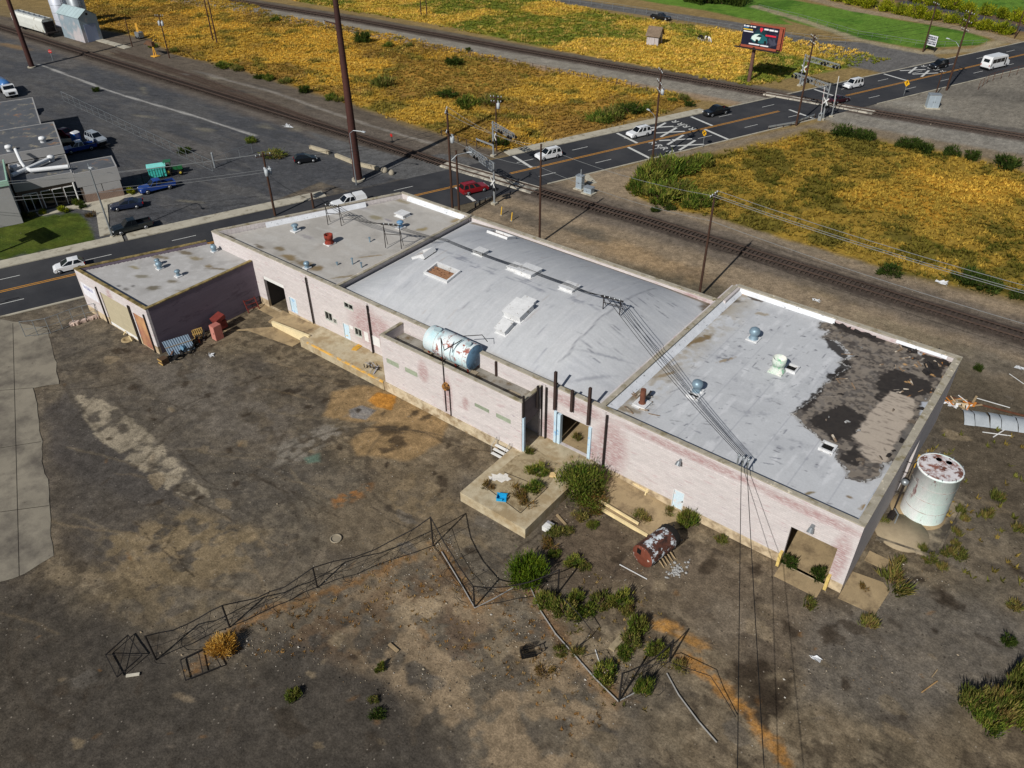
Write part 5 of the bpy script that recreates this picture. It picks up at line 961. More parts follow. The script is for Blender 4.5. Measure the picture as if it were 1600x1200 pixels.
car('sedan', nv, G(200, 325), dirang((225, 322), (176, 329)), 'navy blue saloon parked between two pickup trucks', 'car', pg_)
car('pickup', paint('black_green', (20, 28, 32)), G(208, 360), dirang((240, 354), (176, 370)), 'black pickup truck parked at the street corner beside the lawn', 'truck', pg_)
car('hatch', bk, G(478, 253), dirang((456, 254), (500, 248)), 'black hatchback parked alone on the gravel', 'car', pg_)
car('sedan', rd, G(104, 213), dirang((90, 208), (118, 214)), 'bright red car parked behind the office', 'car', pg_)
car('pickup', bl, G(126, 236), dirang((145, 232), (108, 240)), 'blue pickup truck with a white roof in the office shadow', 'truck', pg_, roofcol=wh)
car('suv', sv, G(156, 226), dirang((140, 214), (172, 232)), 'silver car standing on a trailer behind the office', 'car', pg_)[:] if False else None
sc_ = car('suv', sv, (*G(153, 226)[:2], .55), dirang((138, 216), (172, 230)), 'silver car loaded on a small black trailer', 'car', pg_)
T = thing('trailer', tuple(G(155, 227)), 'small black car trailer carrying the silver car', 'trailer', rz=dirang((138, 216), (172, 230)))
b = MB(); b.box(-2.6, 2.6, -1, 1, .4, .54); b.box(2.6, 3.9, -.06, .06, .42, .5); b.build('deck', trim, T, local=True)
for s in (-1, 1):
    for x in (-.5, .5): b = MB(); b.lathe([(.2, -.1), (.33, -.08), (.33, .08), (.2, .1)], (x, s*1.12, .33), 14, (0, s, 0)); w = b.build('wheel', tyre, T, local=True); b = MB(); b.lathe([(.2, .06), (.2, .11), (.02, .1)], (x, s*1.12, .33), 10, (0, s, 0)); b.build('rim', rimm, w, local=True)
car('suv', paint('red_white', (150, 60, 60)), G(46, 178), dirang((46, 168), (50, 184)), 'faded red car with a pale roof in the shade behind the office', 'car', pg_, roofcol=wh)
car('pickup', bk, G(1032, 31), dirang((1015, 30), (1050, 34)), 'black pickup truck parked by the wire fence of the far field', 'truck', pg_)
T = thing('box_truck', tuple(G(14, 147)), 'white cab truck with a blue tank body parked behind the office roof', 'truck', pg_, rz=dirang((4, 132), (24, 150)))
b = MB(); out = [(1., .6), (1., 2.3), (2.3, 2.4), (2.7, 1.6), (3.7, 1.4), (3.8, .6)]; n = len(out); rings = []
for y in (-1.15, 1.15): rings += [(x, y, z) for x, z in out]
b.add(rings, [(i, (i+1) % n, n+(i+1) % n, n+i) for i in range(n)]+[tuple(range(n)), tuple(range(2*n-1, n-1, -1))]); b.build('cab', wh, T, local=True)
b = MB(); b.quad((2.36, -1., 2.3), (2.74, -1.05, 1.68), (2.74, 1.05, 1.68), (2.36, 1., 2.3)); b.build('windscreen', autog, T, local=True); b = MB(); b.box(3.7, 3.82, -.6, .6, .75, 1.25); b.build('grille', trim, T, local=True)
b = MB(); b.lathe([(.7, -4.2), (1.1, -4.), (1.1, .7), (.7, .9)], (0, 0, 1.75), 18, (1, 0, 0)); b.build('tank_body', paint('tank_blue', (62, 108, 164)), T, local=True); b = MB(); b.box(-4.2, 1., -.5, .5, .5, .8); b.build('chassis', trim, T, local=True)
for s in (-1, 1):
    for x in (-3.2, -2.2, 2.6): b = MB(); b.lathe([(.3, -.15), (.48, -.12), (.48, .12), (.3, .15)], (x, s*1.02, .48), 14, (0, s, 0)); b.build('wheel', tyre, T, local=True)
# tractor and turquoise crate, portable toilet, flat trailer
T = thing('tractor', tuple(G(269, 272)), 'green tractor parked beside the turquoise container', 'tractor', pg_, rz=dirang((250, 272), (285, 268)))
gt = paint('tractor_green', (34, 96, 56)); b = MB(); b.box(.2, 1.9, -.35, .35, .8, 1.4); b.box(-.9, .2, -.5, .5, .6, 1.1); b.build('body', gt, T, local=True)
b = MB()
for x in (-.8, .1):
    for y in (-.5, .5): b.bar((x, y, 1.), (x, y, 2.3), .07)
b.box(-.95, .3, -.62, .62, 2.3, 2.4); b.build('roll_frame', gt, T, local=True)
for x, r in ((-.5, .72), (1.5, .45)):
    for s in (-1, 1): b = MB(); b.lathe([(r*.5, -.2), (r*.95, -.17), (r, 0), (r*.95, .17), (r*.5, .2)], (x, s*.8, r), 16, (0, s, 0)); w = b.build('wheel', tyre, T, local=True); b = MB(); b.lathe([(r*.5, .15), (r*.45, .22), (.02, .2)], (x, s*.8, r), 10, (0, s, 0)); b.build('rim', M('rim_yellow', (180, 160, 60), .6), w, local=True)
T = thing('container', tuple(G(248, 276)), 'turquoise ribbed container box beside the green tractor', 'container', rz=dirang((238, 277), (258, 274)))
tq = M('turquoise', (66, 176, 166), .6, var=.15, vs=1.); b = MB(); b.box(-1.4, 1.4, -.9, .9, .25, 1.9)
for k in range(7): b.box(-1.3+k*.42, -1.2+k*.42, -.96, .96, .3, 1.85)
b.build('box', tq, T, local=True); b = MB(); b.box(-1.5, 1.5, -1., 1., 1.9, 2.); b.build('lid', M('turquoise_lid', (130, 214, 206), .6), T, local=True); b = MB(); b.box(-1.3, -1.1, -.8, .8, 0, .25); b.nx().box(1.1, 1.3, -.8, .8, 0, .25); b.each('skid', trim, T, local=True)
T = thing('portable_toilet', tuple(G(122, 225)), 'blue portable toilet with a white roof behind the office', 'portable toilet', rz=.3)
b = MB(); b.box(-.6, .6, -.6, .6, 0, 2.1); b.build('cabin', paint('toilet_blue', (22, 84, 170)), T, local=True); b = MB(); b.add([(-.65, -.65, 2.1), (.65, -.65, 2.1), (.65, .65, 2.1), (-.65, .65, 2.1), (-.3, -.6, 2.35), (.3, -.6, 2.35), (.3, .6, 2.35), (-.3, .6, 2.35)], [(0, 1, 5, 4), (1, 2, 6, 5), (2, 3, 7, 6), (3, 0, 4, 7), (4, 5, 6, 7)]); b.build('roof', wh, T, local=True); b = MB(); b.box(-.42, .42, -.63, -.6, .1, 1.95); b.build('door', paint('toilet_door', (40, 110, 190)), T, local=True)
T = thing('trailer', tuple(G(108, 225)), 'flat tan cargo trailer next to the red car', 'trailer', rz=dirang((98, 226), (118, 224))); b = MB(); b.box(-1.7, 1.7, -1., 1., .6, .75); b.build('deck', M('tan_deck', (168, 154, 122), .8), T, local=True)
for s in (-1, 1): b = MB(); b.lathe([(.2, -.1), (.34, -.08), (.34, .08), (.2, .1)], (0, s*1.12, .34), 14, (0, s, 0)); b.build('wheel', tyre, T, local=True)
# ================================================================ poles, wires, crossing signals
polem = M('pole_wood', (66, 46, 36), .9, var=.3, vs=1.2, stretch=(3, 3, .4)); corten = M('weathering_steel', (74, 44, 38), .75, var=.25, vs=.6, stretch=(1, 1, .3), c2=(48, 30, 28), s2=.3, t2=.52, w2=.1)
insul = M('insulator', (190, 196, 200), .3, var=.1); galv = steel; wirem = M('wire_black', (20, 20, 20), .6, var=0, fvar=0); wirel = M('wire_bare', (150, 152, 152), .5, .5, var=0, fvar=0)
canm = M('transformer_grey', (176, 182, 186), .5, var=.15, vs=1.5)
PG = 'wooden utility poles along the street and railway'
POLE = {}
def pole(key, b, top, label, r=.17, arms=(), cans=(), lamp=None, m_=None, group=PG, ang=None, cat='utility pole', name='utility_pole'):
    """upright pole; arms = (height below top, half length, angle); cans = (height below top, angle)"""
    b = G(*b) if len(b) == 2 else Vector(b); h = HT(b, top) if isinstance(top, (int, float)) and top < 1200 and not isinstance(top, bool) and top >= 0 and key[0] != '#' else top
    if key[0] == '#': h = top
    T = thing(name, tuple(b), label, cat, group); m1 = m_ or polem; m0 = MB(); m0.cyl(b, b+Vector((0, 0, h)), r, r*.72, 10); m0.build('shaft', m1, T)
    tips = []
    for d, hl, a in arms:
        z = h-d; u = Vector((math.cos(a), math.sin(a), 0)); c = b+Vector((0, 0, z)); k = MB(); k.bar(c-u*hl+Vector((-u.y, u.x, 0))*.14, c+u*hl+Vector((-u.y, u.x, 0))*.14, .1, .13); o = k.build('crossarm', m1, T)
        for f in (-.95, -.4, .4, .95):
            p = c+u*hl*f+Vector((-u.y, u.x, 0))*.14+Vector((0, 0, .06)); k = MB(); k.lathe([(.03, 0), (.03, .1), (.08, .12), (.07, .2), (.05, .27), (.01, .28)], p, 8); k.build('insulator', insul, o); tips.append(p+Vector((0, 0, .27)))
    for d, a in cans:
        u = Vector((math.cos(a), math.sin(a), 0)); c = b+Vector((0, 0, h-d))+u*(r+.32); k = MB(); k.lathe([(.2, 0), (.29, .05), (.3, .9), (.24, .97), (.02, 1.)], c, 14); k.cyl(c+Vector((.1, 0, .95)), c+Vector((.12, 0, 1.25)), .05); k.cyl(c+Vector((-.1, 0, .95)), c+Vector((-.12, 0, 1.25)), .05); k.build('transformer', canm, T)
    if lamp:
        z, l, a = lamp; u = Vector((math.cos(a), math.sin(a), 0)); c = b+Vector((0, 0, z)); k = MB(); k.tube([c, c+u*l*.4+Vector((0, 0, .9)), c+u*l+Vector((0, 0, 1.1))], .05); o = k.build('lamp_arm', galv, T)
        e = c+u*l+Vector((0, 0, 1.08)); k = MB(); k.add([e+u*x+Vector((-u.y, u.x, 0))*y+Vector((0, 0, zz)) for x, y, zz in ((-.1, -.1, 0), (.75, -.17, 0), (.75, .17, 0), (-.1, .1, 0), (-.1, -.08, .12), (.6, -.12, .16), (.6, .12, .16), (-.1, .08, .12))], [(3, 2, 1, 0), (4, 5, 6, 7), (0, 1, 5, 4), (1, 2, 6, 5), (2, 3, 7, 6), (3, 0, 4, 7)]); k.build('lamp_head', canm, o)
    POLE[key] = (b, h, tips); return T
A = math.atan2
pole('big', (560, 283), 27.5-0 if False else 0, 'tall reddish brown steel transmission pole rising past the top of the view', .62, m_=corten, group='tall rust brown steel poles') if False else None
def bigpole(b, h, r, label):
    b = G(*b); T = thing('transmission_pole', tuple(b), label, 'transmission pole', 'tall rust brown steel poles'); k = MB(); k.cyl(b, b+Vector((0, 0, h)), r, r*.5, 18)
    k.build('shaft', corten, T); k = MB(); k.cyl(b+Vector((0, 0, -.02)), b+Vector((0, 0, .22)), r*1.5, r*1.5, 18); k.build('foundation', conc, T)
    for z, s in ((h*.78, 1), (h*.93, 1), (h*.985, -1)):
        k = MB(); c = b+Vector((0, 0, z)); e = c+Vector((-1.9*s, -1.1*s, .5)); k.cyl(c, e, .12, .07); o = k.build('arm', corten, T); k = MB()
        for i in range(5): k.lathe([(.02, 0), (.09, .03), (.02, .08)], e+Vector((0, 0, -.1-.1*i)), 8)
        k.build('insulator', insul, o)
    for z in np.arange(3, h, 1.7): k = MB(); k.lathe([(r*(1-.5*z/h)+.02, -.05), (r*(1-.5*z/h)+.05, 0), (r*(1-.5*z/h)+.02, .05)], b+Vector((0, 0, z)), 14); k.build('joint_ring', corten, T)
    return b
bp = bigpole((560, 281), 31., .72, 'tall rust brown steel pole rising beside the street corner')
bl_ = bigpole((50, 105), 26., .62, 'tall rust brown steel pole near the white rail wagon')
q_ = G(557, 289); T = thing('street_lamp', tuple(q_), 'slim grey street light standing in front of the tall brown steel pole', 'street lamp', 'grey street lights'); k = MB(); k.cyl(q_, q_+Vector((0, 0, 8.6)), .12, .08); k.build('shaft', galv, T); k = MB(); k.tube([q_+Vector((0, 0, 8.6)), q_+Vector((.6, .25, 9.1)), q_+Vector((2., .8, 9.1))], .05); k.build('lamp_arm', galv, T); k = MB(); k.box(q_.x+2, q_.x+2.7, q_.y+.7, q_.y+1., 9.02, 9.16); k.build('lamp_head', canm, T)
q_ = G(176, 371); T = thing('street_lamp', tuple(q_), 'tall grey street light leaning over the office lawn corner', 'street lamp', 'grey street lights'); k = MB(); k.cyl(q_, q_+Vector((0, 0, 11.)), .14, .08); k.build('shaft', galv, T); k = MB(); k.tube([q_+Vector((0, 0, 11)), q_+Vector((.9, -.4, 11.5)), q_+Vector((2.6, -1., 11.5))], .05); k.build('lamp_arm', galv, T); k = MB(); k.box(q_.x+2.5, q_.x+3.2, q_.y-1.15, q_.y-.85, 11.42, 11.58); k.build('lamp_head', canm, T); k = MB(); k.cyl(q_-Vector((0, 0, .02)), q_+Vector((0, 0, .3)), .3); k.build('foundation', conc, T)
pole('tp', (430, 337), 238, 'pole with pale transformers beside the garage and street', .2, arms=((.6, 1.1, 1.2),), cans=((3.4, 2.6), (3.4, -.6), (3.4, .9)))
pole('stub', (490, 325), 302, 'short stub pole at the kerb behind the left roof', .2)
pole('a', (708, 345), 172, 'pole with street light arm behind the left roof corner', .2, arms=((.2, 1.2, 2.2), (2.9, 1.2, 2.2)), lamp=(9.2, 2.6, .9), cans=((4.6, .6),))
pole('b', (718, 342), 235, 'shorter bare brown pole standing beside the light pole', .19)
pole('c', (-55.86, 34.79, 0), 225, 'bare brown pole behind the vaulted roof, near the level crossing', .17)
pole('d', (-30.71, 34.94, 0), 303, 'brown pole behind the vaulted roof carrying bright wires to the right', .17, arms=((.25, .9, 1.57),))
pole('#e', (32., 35., 0), 13.8, 'brown pole far right behind the warehouse', .17, arms=((.25, .9, 1.57),))
pole('f', (1018.7, 255), 107, 'pole with double crossarms beside the white road markings', .2, arms=((.5, 1.4, 2.3), (2.3, 1.6, 2.3), (3.6, 1.1, 2.3)), lamp=(7.2, 2.6, 2.6), cans=((4.2, .5),))
pole('g', (1243.7, 196), 54, 'leaning looking brown pole with crossarm by the guard rail', .2, arms=((.5, 1.4, 2.3), (1.5, 1.2, 2.3)))
pole('h', (1478.7, 141), 16, 'tall pole with street light arm before the bus', .22, arms=((.6, 1.6, 2.3), (2.2, 1.6, 2.3), (3.8, 1.3, 2.3)), lamp=(8.6, 3., 2.7))
pole('i', (1442, 81), 3, 'dark pole standing behind the white roadside sign board', .19, arms=((.5, 1.3, 2.3),))
pole('j', (1461, 150), 112, 'short leaning guy stub pole near the grey control box', .14)
pole('k', (776, 236), 151, 'thin pole at the edge of the golden field by the crossing', .15, arms=((.2, 1., .4), (1., .9, .4)), cans=((2., .2),))
pole('l', (207, 73), 28, 'thin dark pole right of the metal shed', .14)
pole('m', (265, 91), 24, 'pole with two pale transformers at the gravel edge', .16, arms=((.2, 1., .6),), cans=((2.3, .3), (2.3, 3.4)))
pole('n', (333, 63), 0, 'left one of the twin brown poles in the field', .2)
pole('o', (339.5, 68), 0, 'right one of the twin brown poles in the field', .2)
pole('p', (658, 23), 0, 'left one of the small twin poles beyond the far track', .17)
pole('q', (667, 24), 0, 'right one of the small twin poles beyond the far track', .17)
pole('r', (1585, 60), 0, 'thin pole at the far hedges in the top right corner', .15)
def wire(a, c, sag=.6, r=.018, m_=None):
    a, c = Vector(a), Vector(c); n = max(6, int((c-a).length/3)); k = MB(); k.tube([a.lerp(c, i/n)-Vector((0, 0, sag*4*(i/n)*(1-i/n))) for i in range(n+1)], r, 5); return k
def line(spans, label, loc, r=.02, m_=None, sag=.6, group='overhead wires'):
    T = thing('power_line', tuple(loc), label, 'power line', group)
    for s in spans: wire(s[0], s[1], s[2] if len(s) > 2 else sag, r).build('wire', m_ or wirem, T)
top = lambda k, d=0., o=(0, 0): POLE[k][0]+Vector((o[0], o[1], POLE[k][1]-d))
tp = lambda k, i: POLE[k][2][i]
line([(tp('d', i), tp('#e', i), 1.2) for i in (0, 1, 3)]+[(top('d', 3.4), top('#e', 3.4), 1.2)], 'four pale wires running to the right from the pole behind the vaulted roof', top('d', 1), .03, wirel)
line([(top('c', .4, (0, .2)), tp('d', 0), .7), (top('c', 3.2), top('d', 3.4), .7)], 'wires between the two poles behind the vaulted roof', top('c', 1), .022, wirel)
line([(tp('a', 0), top('c', .2), .8), (tp('a', 3), top('c', .8), .8), (top('a', 4), top('c', 3.2), .7)], 'wires over the near crossing from the light pole to the bare pole', top('a', 1), .022, wirel)
line([(tp('tp', 0), tp('a', 4), 1.2), (tp('tp', 3), tp('a', 7), 1.2)], 'wires above the left roof between transformer pole and light pole', top('tp', 1), .022)
line([(Vector((-131, -30, 10.2)), tp('tp', 0), .9), (Vector((-131, -30, 9.4)), tp('tp', 3), .9), (Vector((-131.5, -31, 8.2)), top('tp', 2.6), 1.), (Vector((-131.5, -31, 7.6)), top('tp', 3.), 1.)], 'pale wires along the street before the office lawn', top('tp', 1), .024, wirel)
line([(tp('f', i), tp('g', i), 1.) for i in (0, 3)]+[(tp('g', i), tp('h', i), 1.) for i in (0, 3, 4, 7)], 'wires along the street beyond the crossing', top('f', 1), .022)
line([(top('i', 1), tp('h', 0), .8)], 'wire across the street behind the bus', top('i', 1), .022)
line([(top('m', .2), top('l', .1), .5), (top('l', .2), (-260, 62, 7), .9)], 'thin wire from the transformer pole to the metal shed', top('m', .5), .022)
# street-front service wires of the foreground
e0, e1 = Vector((-.4, -20.8, 8.6)), Vector((1.2, -20.4, 8.6))
F1 = Vector((5.1, -32.9, 8.5))
W0 = Vector((-10.1, .1, 8.6))
line([(W0, F1, .15), (W0+Vector((.45, 0, 0)), F1+Vector((1.5, 1.2, 0)), .15)], 'two black service wires dropping toward the viewer from the roof edge bracket', W0, .028)
pole('#z', (5.8, -32.4, 0), 9.2, 'service pole standing in the open yard out to the right', .17)
BR = thing('wire_bracket', (-10., .4, H), 'black service bracket with three weatherheads on the front parapet', 'wire bracket'); k = MB()
for i in range(3): x = -10.5+.42*i; k.nx().tube([(x, .55, 7.0), (x, .5, 8.55), (x+.05, .35, 8.75), (x+.1, .15, 8.62)], .07); k.lathe([(.05, 0), (.13, .06), (.1, .2), (.02, .25)], (x+.04, .4, 8.66), 8)
k.each('weatherhead', steel, BR)
def frame(base, w, h, ang, label, hang=True):
    T = thing('pipe_stand', tuple(base), label, 'pipe stand', 'pipe stands carrying wires over the roofs'); u = Vector((math.cos(ang), math.sin(ang), 0)); v = Vector((-u.y, u.x, 0)); k = MB()
    for s in (-1, 1): p = base+u*s*w; k.nx().cyl(p, p+Vector((0, 0, h)), .05); k.cyl(p+Vector((0, 0, h*.95)), p+v*.9, .035)
    k.each('upright', dark, T); k = MB(); k.bar(base-u*(w+.3)+Vector((0, 0, h)), base+u*(w+.3)+Vector((0, 0, h)), .1); k.bar(base-u*w+Vector((0, 0, h*.6)), base+u*w+Vector((0, 0, h*.6)), .06); k.build('crossbar', dark, T); k = MB()
    for i in range(4): p = base+u*w*(i-1.5)*.6+Vector((0, 0, h)); k.nx().lathe([(.03, 0), (.07, .08), (.05, .2), (.01, .22)], p, 8)
    k.each('insulator', insul, T)
    return [base+u*w*(i-1.5)*.6+Vector((0, 0, h+.2)) for i in range(4)]
ap = vp(955, 487); f1 = frame(ap+Vector((0, 0, -.1)), .9, 1.6, .2, 'slim pipe stand with cables at the crest of the vaulted roof')
bs = G(615, 388, 7.1); f2 = frame(bs, 1.0, 3.1, .5, 'black pipe stand on the wall between left roof and vault')
cs = G(523, 352, 6.95); f3 = frame(cs, .9, 2.7, .5, 'rusty pipe stand near the street edge of the left roof')
rb_ = [vp(x, y)+Vector((0, 0, .45)) for x, y in ((697, 381), (750, 402), (820, 426), (890, 452))]
sp = []
for i in range(3): o = Vector((0, .12*(i-1), .05*i)); pts = [f1[i]]+[p+o for p in rb_[::-1]]+[f2[i]]; sp += [(a, c, .06 if k in (1, 2, 3) else .25) for k, (a, c) in enumerate(zip(pts, pts[1:]))]
line(sp, 'bundle of black cables lying along the crest of the vaulted roof', f1[0], .028)
line([(W0+Vector((-.4+.3*i, .4, .1)), f1[i], .5) for i in range(4)], 'four black cables from the front bracket up to the vaulted crest', W0, .026)
line([(f2[i], f3[i], .9) for i in range(4)], 'sagging black cables over the left roof between the two pipe frames', f2[0], .026)
line([(f3[1], top('tp', 3.2), .9), (f3[2], top('stub', .2), .3)], 'black cable from the roof frame over the street to the transformers', f3[0], .026)
# crossing signals
alu = M('signal_aluminium', (170, 176, 180), .4, .55, var=.15, vs=1.5); blk = M('signal_black', (20, 20, 22), .5, var=.05); lens = M('signal_lens', (70, 18, 18), .25, var=0, fvar=0)
SGp = 'railway crossing signals'
def lights(c, f, T, s=.3):
    v = Vector((-f.y, f.x, 0))
    for sg in (-1, 1):
        p = c+v*sg*.45; k = MB(); k.lathe([(s, -.02), (s, .02)], p, 14, f); k.lathe([(s*.5, 0), (s*.5, .25)], p, 10, f); o = k.build('signal_light', blk, T); k = MB(); k.lathe([(s*.42, .03), (s*.35, .06), (.02, .08)], p, 10, f); k.build('lens', lens, o)
def xbuck(c, f, T):
    v = Vector((-f.y, f.x, 0)); k = MB()
    for sg, o in ((1, .04), (-1, .06)):
        d = (v*sg*.62+Vector((0, 0, .62))); n = (v*-sg*.08+Vector((0, 0, .08))); k.quad(*[c+f*o+q for q in (-d-n, d-n, d+n, -d+n)]); k.quad(*[c+f*(o-.012)+q for q in (-d+n, d+n, d-n, -d-n)])
    k.build('crossbuck', white, T)
def signal(base, h, arm, f, label, al=9.5, gate=True):
    """mast with a truss arm over the lanes"""
    b = Vector(base); T = thing('crossing_signal', tuple(b), label, 'crossing signal', SGp); k = MB(); k.cyl(b, b+Vector((0, 0, h)), .17, .14); k.build('mast', alu, T); k = MB(); k.box(b.x-.4, b.x+.4, b.y-.4, b.y+.4, -.02, .3); k.build('foundation', conc, T)
    a = Vector(arm).normalized(); f = Vector(f).normalized(); z0, z1 = h-1.25, h-.25; k = MB()
    for z in (z0, z1):
        for o in (-.3, .3): k.bar(b+f*o+Vector((0, 0, z)), b+a*al+f*o*.7+Vector((0, 0, z+(.35 if z == z0 else .1))), .09)
    n = 9
    for i in range(n):
        t0, t1 = al*i/n, al*(i+1)/n
        for o in (-.3, .3):
            p, q = b+a*t0+f*o*.9+Vector((0, 0, z0+.35*t0/al)), b+a*t1+f*o*.9+Vector((0, 0, z1)); k.bar(p, q, .05)
            k.bar(b+a*t1+f*o*.9+Vector((0, 0, z0+.35*t1/al)), b+a*t1+f*o*.9+Vector((0, 0, z1)), .05)
        k.bar(b+a*t1-f*.28+Vector((0, 0, z1)), b+a*t1+f*.28+Vector((0, 0, z1)), .05)
    k.build('truss_arm', alu, T)
    for d in ((al-.4, al-3.6) if al > 4 else (al-.3,)): lights(b+a*d+f*.45+Vector((0, 0, z0+.5)), f, T); lights(b+a*d-f*.45+Vector((0, 0, z0+.5)), -f, T)
    lights(b+f*.25+Vector((0, 0, 2.6)), f, T); lights(b-f*.25+Vector((0, 0, 2.6)), -f, T); xbuck(b+f*.2+Vector((0, 0, 3.6)), f, T)
    if gate:
        g = b+f*.8; k = MB(); k.box(g.x-.3, g.x+.3, g.y-.3, g.y+.3, 0, 1.4); o = k.build('gate_machine', alu, T); k = MB(); k.box(g.x-.12, g.x+.12, g.y-.5, g.y+.5, 1., 1.3); k.build('counterweight', blk, o)
        k = MB(); k.bar(g+Vector((0, 0, 1.2)), g+a*.5+Vector((0, 0, 6.2)), .12, .06); o = k.build('gate_arm', white, T); k = MB()
        for z in (2.2, 3.4, 4.6, 5.6): k.bar(g+a*.1*(z-1.2)+Vector((0, 0, z-.25))-f*.005, g+a*.1*(z-1.2+.5)+Vector((0, 0, z+.25))-f*.005, .13, .07)
        k.build('gate_stripe', M('signal_red', (176, 40, 36), .5), o)
    return T
u3 = Vector((RU[0], RU[1], 0)); n3 = Vector((RN[0], RN[1], 0))
signal(G(772.5, 319), 6.7, -n3, -u3, 'grey signal mast with truss arm over the street, right beside the near crossing', 8.5, False)
signal(G(771, 244), 6.2, n3, u3, 'slim grey signal mast with truss arm at the golden field side', 7., False)
signal(G(1285, 187), 6.9, -n3, -u3, 'grey signal mast at the far crossing with crossbuck and near truss arm', 9.)
signal(G(1249, 134), 6.6, n3, u3, 'grey signal mast at the far crossing on the field side, farthest one', 9.)
k = MB(); b0 = G(1299, 182); T = thing('crossing_gate', tuple(b0), 'raised white crossing gate arm on its own post beside the far signal', 'crossing gate', SGp); k.cyl(b0, b0+Vector((0, 0, 3.6)), .1); k.build('post', alu, T); lights(b0+Vector((0, 0, 2.6)), -u3, T); k = MB(); k.bar(b0+Vector((0, 0, 1.4)), b0+Vector((-.4, .2, 7.6)), .13, .07); k.build('gate_arm', white, T); k = MB(); k.box(b0.x-.4, b0.x+.4, b0.y-.4, b0.y+.4, -.02, .25); k.build('foundation', conc, T)
# roadside cabinets, signs and barriers
def cabinet(p, w, d, h, label, rz=0., legs=False):
    T = thing('control_cabinet', tuple(p), label, 'control cabinet', 'grey railway control cabinets', rz=rz); k = MB(); k.box(-w, w, -d, d, .15, h); k.build('cabinet', M('cabinet_grey', (176, 188, 196), .45, .3, var=.12, vs=1.2), T, local=True); k = MB(); k.box(-w-.08, w+.08, -d-.08, d+.08, h, h+.1); k.build('roof', alu, T, local=True)
    k = MB(); k.box(-w-.3, w+.3, -d-.3, d+.3, -.02, .15); k.build('foundation', conc, T, local=True)
    for s in (-1, 1): k = MB(); k.box(s*w*.5-w*.42, s*w*.5+w*.42, -d-.03, -d-.003, .3, h-.15); o = k.build('door', M('cabinet_door', (160, 172, 182), .5, .3, var=.1), T, local=True); k = MB(); k.box(s*w*.15-.03, s*w*.15+.03, -d-.06, -d-.03, h*.45, h*.55); k.build('handle', blk, o, local=True)
    return T
T = cabinet(G(906, 295), .55, .45, 2.2, 'tall pale control cabinet with a chimney pipe near the near crossing'); k = MB(); k.cyl((.1, 0, 2.2), (.1, 0, 3.3), .08); k.build('mast', alu, T, local=True)
T = cabinet(G(920, 302), .7, .5, 1.0, 'low pale control cabinet beside the tall one')
T = cabinet(G(1455, 168), 1.1, .8, 2.6, 'shiny grey control cabinet on the gravel beyond the far crossing', .5)
for (x, y, ty, lab) in ((1098, 230, 208, 'round yellow crossing warning sign beside the street'),):
    b0 = G(x, y); T = thing('warning_sign', tuple(b0), lab, 'warning sign', 'yellow warning signs'); k = MB(); k.cyl(b0, b0+Vector((0, 0, 2.6)), .04); k.build('post', alu, T); k = MB(); f = -u3; k.lathe([(.5, 0), (.5, .03)], b0+Vector((0, 0, 2.6))+f*.06, 20, f); o = k.build('panel', M('sign_yellow', (222, 168, 30), .5, var=.05), T)
    k = MB(); c = b0+Vector((0, 0, 2.6))+f*.097; v = Vector((-f.y, f.x, 0))
    for sg in (1, -1): d = v*.33*sg+Vector((0, 0, .33)); nn = (v*-sg+Vector((0, 0, 1)))*.05; k.quad(c-d-nn, c+d-nn, c+d+nn, c-d+nn)
    k.build('cross_mark', blk, o)
b0 = G(1412, 149); T = thing('warning_sign', tuple(b0), 'yellow diamond warning sign near the roadside beyond the far crossing', 'warning sign', 'yellow warning signs'); k = MB(); k.cyl(b0, b0+Vector((0, 0, 2.4)), .04); k.build('post', alu, T); k = MB(); f = -u3; v = Vector((-f.y, f.x, 0)); c = b0+Vector((0, 0, 2.5))+f*.06; q4 = [c-v*.7, c-Vector((0, 0, .7)), c+v*.7, c+Vector((0, 0, .7))]; k.quad(*q4); k.quad(*[p-f*.02 for p in q4[::-1]]); k.build('panel', M('sign_yellow'), T)
k = MB(); c += f*.006; k.quad(c+v*-.08+Vector((0, 0, -.3)), c+v*.08+Vector((0, 0, -.3)), c+v*.08+Vector((0, 0, .2)), c+v*-.08+Vector((0, 0, .2))); k.add([c+v*-.25+Vector((0, 0, .15)), c+v*.25+Vector((0, 0, .15)), c+Vector((0, 0, .45))], [(0, 1, 2)]); k.build('arrow_mark', blk, T)
b0 = G(83, 95); T = thing('stop_sign', tuple(b0), 'red stop sign standing on the gravel near the white rail wagon', 'stop sign'); k = MB(); k.cyl(b0, b0+Vector((0, 0, 2.2)), .05); k.build('post', alu, T); f = Vector((.6, -.8, 0)); v = Vector((-f.y, f.x, 0)); k = MB(); c = b0+Vector((0, 0, 2.2)); o8 = [c+f*.06+v*.45*math.cos(i*.7854+.39)+Vector((0, 0, .45*math.sin(i*.7854+.39))) for i in range(8)]; k.add(o8, [tuple(range(8))]); k.add([p-f*.02 for p in o8], [tuple(range(7, -1, -1))]); o = k.build('panel', M('signal_red'), T)
mt = Matrix.Translation(c+f*.075) @ Matrix(((v.x, 0, f.x, 0), (v.y, 0, f.y, 0), (0, 1, 0, 0), (0, 0, 0, 1))); k = MB(); tv_, tf_ = text('STOP', .3); k.add([mt @ p for p in tv_], tf_); k.build('lettering', white, o)
b0 = G(613, 222); T = thing('red_marker', tuple(b0), 'small red and black marker post between track and street', 'marker'); k = MB(); k.cyl(b0, b0+Vector((0, 0, 1.1)), .07); k.box(b0.x-.3, b0.x+.3, b0.y-.3, b0.y+.3, 0, .12); k.build('post', blk, T); k = MB(); k.lathe([(.3, 0), (.3, .04)], b0+Vector((0, -.08, 1.3)), 14, (0, -1, 0)); k.build('disc', M('signal_red'), T)
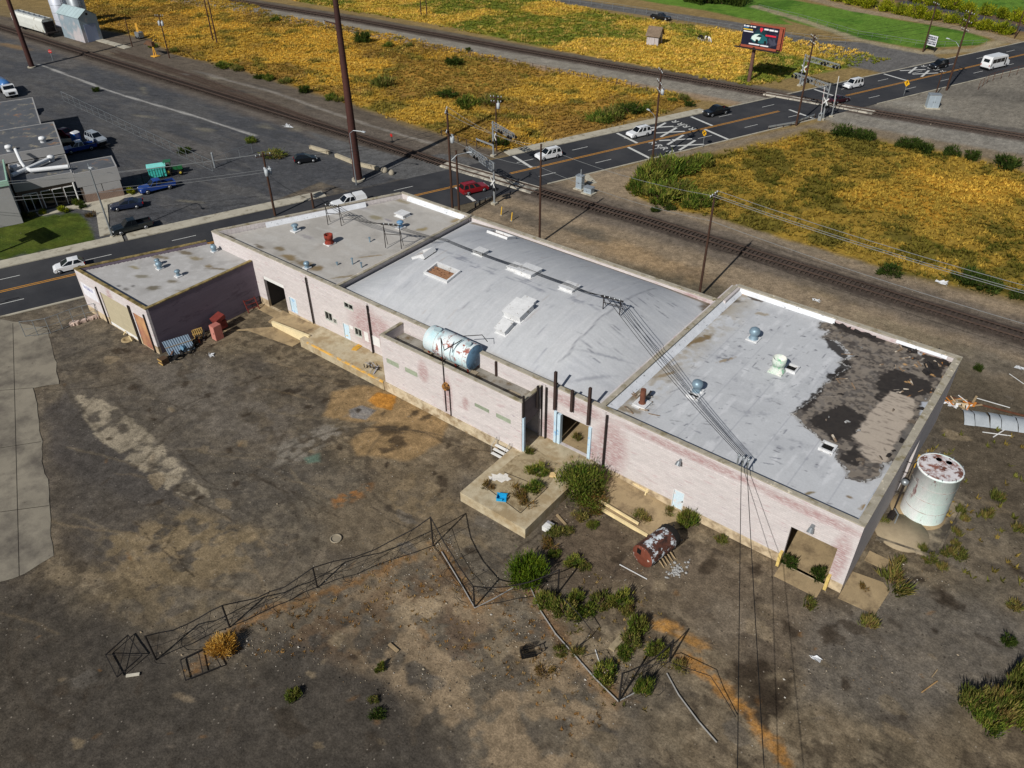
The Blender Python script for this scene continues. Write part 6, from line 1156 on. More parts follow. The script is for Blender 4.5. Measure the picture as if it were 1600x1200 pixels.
def rail_(pts, label, n):
    p0 = G(*pts[0]); T = thing('guard_rail', tuple(p0), label, 'guard rail', 'steel guard rails at the crossings'); q = [G(*p) for p in pts]; k = MB()
    for a, c in zip(q, q[1:]): k.bar(a+Vector((0, 0, .6)), c+Vector((0, 0, .6)), .08, .32)
    k.build('rail', alu, T)
    for i in range(n): t_ = i/(n-1)*(len(q)-1); j = min(int(t_), len(q)-2); p = q[j].lerp(q[j+1], t_-j); k = MB(); k.box(p.x-.1, p.x+.1, p.y+.06, p.y+.24, 0, .75); k.build('post', tie, T)
rail_([(1200, 203), (1240, 196), (1272, 184)], 'guard rail with dark posts along the dry bank, right of the street', 8)
rail_([(742, 325), (752, 318), (768, 313)], 'short guard rail around the near signal mast', 4)
rail_([(744, 222), (770, 232)], 'low rail fence at the golden field side of the near crossing', 3)
for i, (x, y, lab) in enumerate(((783, 336, 'yellow bollard pair member nearer to the signal mast'), (799, 345, 'yellow bollard nearest to the rear brick wall'))):
    b0 = G(x, y); T = thing('bollard', tuple(b0), lab, 'bollard', 'yellow bollards by the rear wall'); k = MB(); k.cyl(b0, b0+Vector((.1, .1, 1.3)), .09); k.lathe([(.09, 0), (.05, .06), (.01, .07)], b0+Vector((.1, .1, 1.3)), 8); k.build('post', M('bollard_yellow', (210, 168, 60), .7, var=.2, vs=3), T); k = MB(); k.cyl(b0-Vector((0, 0, .02)), b0+Vector((0, 0, .04)), .22); k.build('foot', conc, T)
b0 = G(905, 272) if False else G(925, 275); T = thing('concrete_slab', tuple(b0), 'bright concrete slab leading off the street by the tall cabinet', 'concrete slab'); k = MB(); q = P((908, 273), (920, 273), (933, 286), (922, 288)); k.prism(q, -.02, .06); k.build('slab', conc, T)
T = thing('concrete_barrier', tuple(G(500, 238)), 'long pale concrete barrier blocks lying by the black hatchback', 'concrete barrier'); k = MB()
for a, c in (((485, 232), (515, 241)), ((525, 245), (555, 257)), ((560, 259), (592, 266))): k.nx().bar(G(*a)+Vector((0, 0, .3)), G(*c)+Vector((0, 0, .3)), .5, .6)
k.each('block', M('barrier_concrete', (170, 160, 138), .9, var=.25, vs=1., c2=(110, 100, 84), s2=1., t2=.6), T)
for i, (x, y, s, lab) in enumerate(((601, 268, .6, 'rounded pale boulder at the street corner'), (612, 272, .5, 'greyer flat boulder beside the rounded one'))):
    b0 = G(x, y); T = thing('boulder', tuple(b0), lab, 'boulder', 'boulders at the street corner'); k = MB(); k.lathe([(s*.9, -.05), (s*1.1, .2), (s*.8, .55), (s*.3, .75), (.02, .78)], b0, 9); k.build('stone', M('boulder', (150, 142, 126), .9, var=.3, vs=1.5), T)
# ================================================================ vegetation
NR = np.random.default_rng(5)
def leafcloud(n, rx, ry, h, leaf, cols, K, seed, up=.5, low=.0, asp=2.4, spike=0.):
    """n small leaf blades gathered round K clumps in a dome rx, ry, h"""
    g = np.random.default_rng(seed); a = g.uniform(0, 6.283, K); rr_ = np.sqrt(g.uniform(0, 1, K))*.82; zz = g.uniform(.12, .92, K)*np.sqrt(np.clip(1-rr_**2, .05, 1))
    cl = np.stack([np.cos(a)*rr_, np.sin(a)*rr_, zz], 1); cs_ = g.uniform(.12, .36, K); w = cs_/cs_.sum(); ci = g.choice(K, n, p=w)
    p = cl[ci]+g.normal(0, 1, (n, 3))*cs_[ci][:, None]*np.array([.7, .7, .6]); 
    bad = (p[:, 0]**2+p[:, 1]**2 > 1.25) | (p[:, 2] < .02); p[bad] *= .6; p[:, 2] = np.abs(p[:, 2])
    p = p*np.array([rx, ry, h]); d = p/np.array([rx, ry, h])+g.normal(0, .55, (n, 3)); d[:, 2] = np.abs(d[:, 2])+up; d /= np.linalg.norm(d, axis=1)[:, None]
    s = np.cross(d, g.normal(0, 1, (n, 3))); s /= np.linalg.norm(s, axis=1)[:, None]+1e-9; l = leaf*g.uniform(.6, 1.5, n)
    if spike: p[:, 2] *= .6; l *= 1+spike*g.uniform(0, 1, n)
    a0, b0 = p-s*(l/asp/2)[:, None], p+s*(l/asp/2)[:, None]; tip = p+d*l[:, None]
    V = np.concatenate([a0, b0, tip]); F = np.stack([np.arange(n), np.arange(n)+n, np.arange(n)+2*n], 1)
    cc = np.array([L(c) for c in cols]); kc = g.integers(0, len(cols), K)[ci]; mixr = g.uniform(0, 1, n); kc = np.where(mixr < .35, g.integers(0, len(cols), n), kc)
    C = cc[kc]*g.uniform(.75, 1.3, n)[:, None]; return V, F, np.concatenate([C, C, C])
GRN = [(94, 112, 42), (112, 126, 50), (66, 86, 32), (132, 130, 60), (98, 96, 48)]; OLV = [(112, 116, 56), (94, 102, 46), (136, 124, 70), (76, 84, 38), (124, 104, 62)]; DGR = [(44, 60, 26), (58, 72, 30), (70, 82, 36)]; GLD = [(186, 142, 62), (160, 118, 48), (206, 168, 90)]; BRN = [(120, 92, 52), (104, 86, 44), (92, 84, 40), (140, 112, 62)]; YEL = [(136, 140, 30), (112, 124, 28), (158, 156, 44), (92, 104, 26)]
stemm = M('stem_brown', (84, 66, 46), .9, var=.3, vs=3.)
def stems(k, seed, rx, h, r=.03):
    g = random.Random(seed); m_ = MB()
    for i in range(k):
        a = g.uniform(0, 6.28); q = g.uniform(.2, .7)*rx; m_.tube([(0, 0, -.03), (math.cos(a)*q*.4, math.sin(a)*q*.4, h*.35), (math.cos(a)*q, math.sin(a)*q, h*g.uniform(.6, .85))], r, 5)
    return m_
PROTO = {}
def proto(key, n, rx, ry, h, leaf, cols, K, seed, parts=True, **k):
    V, F, C = leafcloud(n, rx, ry, h, leaf, cols, K, seed, **k); me = bigmesh('foliage', V, F, LEAF, C)
    sm = stems(6, seed, rx, h); s = bpy.data.meshes.new('stem'); s.from_pydata([tuple(p) for p in sm.v], [], sm.f); s.materials.append(stemm); PROTO[key] = (me, s, parts)
def plant(key, p, sc, rz, label, cat='bush', group=None, name='bush'):
    me, s, parts = PROTO[key]
    if parts:
        T = thing(name, tuple(p), label, cat, group, rz=rz); sc = (sc[0]*R9.uniform(.75, 1.15), sc[1]*R9.uniform(.7, 1.1), sc[2]*R9.uniform(.85, 1.15)); T.scale = (sc[0], sc[1], sc[2]); meshobj('foliage', me, T); meshobj('stem', s, T)
    else:
        T = meshobj(name, me); T.location = p; T.rotation_euler.z = rz; T.scale = sc; tag(T, label, cat, group)
    return T
for i in range(3):
    proto('g%d' % i, 1500, 1, 1, 1, .3, GRN, 17, 100+i, up=1.5, asp=4.5); proto('o%d' % i, 1000, 1, 1, 1, .32, OLV, 13, 110+i, up=1.6, asp=5.); proto('d%d' % i, 1100, 1, 1, 1, .24, DGR, 16, 120+i, up=.8, asp=3.)
    proto('t%d' % i, 420, 1, 1, 1, .5, OLV, 9, 130+i, up=1.6, asp=8., spike=.6); proto('y%d' % i, 1300, 1, 1, 1, .2, YEL, 22, 140+i); proto('b%d' % i, 500, 1, 1, 1, .34, BRN, 10, 150+i, up=1.2, asp=6.)
proto('big', 9000, 1, 1, 1, .12, GRN+[(62, 76, 34)], 60, 160, up=.9, asp=4.); proto('big2', 5000, 1, 1, 1, .17, [(88, 108, 30), (108, 124, 36), (70, 92, 28)], 34, 161, up=1.3, asp=4.5); proto('gold', 3000, 1, 1, 1, .3, GLD, 30, 162, up=.5, asp=7.); proto('mix', 4500, 1, 1, 1, .11, GRN[:2]+BRN[:2]+[(86, 90, 40)], 40, 163, up=.6)
R9 = random.Random(12)
def bush(key, px, w, h, label, z=0., group='weeds and bushes around the warehouse', sy=None, cat='bush', name='bush'):
    p = G(px[0], px[1], z); return plant(key, p, (w, sy or w, h), R9.uniform(0, 6.28), label, cat, group, name)
BG = 'weeds and bushes around the warehouse'
bush('big', (908, 768), 2.3, 3.0, 'large round bush at the dock corner against the pink wall'); bush('mix', (925, 792), 1.7, 1.5, 'browning low bush spreading under the large round bush')
bush('big2', (822, 906), 1.75, 1.9, 'bright green bush over the fallen fence, in the open yard'); bush('g1', (1074, 818), 1.0, 1.2, 'leafy green bush below the pale door')
bush('g0', (838, 740), 1.0, .9, 'green weed bush on the middle of the dock', 1.1); bush('g2', (832, 765), .9, .9, 'second green weed bush on the dock, nearer to its middle crack', 1.1); bush('b0', (808, 770), .9, .6, 'browning weeds beside the blue tub', 1.1); bush('b1', (822, 787), .9, .7, 'dry brown weeds at the front corner of the dock', 1.1); bush('b2', (762, 762), .7, .6, 'dead dry stalks at the left dock edge', 1.1); bush('t0', (826, 708), .6, .5, 'small dry weed by the annex doorway', 1.1); bush('t1', (900, 686), .45, .6, 'thin weed growing inside the dock doorway', 1.12)
for i, (x, y, w, h, k, lab) in enumerate([(866, 835, .8, .6, 'o0', 'weed tuft just right of the dock corner'), (860, 855, .9, .7, 'b1', 'brown green weeds below the dock corner'), (866, 868, .6, .5, 'g2', 'small green weed above the bright fence bush'), (885, 832, .6, .5, 'o1', 'pale weed near the little white box'), (905, 810, .7, .6, 'o2', 'weed under the big bush'), (926, 822, .6, .4, 'g1', 'low weed right of the big bush foot'), (895, 882, .9, .6, 'g0', 'weed pair left of the scorched tank'), (912, 888, .7, .5, 'o1', 'smaller weed left of the scorched tank'),
      (855, 945, 1.1, 1.0, 'g1', 'leafy weed on the fence line below the bright bush'), (880, 960, 1.1, .9, 'o0', 'dull weed in the ring of weeds, left side'), (898, 938, .7, .8, 'g0', 'small weed at the top of the ring of weeds'), (915, 960, .9, .8, 'g2', 'weed on the upper left arc of the ring'), (938, 944, 1.1, 1.0, 'o1', 'tall weed on the upper arc of the ring'), (968, 945, .9, 1.0, 'g0', 'weed on the upper right arc of the ring'), (982, 962, .7, .7, 'o2', 'weed on the right arc of the ring'), (995, 985, 1., 1.1, 'g1', 'dense weed on the right side of the ring'), (985, 1005, .8, .7, 'o0', 'weed at the lower right of the ring'), (975, 1025, .8, .6, 'g2', 'weed below the ring of weeds'), (945, 1058, 1., .7, 'g0', 'weed between two fallen posts'), (1025, 1022, 1., 1.0, 'g1', 'weed at the foot of the right fence post'), (1005, 1080, .7, 1.1, 'g2', 'upright weed at the lower fence post'), (1062, 1045, .7, .5, 'o2', 'pale weed near the orange soil streak'), (900, 1022, .5, .4, 't1', 'small tuft beside the pipe line'), (875, 1020, .6, .4, 'o1', 'dark tuft near the tipped cart'), (850, 1050, .8, .5, 'b0', 'grey brown weed below the tipped cart'),
      (595, 1046, .5, .5, 'g0', 'dark green weed alone on the grey soil'), (458, 1090, .55, .5, 'g1', 'round green weed in the dark lower yard'), (583, 1096, .4, .35, 'o0', 'tiny weed near the bottom of the yard'), (590, 1118, .6, .4, 'd0', 'dark dead weed low in the yard'), (1230, 884, .75, .9, 'd1', 'dark green bush at the left post of the big doorway'), (1280, 902, .85, 1.1, 'd2', 'dark green bush at the right post of the big doorway'), (1265, 945, .7, .6, 't0', 'grassy weed in front of the doorway'), (1395, 912, 1.3, 1., 't1', 'yellow green grass clump at the building corner pad'), (1350, 920, .5, .4, 'b1', 'dry tuft on the corner pad'), (1355, 980, .9, .7, 't2', 'spiky green tuft in the right lot'), (1128, 845, .6, .5, 't0', 'weed at the foot of the long pink wall'), (1114, 822, .4, .5, 'b2', 'dry stalk against the pink wall'), (1528, 578, .55, .6, 'd0', 'round dark green bush alone behind the right corner'), (1574, 1005, .6, .7, 'd1', 'dark weed near the right edge'),
      (1000, 812, .9, .5, 'o2', 'weeds at the end of the tan ramp'), (1045, 800, .6, .4, 't1', 'grass on the tan ramp near the pale door'), (1555, 780, .6, .8, 't0', 'thin tall weed right of the white tank'), (1545, 810, .6, .8, 't2', 'second thin weed right of the white tank'), (1590, 830, .6, .7, 't1', 'weed at the right edge beside the tank'), (1500, 870, .8, .7, 't0', 'weed below the tank kerb'), (1590, 950, .7, .5, 't2', 'weed low at the right edge')]):
    bush(k, (x, y), w, h, lab)
bush('gold', (348, 1015), .95, 1.1, 'round tan tumbleweed leaning on the fallen fence', cat='tumbleweed', name='tumbleweed')
for i, (x, y, w, h) in enumerate([(1515, 1100, .9, 1.3), (1530, 1112, 1., 1.4), (1552, 1104, 1., 1.5), (1570, 1110, 1.1, 1.5), (1590, 1098, 1.1, 1.6), (1606, 1085, 1., 1.5), (1592, 1072, .9, 1.4), (1600, 1056, .9, 1.4), (1560, 1125, 1.1, 1.5), (1585, 1128, 1.1, 1.5), (1608, 1120, 1.1, 1.6), (1545, 1135, 1., 1.3)]):
    bush('og'[i % 2]+str(i % 3), (x, y), w, h, 'tall leafy weed of the thicket in the lower right corner', group='thicket in the lower right corner')
for x, y, w, h in [(1440, 860, .5, .5), (1405, 880, .6, .5), (1475, 890, .5, .5), (1500, 800, .5, .5), (1505, 815, .5, .5), (1495, 835, .6, .6), (1490, 850, .6, .5), (1480, 865, .6, .6), (1380, 815, .5, .5), (1455, 875, .7, .4)]: bush('t'+str(int(x) % 3), (x, y), w, h, 'dry grass tuft on the kerb round the white tank', group='grass tufts round the white tank', cat='grass tuft', name='grass_tuft')
FG_ = 'dark bushes at the edges of the dry fields'
i = 0
for x, y, w, h in [(1010, 285, 3., 2.4), (1035, 275, 3.4, 2.4), (1060, 266, 3., 2.2), (1100, 258, 2., 1.6), (1080, 262, 2.2, 1.6), (1000, 298, 2.4, 1.8), (1030, 312, 3., 2.), (1055, 305, 3.4, 2.4), (1078, 322, 2., 1.6), (1095, 318, 2.4, 1.8)]:
    bush('g%d' % (i % 3), (x, y), w, h, 'one of the massed green bushes at the left tip of the right field', group='massed green bushes at the field tip'); i += 1
for x, y, w, h, lab in [(1024, 330, .8, .8, 'small round bush in the dirt below the massed bushes'), (1048, 328, .9, .9, 'second small round bush in the dirt below the massed bushes'), (1318, 212, 2.2, 1.8, 'dark bush at the far edge of the right field, first from the left'), (1342, 216, 2., 1.6, 'dark bush at the far field edge beside the first'), (1352, 218, 1.8, 1.5, 'greyer dark bush right of the pair at the far field edge'), (1410, 230, 1.7, 1.4, 'small pale bush left of a round one at the far field edge'), (1422, 230, 1.9, 1.7, 'round dark bush in the middle of the far field edge'), (1448, 238, 1.9, 1.6, 'round bush right of the middle of the far field edge'), (1486, 243, 1.6, 1.5, 'bush near the right of the far field edge'), (1516, 248, 1.7, 1.6, 'second last bush on the right of the far field edge'), (1577, 262, 2.4, 2., 'last dark bush on the right of the far field edge'), (1390, 428, 1.8, 1., 'green bush at the near edge of the right field'), (1510, 440, 2.4, 1.2, 'wide dark bush at the near right field edge'), (1535, 450, 2.2, 1.2, 'dark bush at the near right field corner'), (1592, 466, 1.4, 1., 'bush at the right image edge beside the track')]: bush('d%d' % (i % 3), (x, y), w, h, lab, group=FG_); i += 1
for x, y, w, h, lab in [(566, 66, 2.2, 2.4, 'round olive bush high in the middle field'), (606, 73, 1.3, 1.2, 'small bush along the far track bank'), (641, 73, .9, .9, 'tiny bush on the far track bank'), (731, 80, 1., 1., 'lone dark bush on the pale ballast'), (430, 33, 1.8, 1., 'low bush at the upper edge of the middle field'), (597, 134, 2.6, 1.6, 'broad bush in the middle of the golden field'), (710, 100, 2.8, 1.4, 'broad low bush near the ballast'), (350, 105, 2.4, 1.2, 'dark bush at the gravel edge, left of the others'), (372, 110, 1.6, .9, 'smaller bush beside the gravel edge'), (405, 122, 1.4, 1., 'round bush at the gravel edge'), (420, 125, 1.4, 1., 'next round bush at the gravel edge'), (445, 130, 1.6, 1., 'bush on the lower border of the golden field'), (475, 144, 1.8, 1.2, 'darker bush on the lower border of the golden field'), (517, 155, 1.4, .9, 'pair bush on the lower border, left one'), (530, 158, 1.2, .8, 'pair bush on the lower border, right one'), (785, 228, 1.6, 1.3, 'bush at the foot of the thin field pole'), (940, 190, 2.4, 1.8, 'dark bush on the street bank of the golden field'), (958, 186, 2.6, 1.8, 'second dark bush on the street bank'), (985, 177, 2.6, 1.6, 'third dark bush on the street bank'), (1005, 174, 2., 1.4, 'fourth dark bush on the street bank'), (1068, 156, 1.4, 1.2, 'bush at the right tip of the golden field'), (1078, 166, 1.4, 1., 'lower bush at the right tip of the golden field'), (730, 165, 3., 1.6, 'broad olive thicket above the light pole'), (765, 162, 2.6, 1.4, 'olive thicket joining the broad one'), (700, 152, 2.4, 1.2, 'low olive bush left of the thicket'), (240, 74, 1.3, 1., 'bush beside the transformer pole'), (272, 82, 1.2, 1., 'small bush right of the transformer pole'), (150, 143, .9, .9, 'round bush alone on the gravel lot'), (392, 222, 1., .9, 'round weed on the gravel beside the chain fence'), (430, 245, 2.2, 1., 'clipped bush beside the parked black hatchback'), (288, 238, 1.3, .8, 'weed growing through the chain fence'), (1050, 158, 1., .8, 'olive tuft at the top of the street bank')]: bush(('o', 'd', 'g')[i % 3]+str(i % 3), (x, y), w, h, lab, group='bushes in and around the golden fields'); i += 1
# hedge rows by the far lane: each shrub its own
for row, pts, lab in ((0, [(1290, -4), (1312, 2), (1335, 8), (1358, 12), (1382, 17), (1408, 22), (1432, 27), (1458, 31), (1486, 36), (1512, 41), (1538, 46), (1565, 52)], 'clipped yellow green shrub of the hedge row nearer the lawn'), (1, [(1405, -2), (1430, 3), (1458, 8), (1485, 14), (1512, 19), (1540, 23), (1565, 28), (1590, 33), (1612, 38)], 'clipped yellow green shrub of the farther hedge row')):
    for k, p in enumerate(pts): bush('y%d' % (k % 3), p, 2.9, 2.6, lab, group=('hedge row nearer the lawn', 'farther hedge row')[row], sy=2.6)
for k, (x, y, c_) in enumerate(((13, 337, 'b'), (50, 338, 'o'), (68, 334, 'y'), (100, 331, 'y'), (113, 313, 'b'), (122, 320, 'g'), (130, 325, 'd'), (143, 338, 'b'), (36, 340, 'd'), (205, 303, 'y'))):
    bush(c_+str(k % 3), (x, y), .8, .8, ('rust coloured shrub at the left end of the office bed', 'low green shrub in the office flower bed', 'yellow shrub left of the office doors', 'yellow shrub before the office window', 'orange shrub at the brick pier', 'green shrub by the white downpipe', 'dark conifer by the office corner', 'brown shrub on the path corner', 'dark shrub before the green edged building', 'yellow shrub by the blue pickup')[k], group='office flower bed shrubs')
for k, x in enumerate((1085, 1105, 1128, 1150)): bush('d%d' % (k % 3), (x, 4+k), 4, 4.5, 'dark tall shrub of the row at the top beyond the far lane', group='dark shrubs at the top of the view')
# ---- ground cover of the dry fields
def cover(name, poly, dens, size, pal, seed, hgt=.55):
    g = np.random.default_rng(seed); xs = [p[0] for p in poly]; ys = [p[1] for p in poly]; x0, x1, y0, y1 = max(min(xs), -300), max(xs), min(ys), min(max(ys), 260)
    n = int((x1-x0)*(y1-y0)*dens); px, py = g.uniform(x0, x1, n), g.uniform(y0, y1, n); pp = Paint(px, py, (0, 0, 0)); idx = np.arange(n)
    sd_ = pp.sd(poly, idx, 1.6, 5, seed); q = CAM[None, :]*0+np.stack([px, py, 0*px], 1)-CAM; c = q @ RC.T; u_ = 800+FPX*c[:, 0]/c[:, 2]; v_ = 600+FPX*c[:, 1]/c[:, 2]
    e_ = fbm(px, py, 38, 3, seed+7); a = fbm(px, py, 16, 4, seed+1); b_ = fbm(px, py, 4, 4, seed+2); d = fbm(px, py, 1.6, 3, seed+3)
    keep = (sd_ > g.uniform(-.8, .6, n)) & (c[:, 2] > 0) & (u_ > -250) & (u_ < 1850) & (v_ > -120) & (d+g.uniform(-.2, .2, n) > .3); px, py, a, b_, d = px[keep], py[keep], a[keep], b_[keep], d[keep]; e_ = e_[keep]; n = len(px)
    base = np.empty((n, 3)); base[:] = L(pal[0])
    for col, lo, hi, s_, k in pal[1:]: w = (k*ss(lo, hi, {'a': a, 'b': b_, 'd': d, 'e': e_}[s_])+0)[:, None]; base = base*(1-w)+L(col)*w
    base *= g.uniform(.7, 1.35, n)[:, None]; K = 7; an = g.uniform(0, 6.283, (n, K)); ln = size*g.uniform(.45, 1.1, (n, K))*(.6+.8*b_[:, None]); bx = px[:, None]+np.cos(an)*.12*size+g.normal(0, .12*size, (n, K)); by = py[:, None]+np.sin(an)*.12*size+g.normal(0, .12*size, (n, K))
    w = .17*size; tx, ty = bx+np.cos(an)*ln*.7, by+np.sin(an)*ln*.7; tz = hgt*size*g.uniform(.4, 1.15, (n, K))*(.6+.8*b_[:, None]); V = np.stack([np.stack([bx-np.sin(an)*w, by+np.cos(an)*w, 0*bx-.03], -1), np.stack([bx+np.sin(an)*w, by-np.cos(an)*w, 0*bx-.03], -1), np.stack([tx, ty, tz], -1)], 2).reshape(-1, 3)
    F = np.arange(len(V)).reshape(-1, 3); C = np.repeat(base, K*3, 0); structure(meshobj(name, bigmesh(name, V, F, LEAF, C)), 'stuff'); return n
GA_ = [(206, 166, 68), ((178, 140, 54), .4, .6, 'a', .6), ((116, 96, 48), .52, .64, 'a', .75), ((112, 106, 46), .56, .72, 'b', .85), ((206, 174, 92), .55, .7, 'd', .5), ((128, 116, 56), .52, .62, 'e', .25), ((132, 102, 60), .36, .3, 'e', .5)]
cover('dry_weeds', FA, 3.2, .68, GA_, 11)
cover('dry_weeds', FB, 2.4, .8, [(208, 174, 76), ((98, 114, 42), .47, .6, 'a', .92), ((150, 140, 56), .5, .65, 'b', .6), ((226, 186, 106), .56, .7, 'd', .5)], 21)
cover('dry_weeds', FC, 3.4, .72, [(164, 136, 58), ((92, 88, 36), .42, .58, 'b', .9), ((72, 76, 30), .55, .68, 'd', .8), ((204, 166, 70), .56, .68, 'a', .8), ((110, 100, 46), .54, .62, 'e', .5)], 31)
cover('dry_weeds', P((150, 30), (235, 62), (270, 84), (380, 112), (340, 98), (200, 40)), .5, .8, [(120, 96, 60), ((90, 80, 44), .45, .6, 'b', .8)], 41)
cover('yard_weeds', P((280, 1060), (360, 985), (520, 915), (690, 850), (745, 950), (830, 940), (960, 1100), (900, 1150), (720, 1040), (600, 960), (420, 1020)), 1.6, .28, [(132, 98, 56), ((104, 80, 50), .45, .6, 'b', .8), ((150, 126, 84), .5, .66, 'd', .7), ((96, 92, 46), .6, .7, 'a', .8)], 51, .4)
cover('yard_weeds', P((830, 920), (1010, 900), (1060, 1060), (1010, 1130), (940, 1090)), .9, .35, [(116, 100, 60), ((84, 88, 42), .45, .6, 'b', .9), ((150, 126, 84), .5, .66, 'd', .7)], 61, .5)
cover('yard_weeds', P((1440, 700), (1640, 640), (1680, 900), (1560, 960), (1480, 900)), .35, .5, [(128, 110, 56), ((92, 96, 44), .45, .6, 'b', .9)], 71, .8)
# ================================================================ across the street: office, shed, silos, wagon
ofroof = M('office_roof', (84, 87, 92), .85, var=.25, vs=.35, c2=(128, 96, 70), s2=.35, t2=.64, w2=.05, c3=(150, 142, 124), s3=.5, t3=.62, w3=.06); fasc = M('office_fascia', (152, 151, 150), .8, var=.08, vs=.5); owall = M('office_wall', (92, 80, 70), .85, var=.15, vs=1.); brk = M('office_brick', (132, 112, 100), .9, var=.15, brick=(.4, .14, .7, .9, (math.pi/2, 0, RANG)))
T = thing('office_building', tuple(RD(8, -30)), 'low grey roofed office building with pale fascias and white roof ducts across the street', 'building')
def rb(b, s0, s1, t0, t1, z0, z1): return b.prism([RD(s0, t0)[:2], RD(s1, t0)[:2], RD(s1, t1)[:2], RD(s0, t1)[:2]], z0, z1)
def wing(s0, s1, t0, t1, h, fz, nm):
    b = MB(); rb(b, s0+.3, s1-.3, t0+.3, t1-.3, 0, h-.32); b.build('wall', owall, T)
    b = MB(); rb(b, s0, s1, t0, t1, h-fz, h-.02) if False else None
    for a in ((s0, s0+.2, t0, t1), (s1-.2, s1, t0, t1), (s0+.2, s1-.2, t0, t0+.2), (s0+.2, s1-.2, t1-.2, t1)): rb(b, *a, h-fz, h)
    b.build('fascia', fasc, T); b = MB(); rb(b, s0+.2, s1-.2, t0+.2, t1-.2, h-.3, h-.06); b.build('roof', ofroof, T, label=nm)
wing(4.6, 13, -34.2, -25.2, 4.9, 1.5, 'brown grey roof with white ducts'); wing(13.02, 19.4, -30, -24.6, 4.75, 2.2, 'grey roof of the front right wing'); wing(-14, 13, -47.5, -34.3, 6.4, 1.4, 'grey roof with rusty stains'); wing(-16, 11, -68, -47.6, 5.6, .8, 'farthest grey roof')
b = MB(); rb(b, 13.6, 19.2, -24.55, -24.3, 0, 1.3); rb(b, 18.9, 19.3, -29, -24.55, 0, 1.3); b.build('brick_base', brk, T)
b = MB()
for k in range(2): rb(b.nx(), 13.7+2.8*k, 16.4+2.8*k, -24.59, -24.5, 1.32, 2.5)
b.each('wall_panel', fasc, T)
b = MB(); rb(b, 5.2, 7.4, -25.42, -25.2, 0, .12); b.build('doorstep', conc, T)
for s in (5.3, 7.8, 9.4, 11.): b = MB(); rb(b, s, s+(2.1 if s < 6 else 1.4), -25.48, -25.43, .3, 2.7); o = b.build('window', glassd, T); b = MB(); [rb(b, s+q, s+q+.1, -25.42, -25.3, .1, 2.8) for q in ((0, 1., 2.) if s < 6 else (0,))]; rb(b, s+.1, s+(2.0 if s < 6 else 1.4), -25.42, -25.33, 2.72, 2.84); b.build('door_frame' if s < 6 else 'window_frame', white, o)
b = MB(); p = RD(12.6, -24.9); b.cyl(p, p+Vector((0, 0, 3.4)), .12); b.build('downpipe', white, T)
dm = M('duct_white', (214, 216, 218), .5, var=.08); b = MB(); z = 5.35
d_ = lambda s, t, z=5.4: RD(s, t, z)
for pts, r in (([d_(4.9, -27.2), d_(7.2, -29.0), d_(10.4, -31.6)], .3), ([d_(7.2, -29.), d_(7.6, -27.8), d_(12.8, -26.6)], .32), ([d_(6.9, -29.6), d_(6.6, -31.4, 5.8), d_(6.4, -33.6, 7.2)], .24)): b.nx().tube(pts, r, 10)
b.each('duct', dm, T); b = MB(); p = d_(5.6, -31, 4.8); b.box(p.x-.7, p.x+.7, p.y-.6, p.y+.6, 4.84, 5.5); b.build('roof_unit', curbm, T)
for s, t, h in ((10.8, -32.2, 4.8), (10.5, -37.5, 6.3), (5.5, -36, 6.3)): p = RD(s, t, h); b = MB(); b.lathe([(.45, 0), (.45, .5), (.6, .55), (.5, .9), (.02, 1.)], p, 14); b.build('roof_vent', dm, T)
T = thing('office_building', tuple(RD(-4, -26)), 'taller pale building with a green roof edge, cut by the left picture edge', 'building'); b = MB(); rb(b, -16, 4.3, -31, -21.5, 0, 6.5); b.build('wall', fasc, T); b = MB()
for a in ((-16, 4.45, -21.7, -21.3), (4.25, 4.45, -31, -21.7)): rb(b, *a, 6.0, 6.75)
b.build('roof_edge', M('pale_green', (150, 186, 166), .6, var=.1), T); b = MB(); rb(b, -15.9, 4.24, -30.9, -21.72, 6.5, 6.56); b.build('roof', ofroof, T); b = MB(); rb(b, -10, -4, -21.48, -21.44, .8, 3.2); b.build('window', glassd, T)
SIGN_AT = (-114.5, -20.6, 10.)
T = thing('advertising_sign', (SIGN_AT[0], SIGN_AT[1], 0), 'double panel advertising sign on a post at the far left, its shadow on the lawn', 'billboard')
c = Vector(SIGN_AT); b = MB(); b.cyl((c.x, c.y, 0), (c.x, c.y, c.z-1.), .22); b.build('post', dark, T); b = MB(); b.box(c.x-2.6, c.x+2.6, c.y-.12, c.y+.12, c.z-1.1, c.z+1.1); b.build('panel', fasc, T); b = MB(); b.box(c.x-1.6, c.x-.3, c.y-.1, c.y+.1, c.z-2.2, c.z-1.12); b.build('small_panel', fasc, T)
b = MB(); q = P((150, 330), (166, 320), (196, 304), (224, 302), (222, 297), (160, 316), (70, 333), (66, 327), (50, 335), (120, 326)); b.prism(P((56, 332), (118, 320), (140, 316), (194, 304), (222, 300), (225, 304), (168, 320), (172, 366), (156, 370), (150, 330), (120, 326), (62, 338)), -.02, .06); structure(b.build('path', conc))
T = thing('metal_shed', (-223, 57, 0), 'pale blue grey corrugated metal shed with a gable and roller door beside the rail wagon', 'shed'); shm = M('shed_metal', (150, 166, 176), .5, .3, var=.12, vs=.4, c2=(196, 190, 192), s2=.25, t2=.52, w2=.06); x0, x1, y0, y1, h, hr = -228.8, -218, 54.7, 59.6, 6.1, 7.7
b = MB(); b.box(x0, x1, y0, y1, 0, h); ym = (y0+y1)/2
for x in (x0, x1): b.add([(x, y0, h), (x, y1, h), (x, ym, hr)], [(0, 1, 2) if x == x1 else (2, 1, 0)])
b.build('wall', shm, T); b = MB(); rf = M('shed_roof', (186, 206, 208), .45, .3, var=.12, vs=.5, brick=(40, 1.6, .7, .7, (0, 0, math.pi/2)))
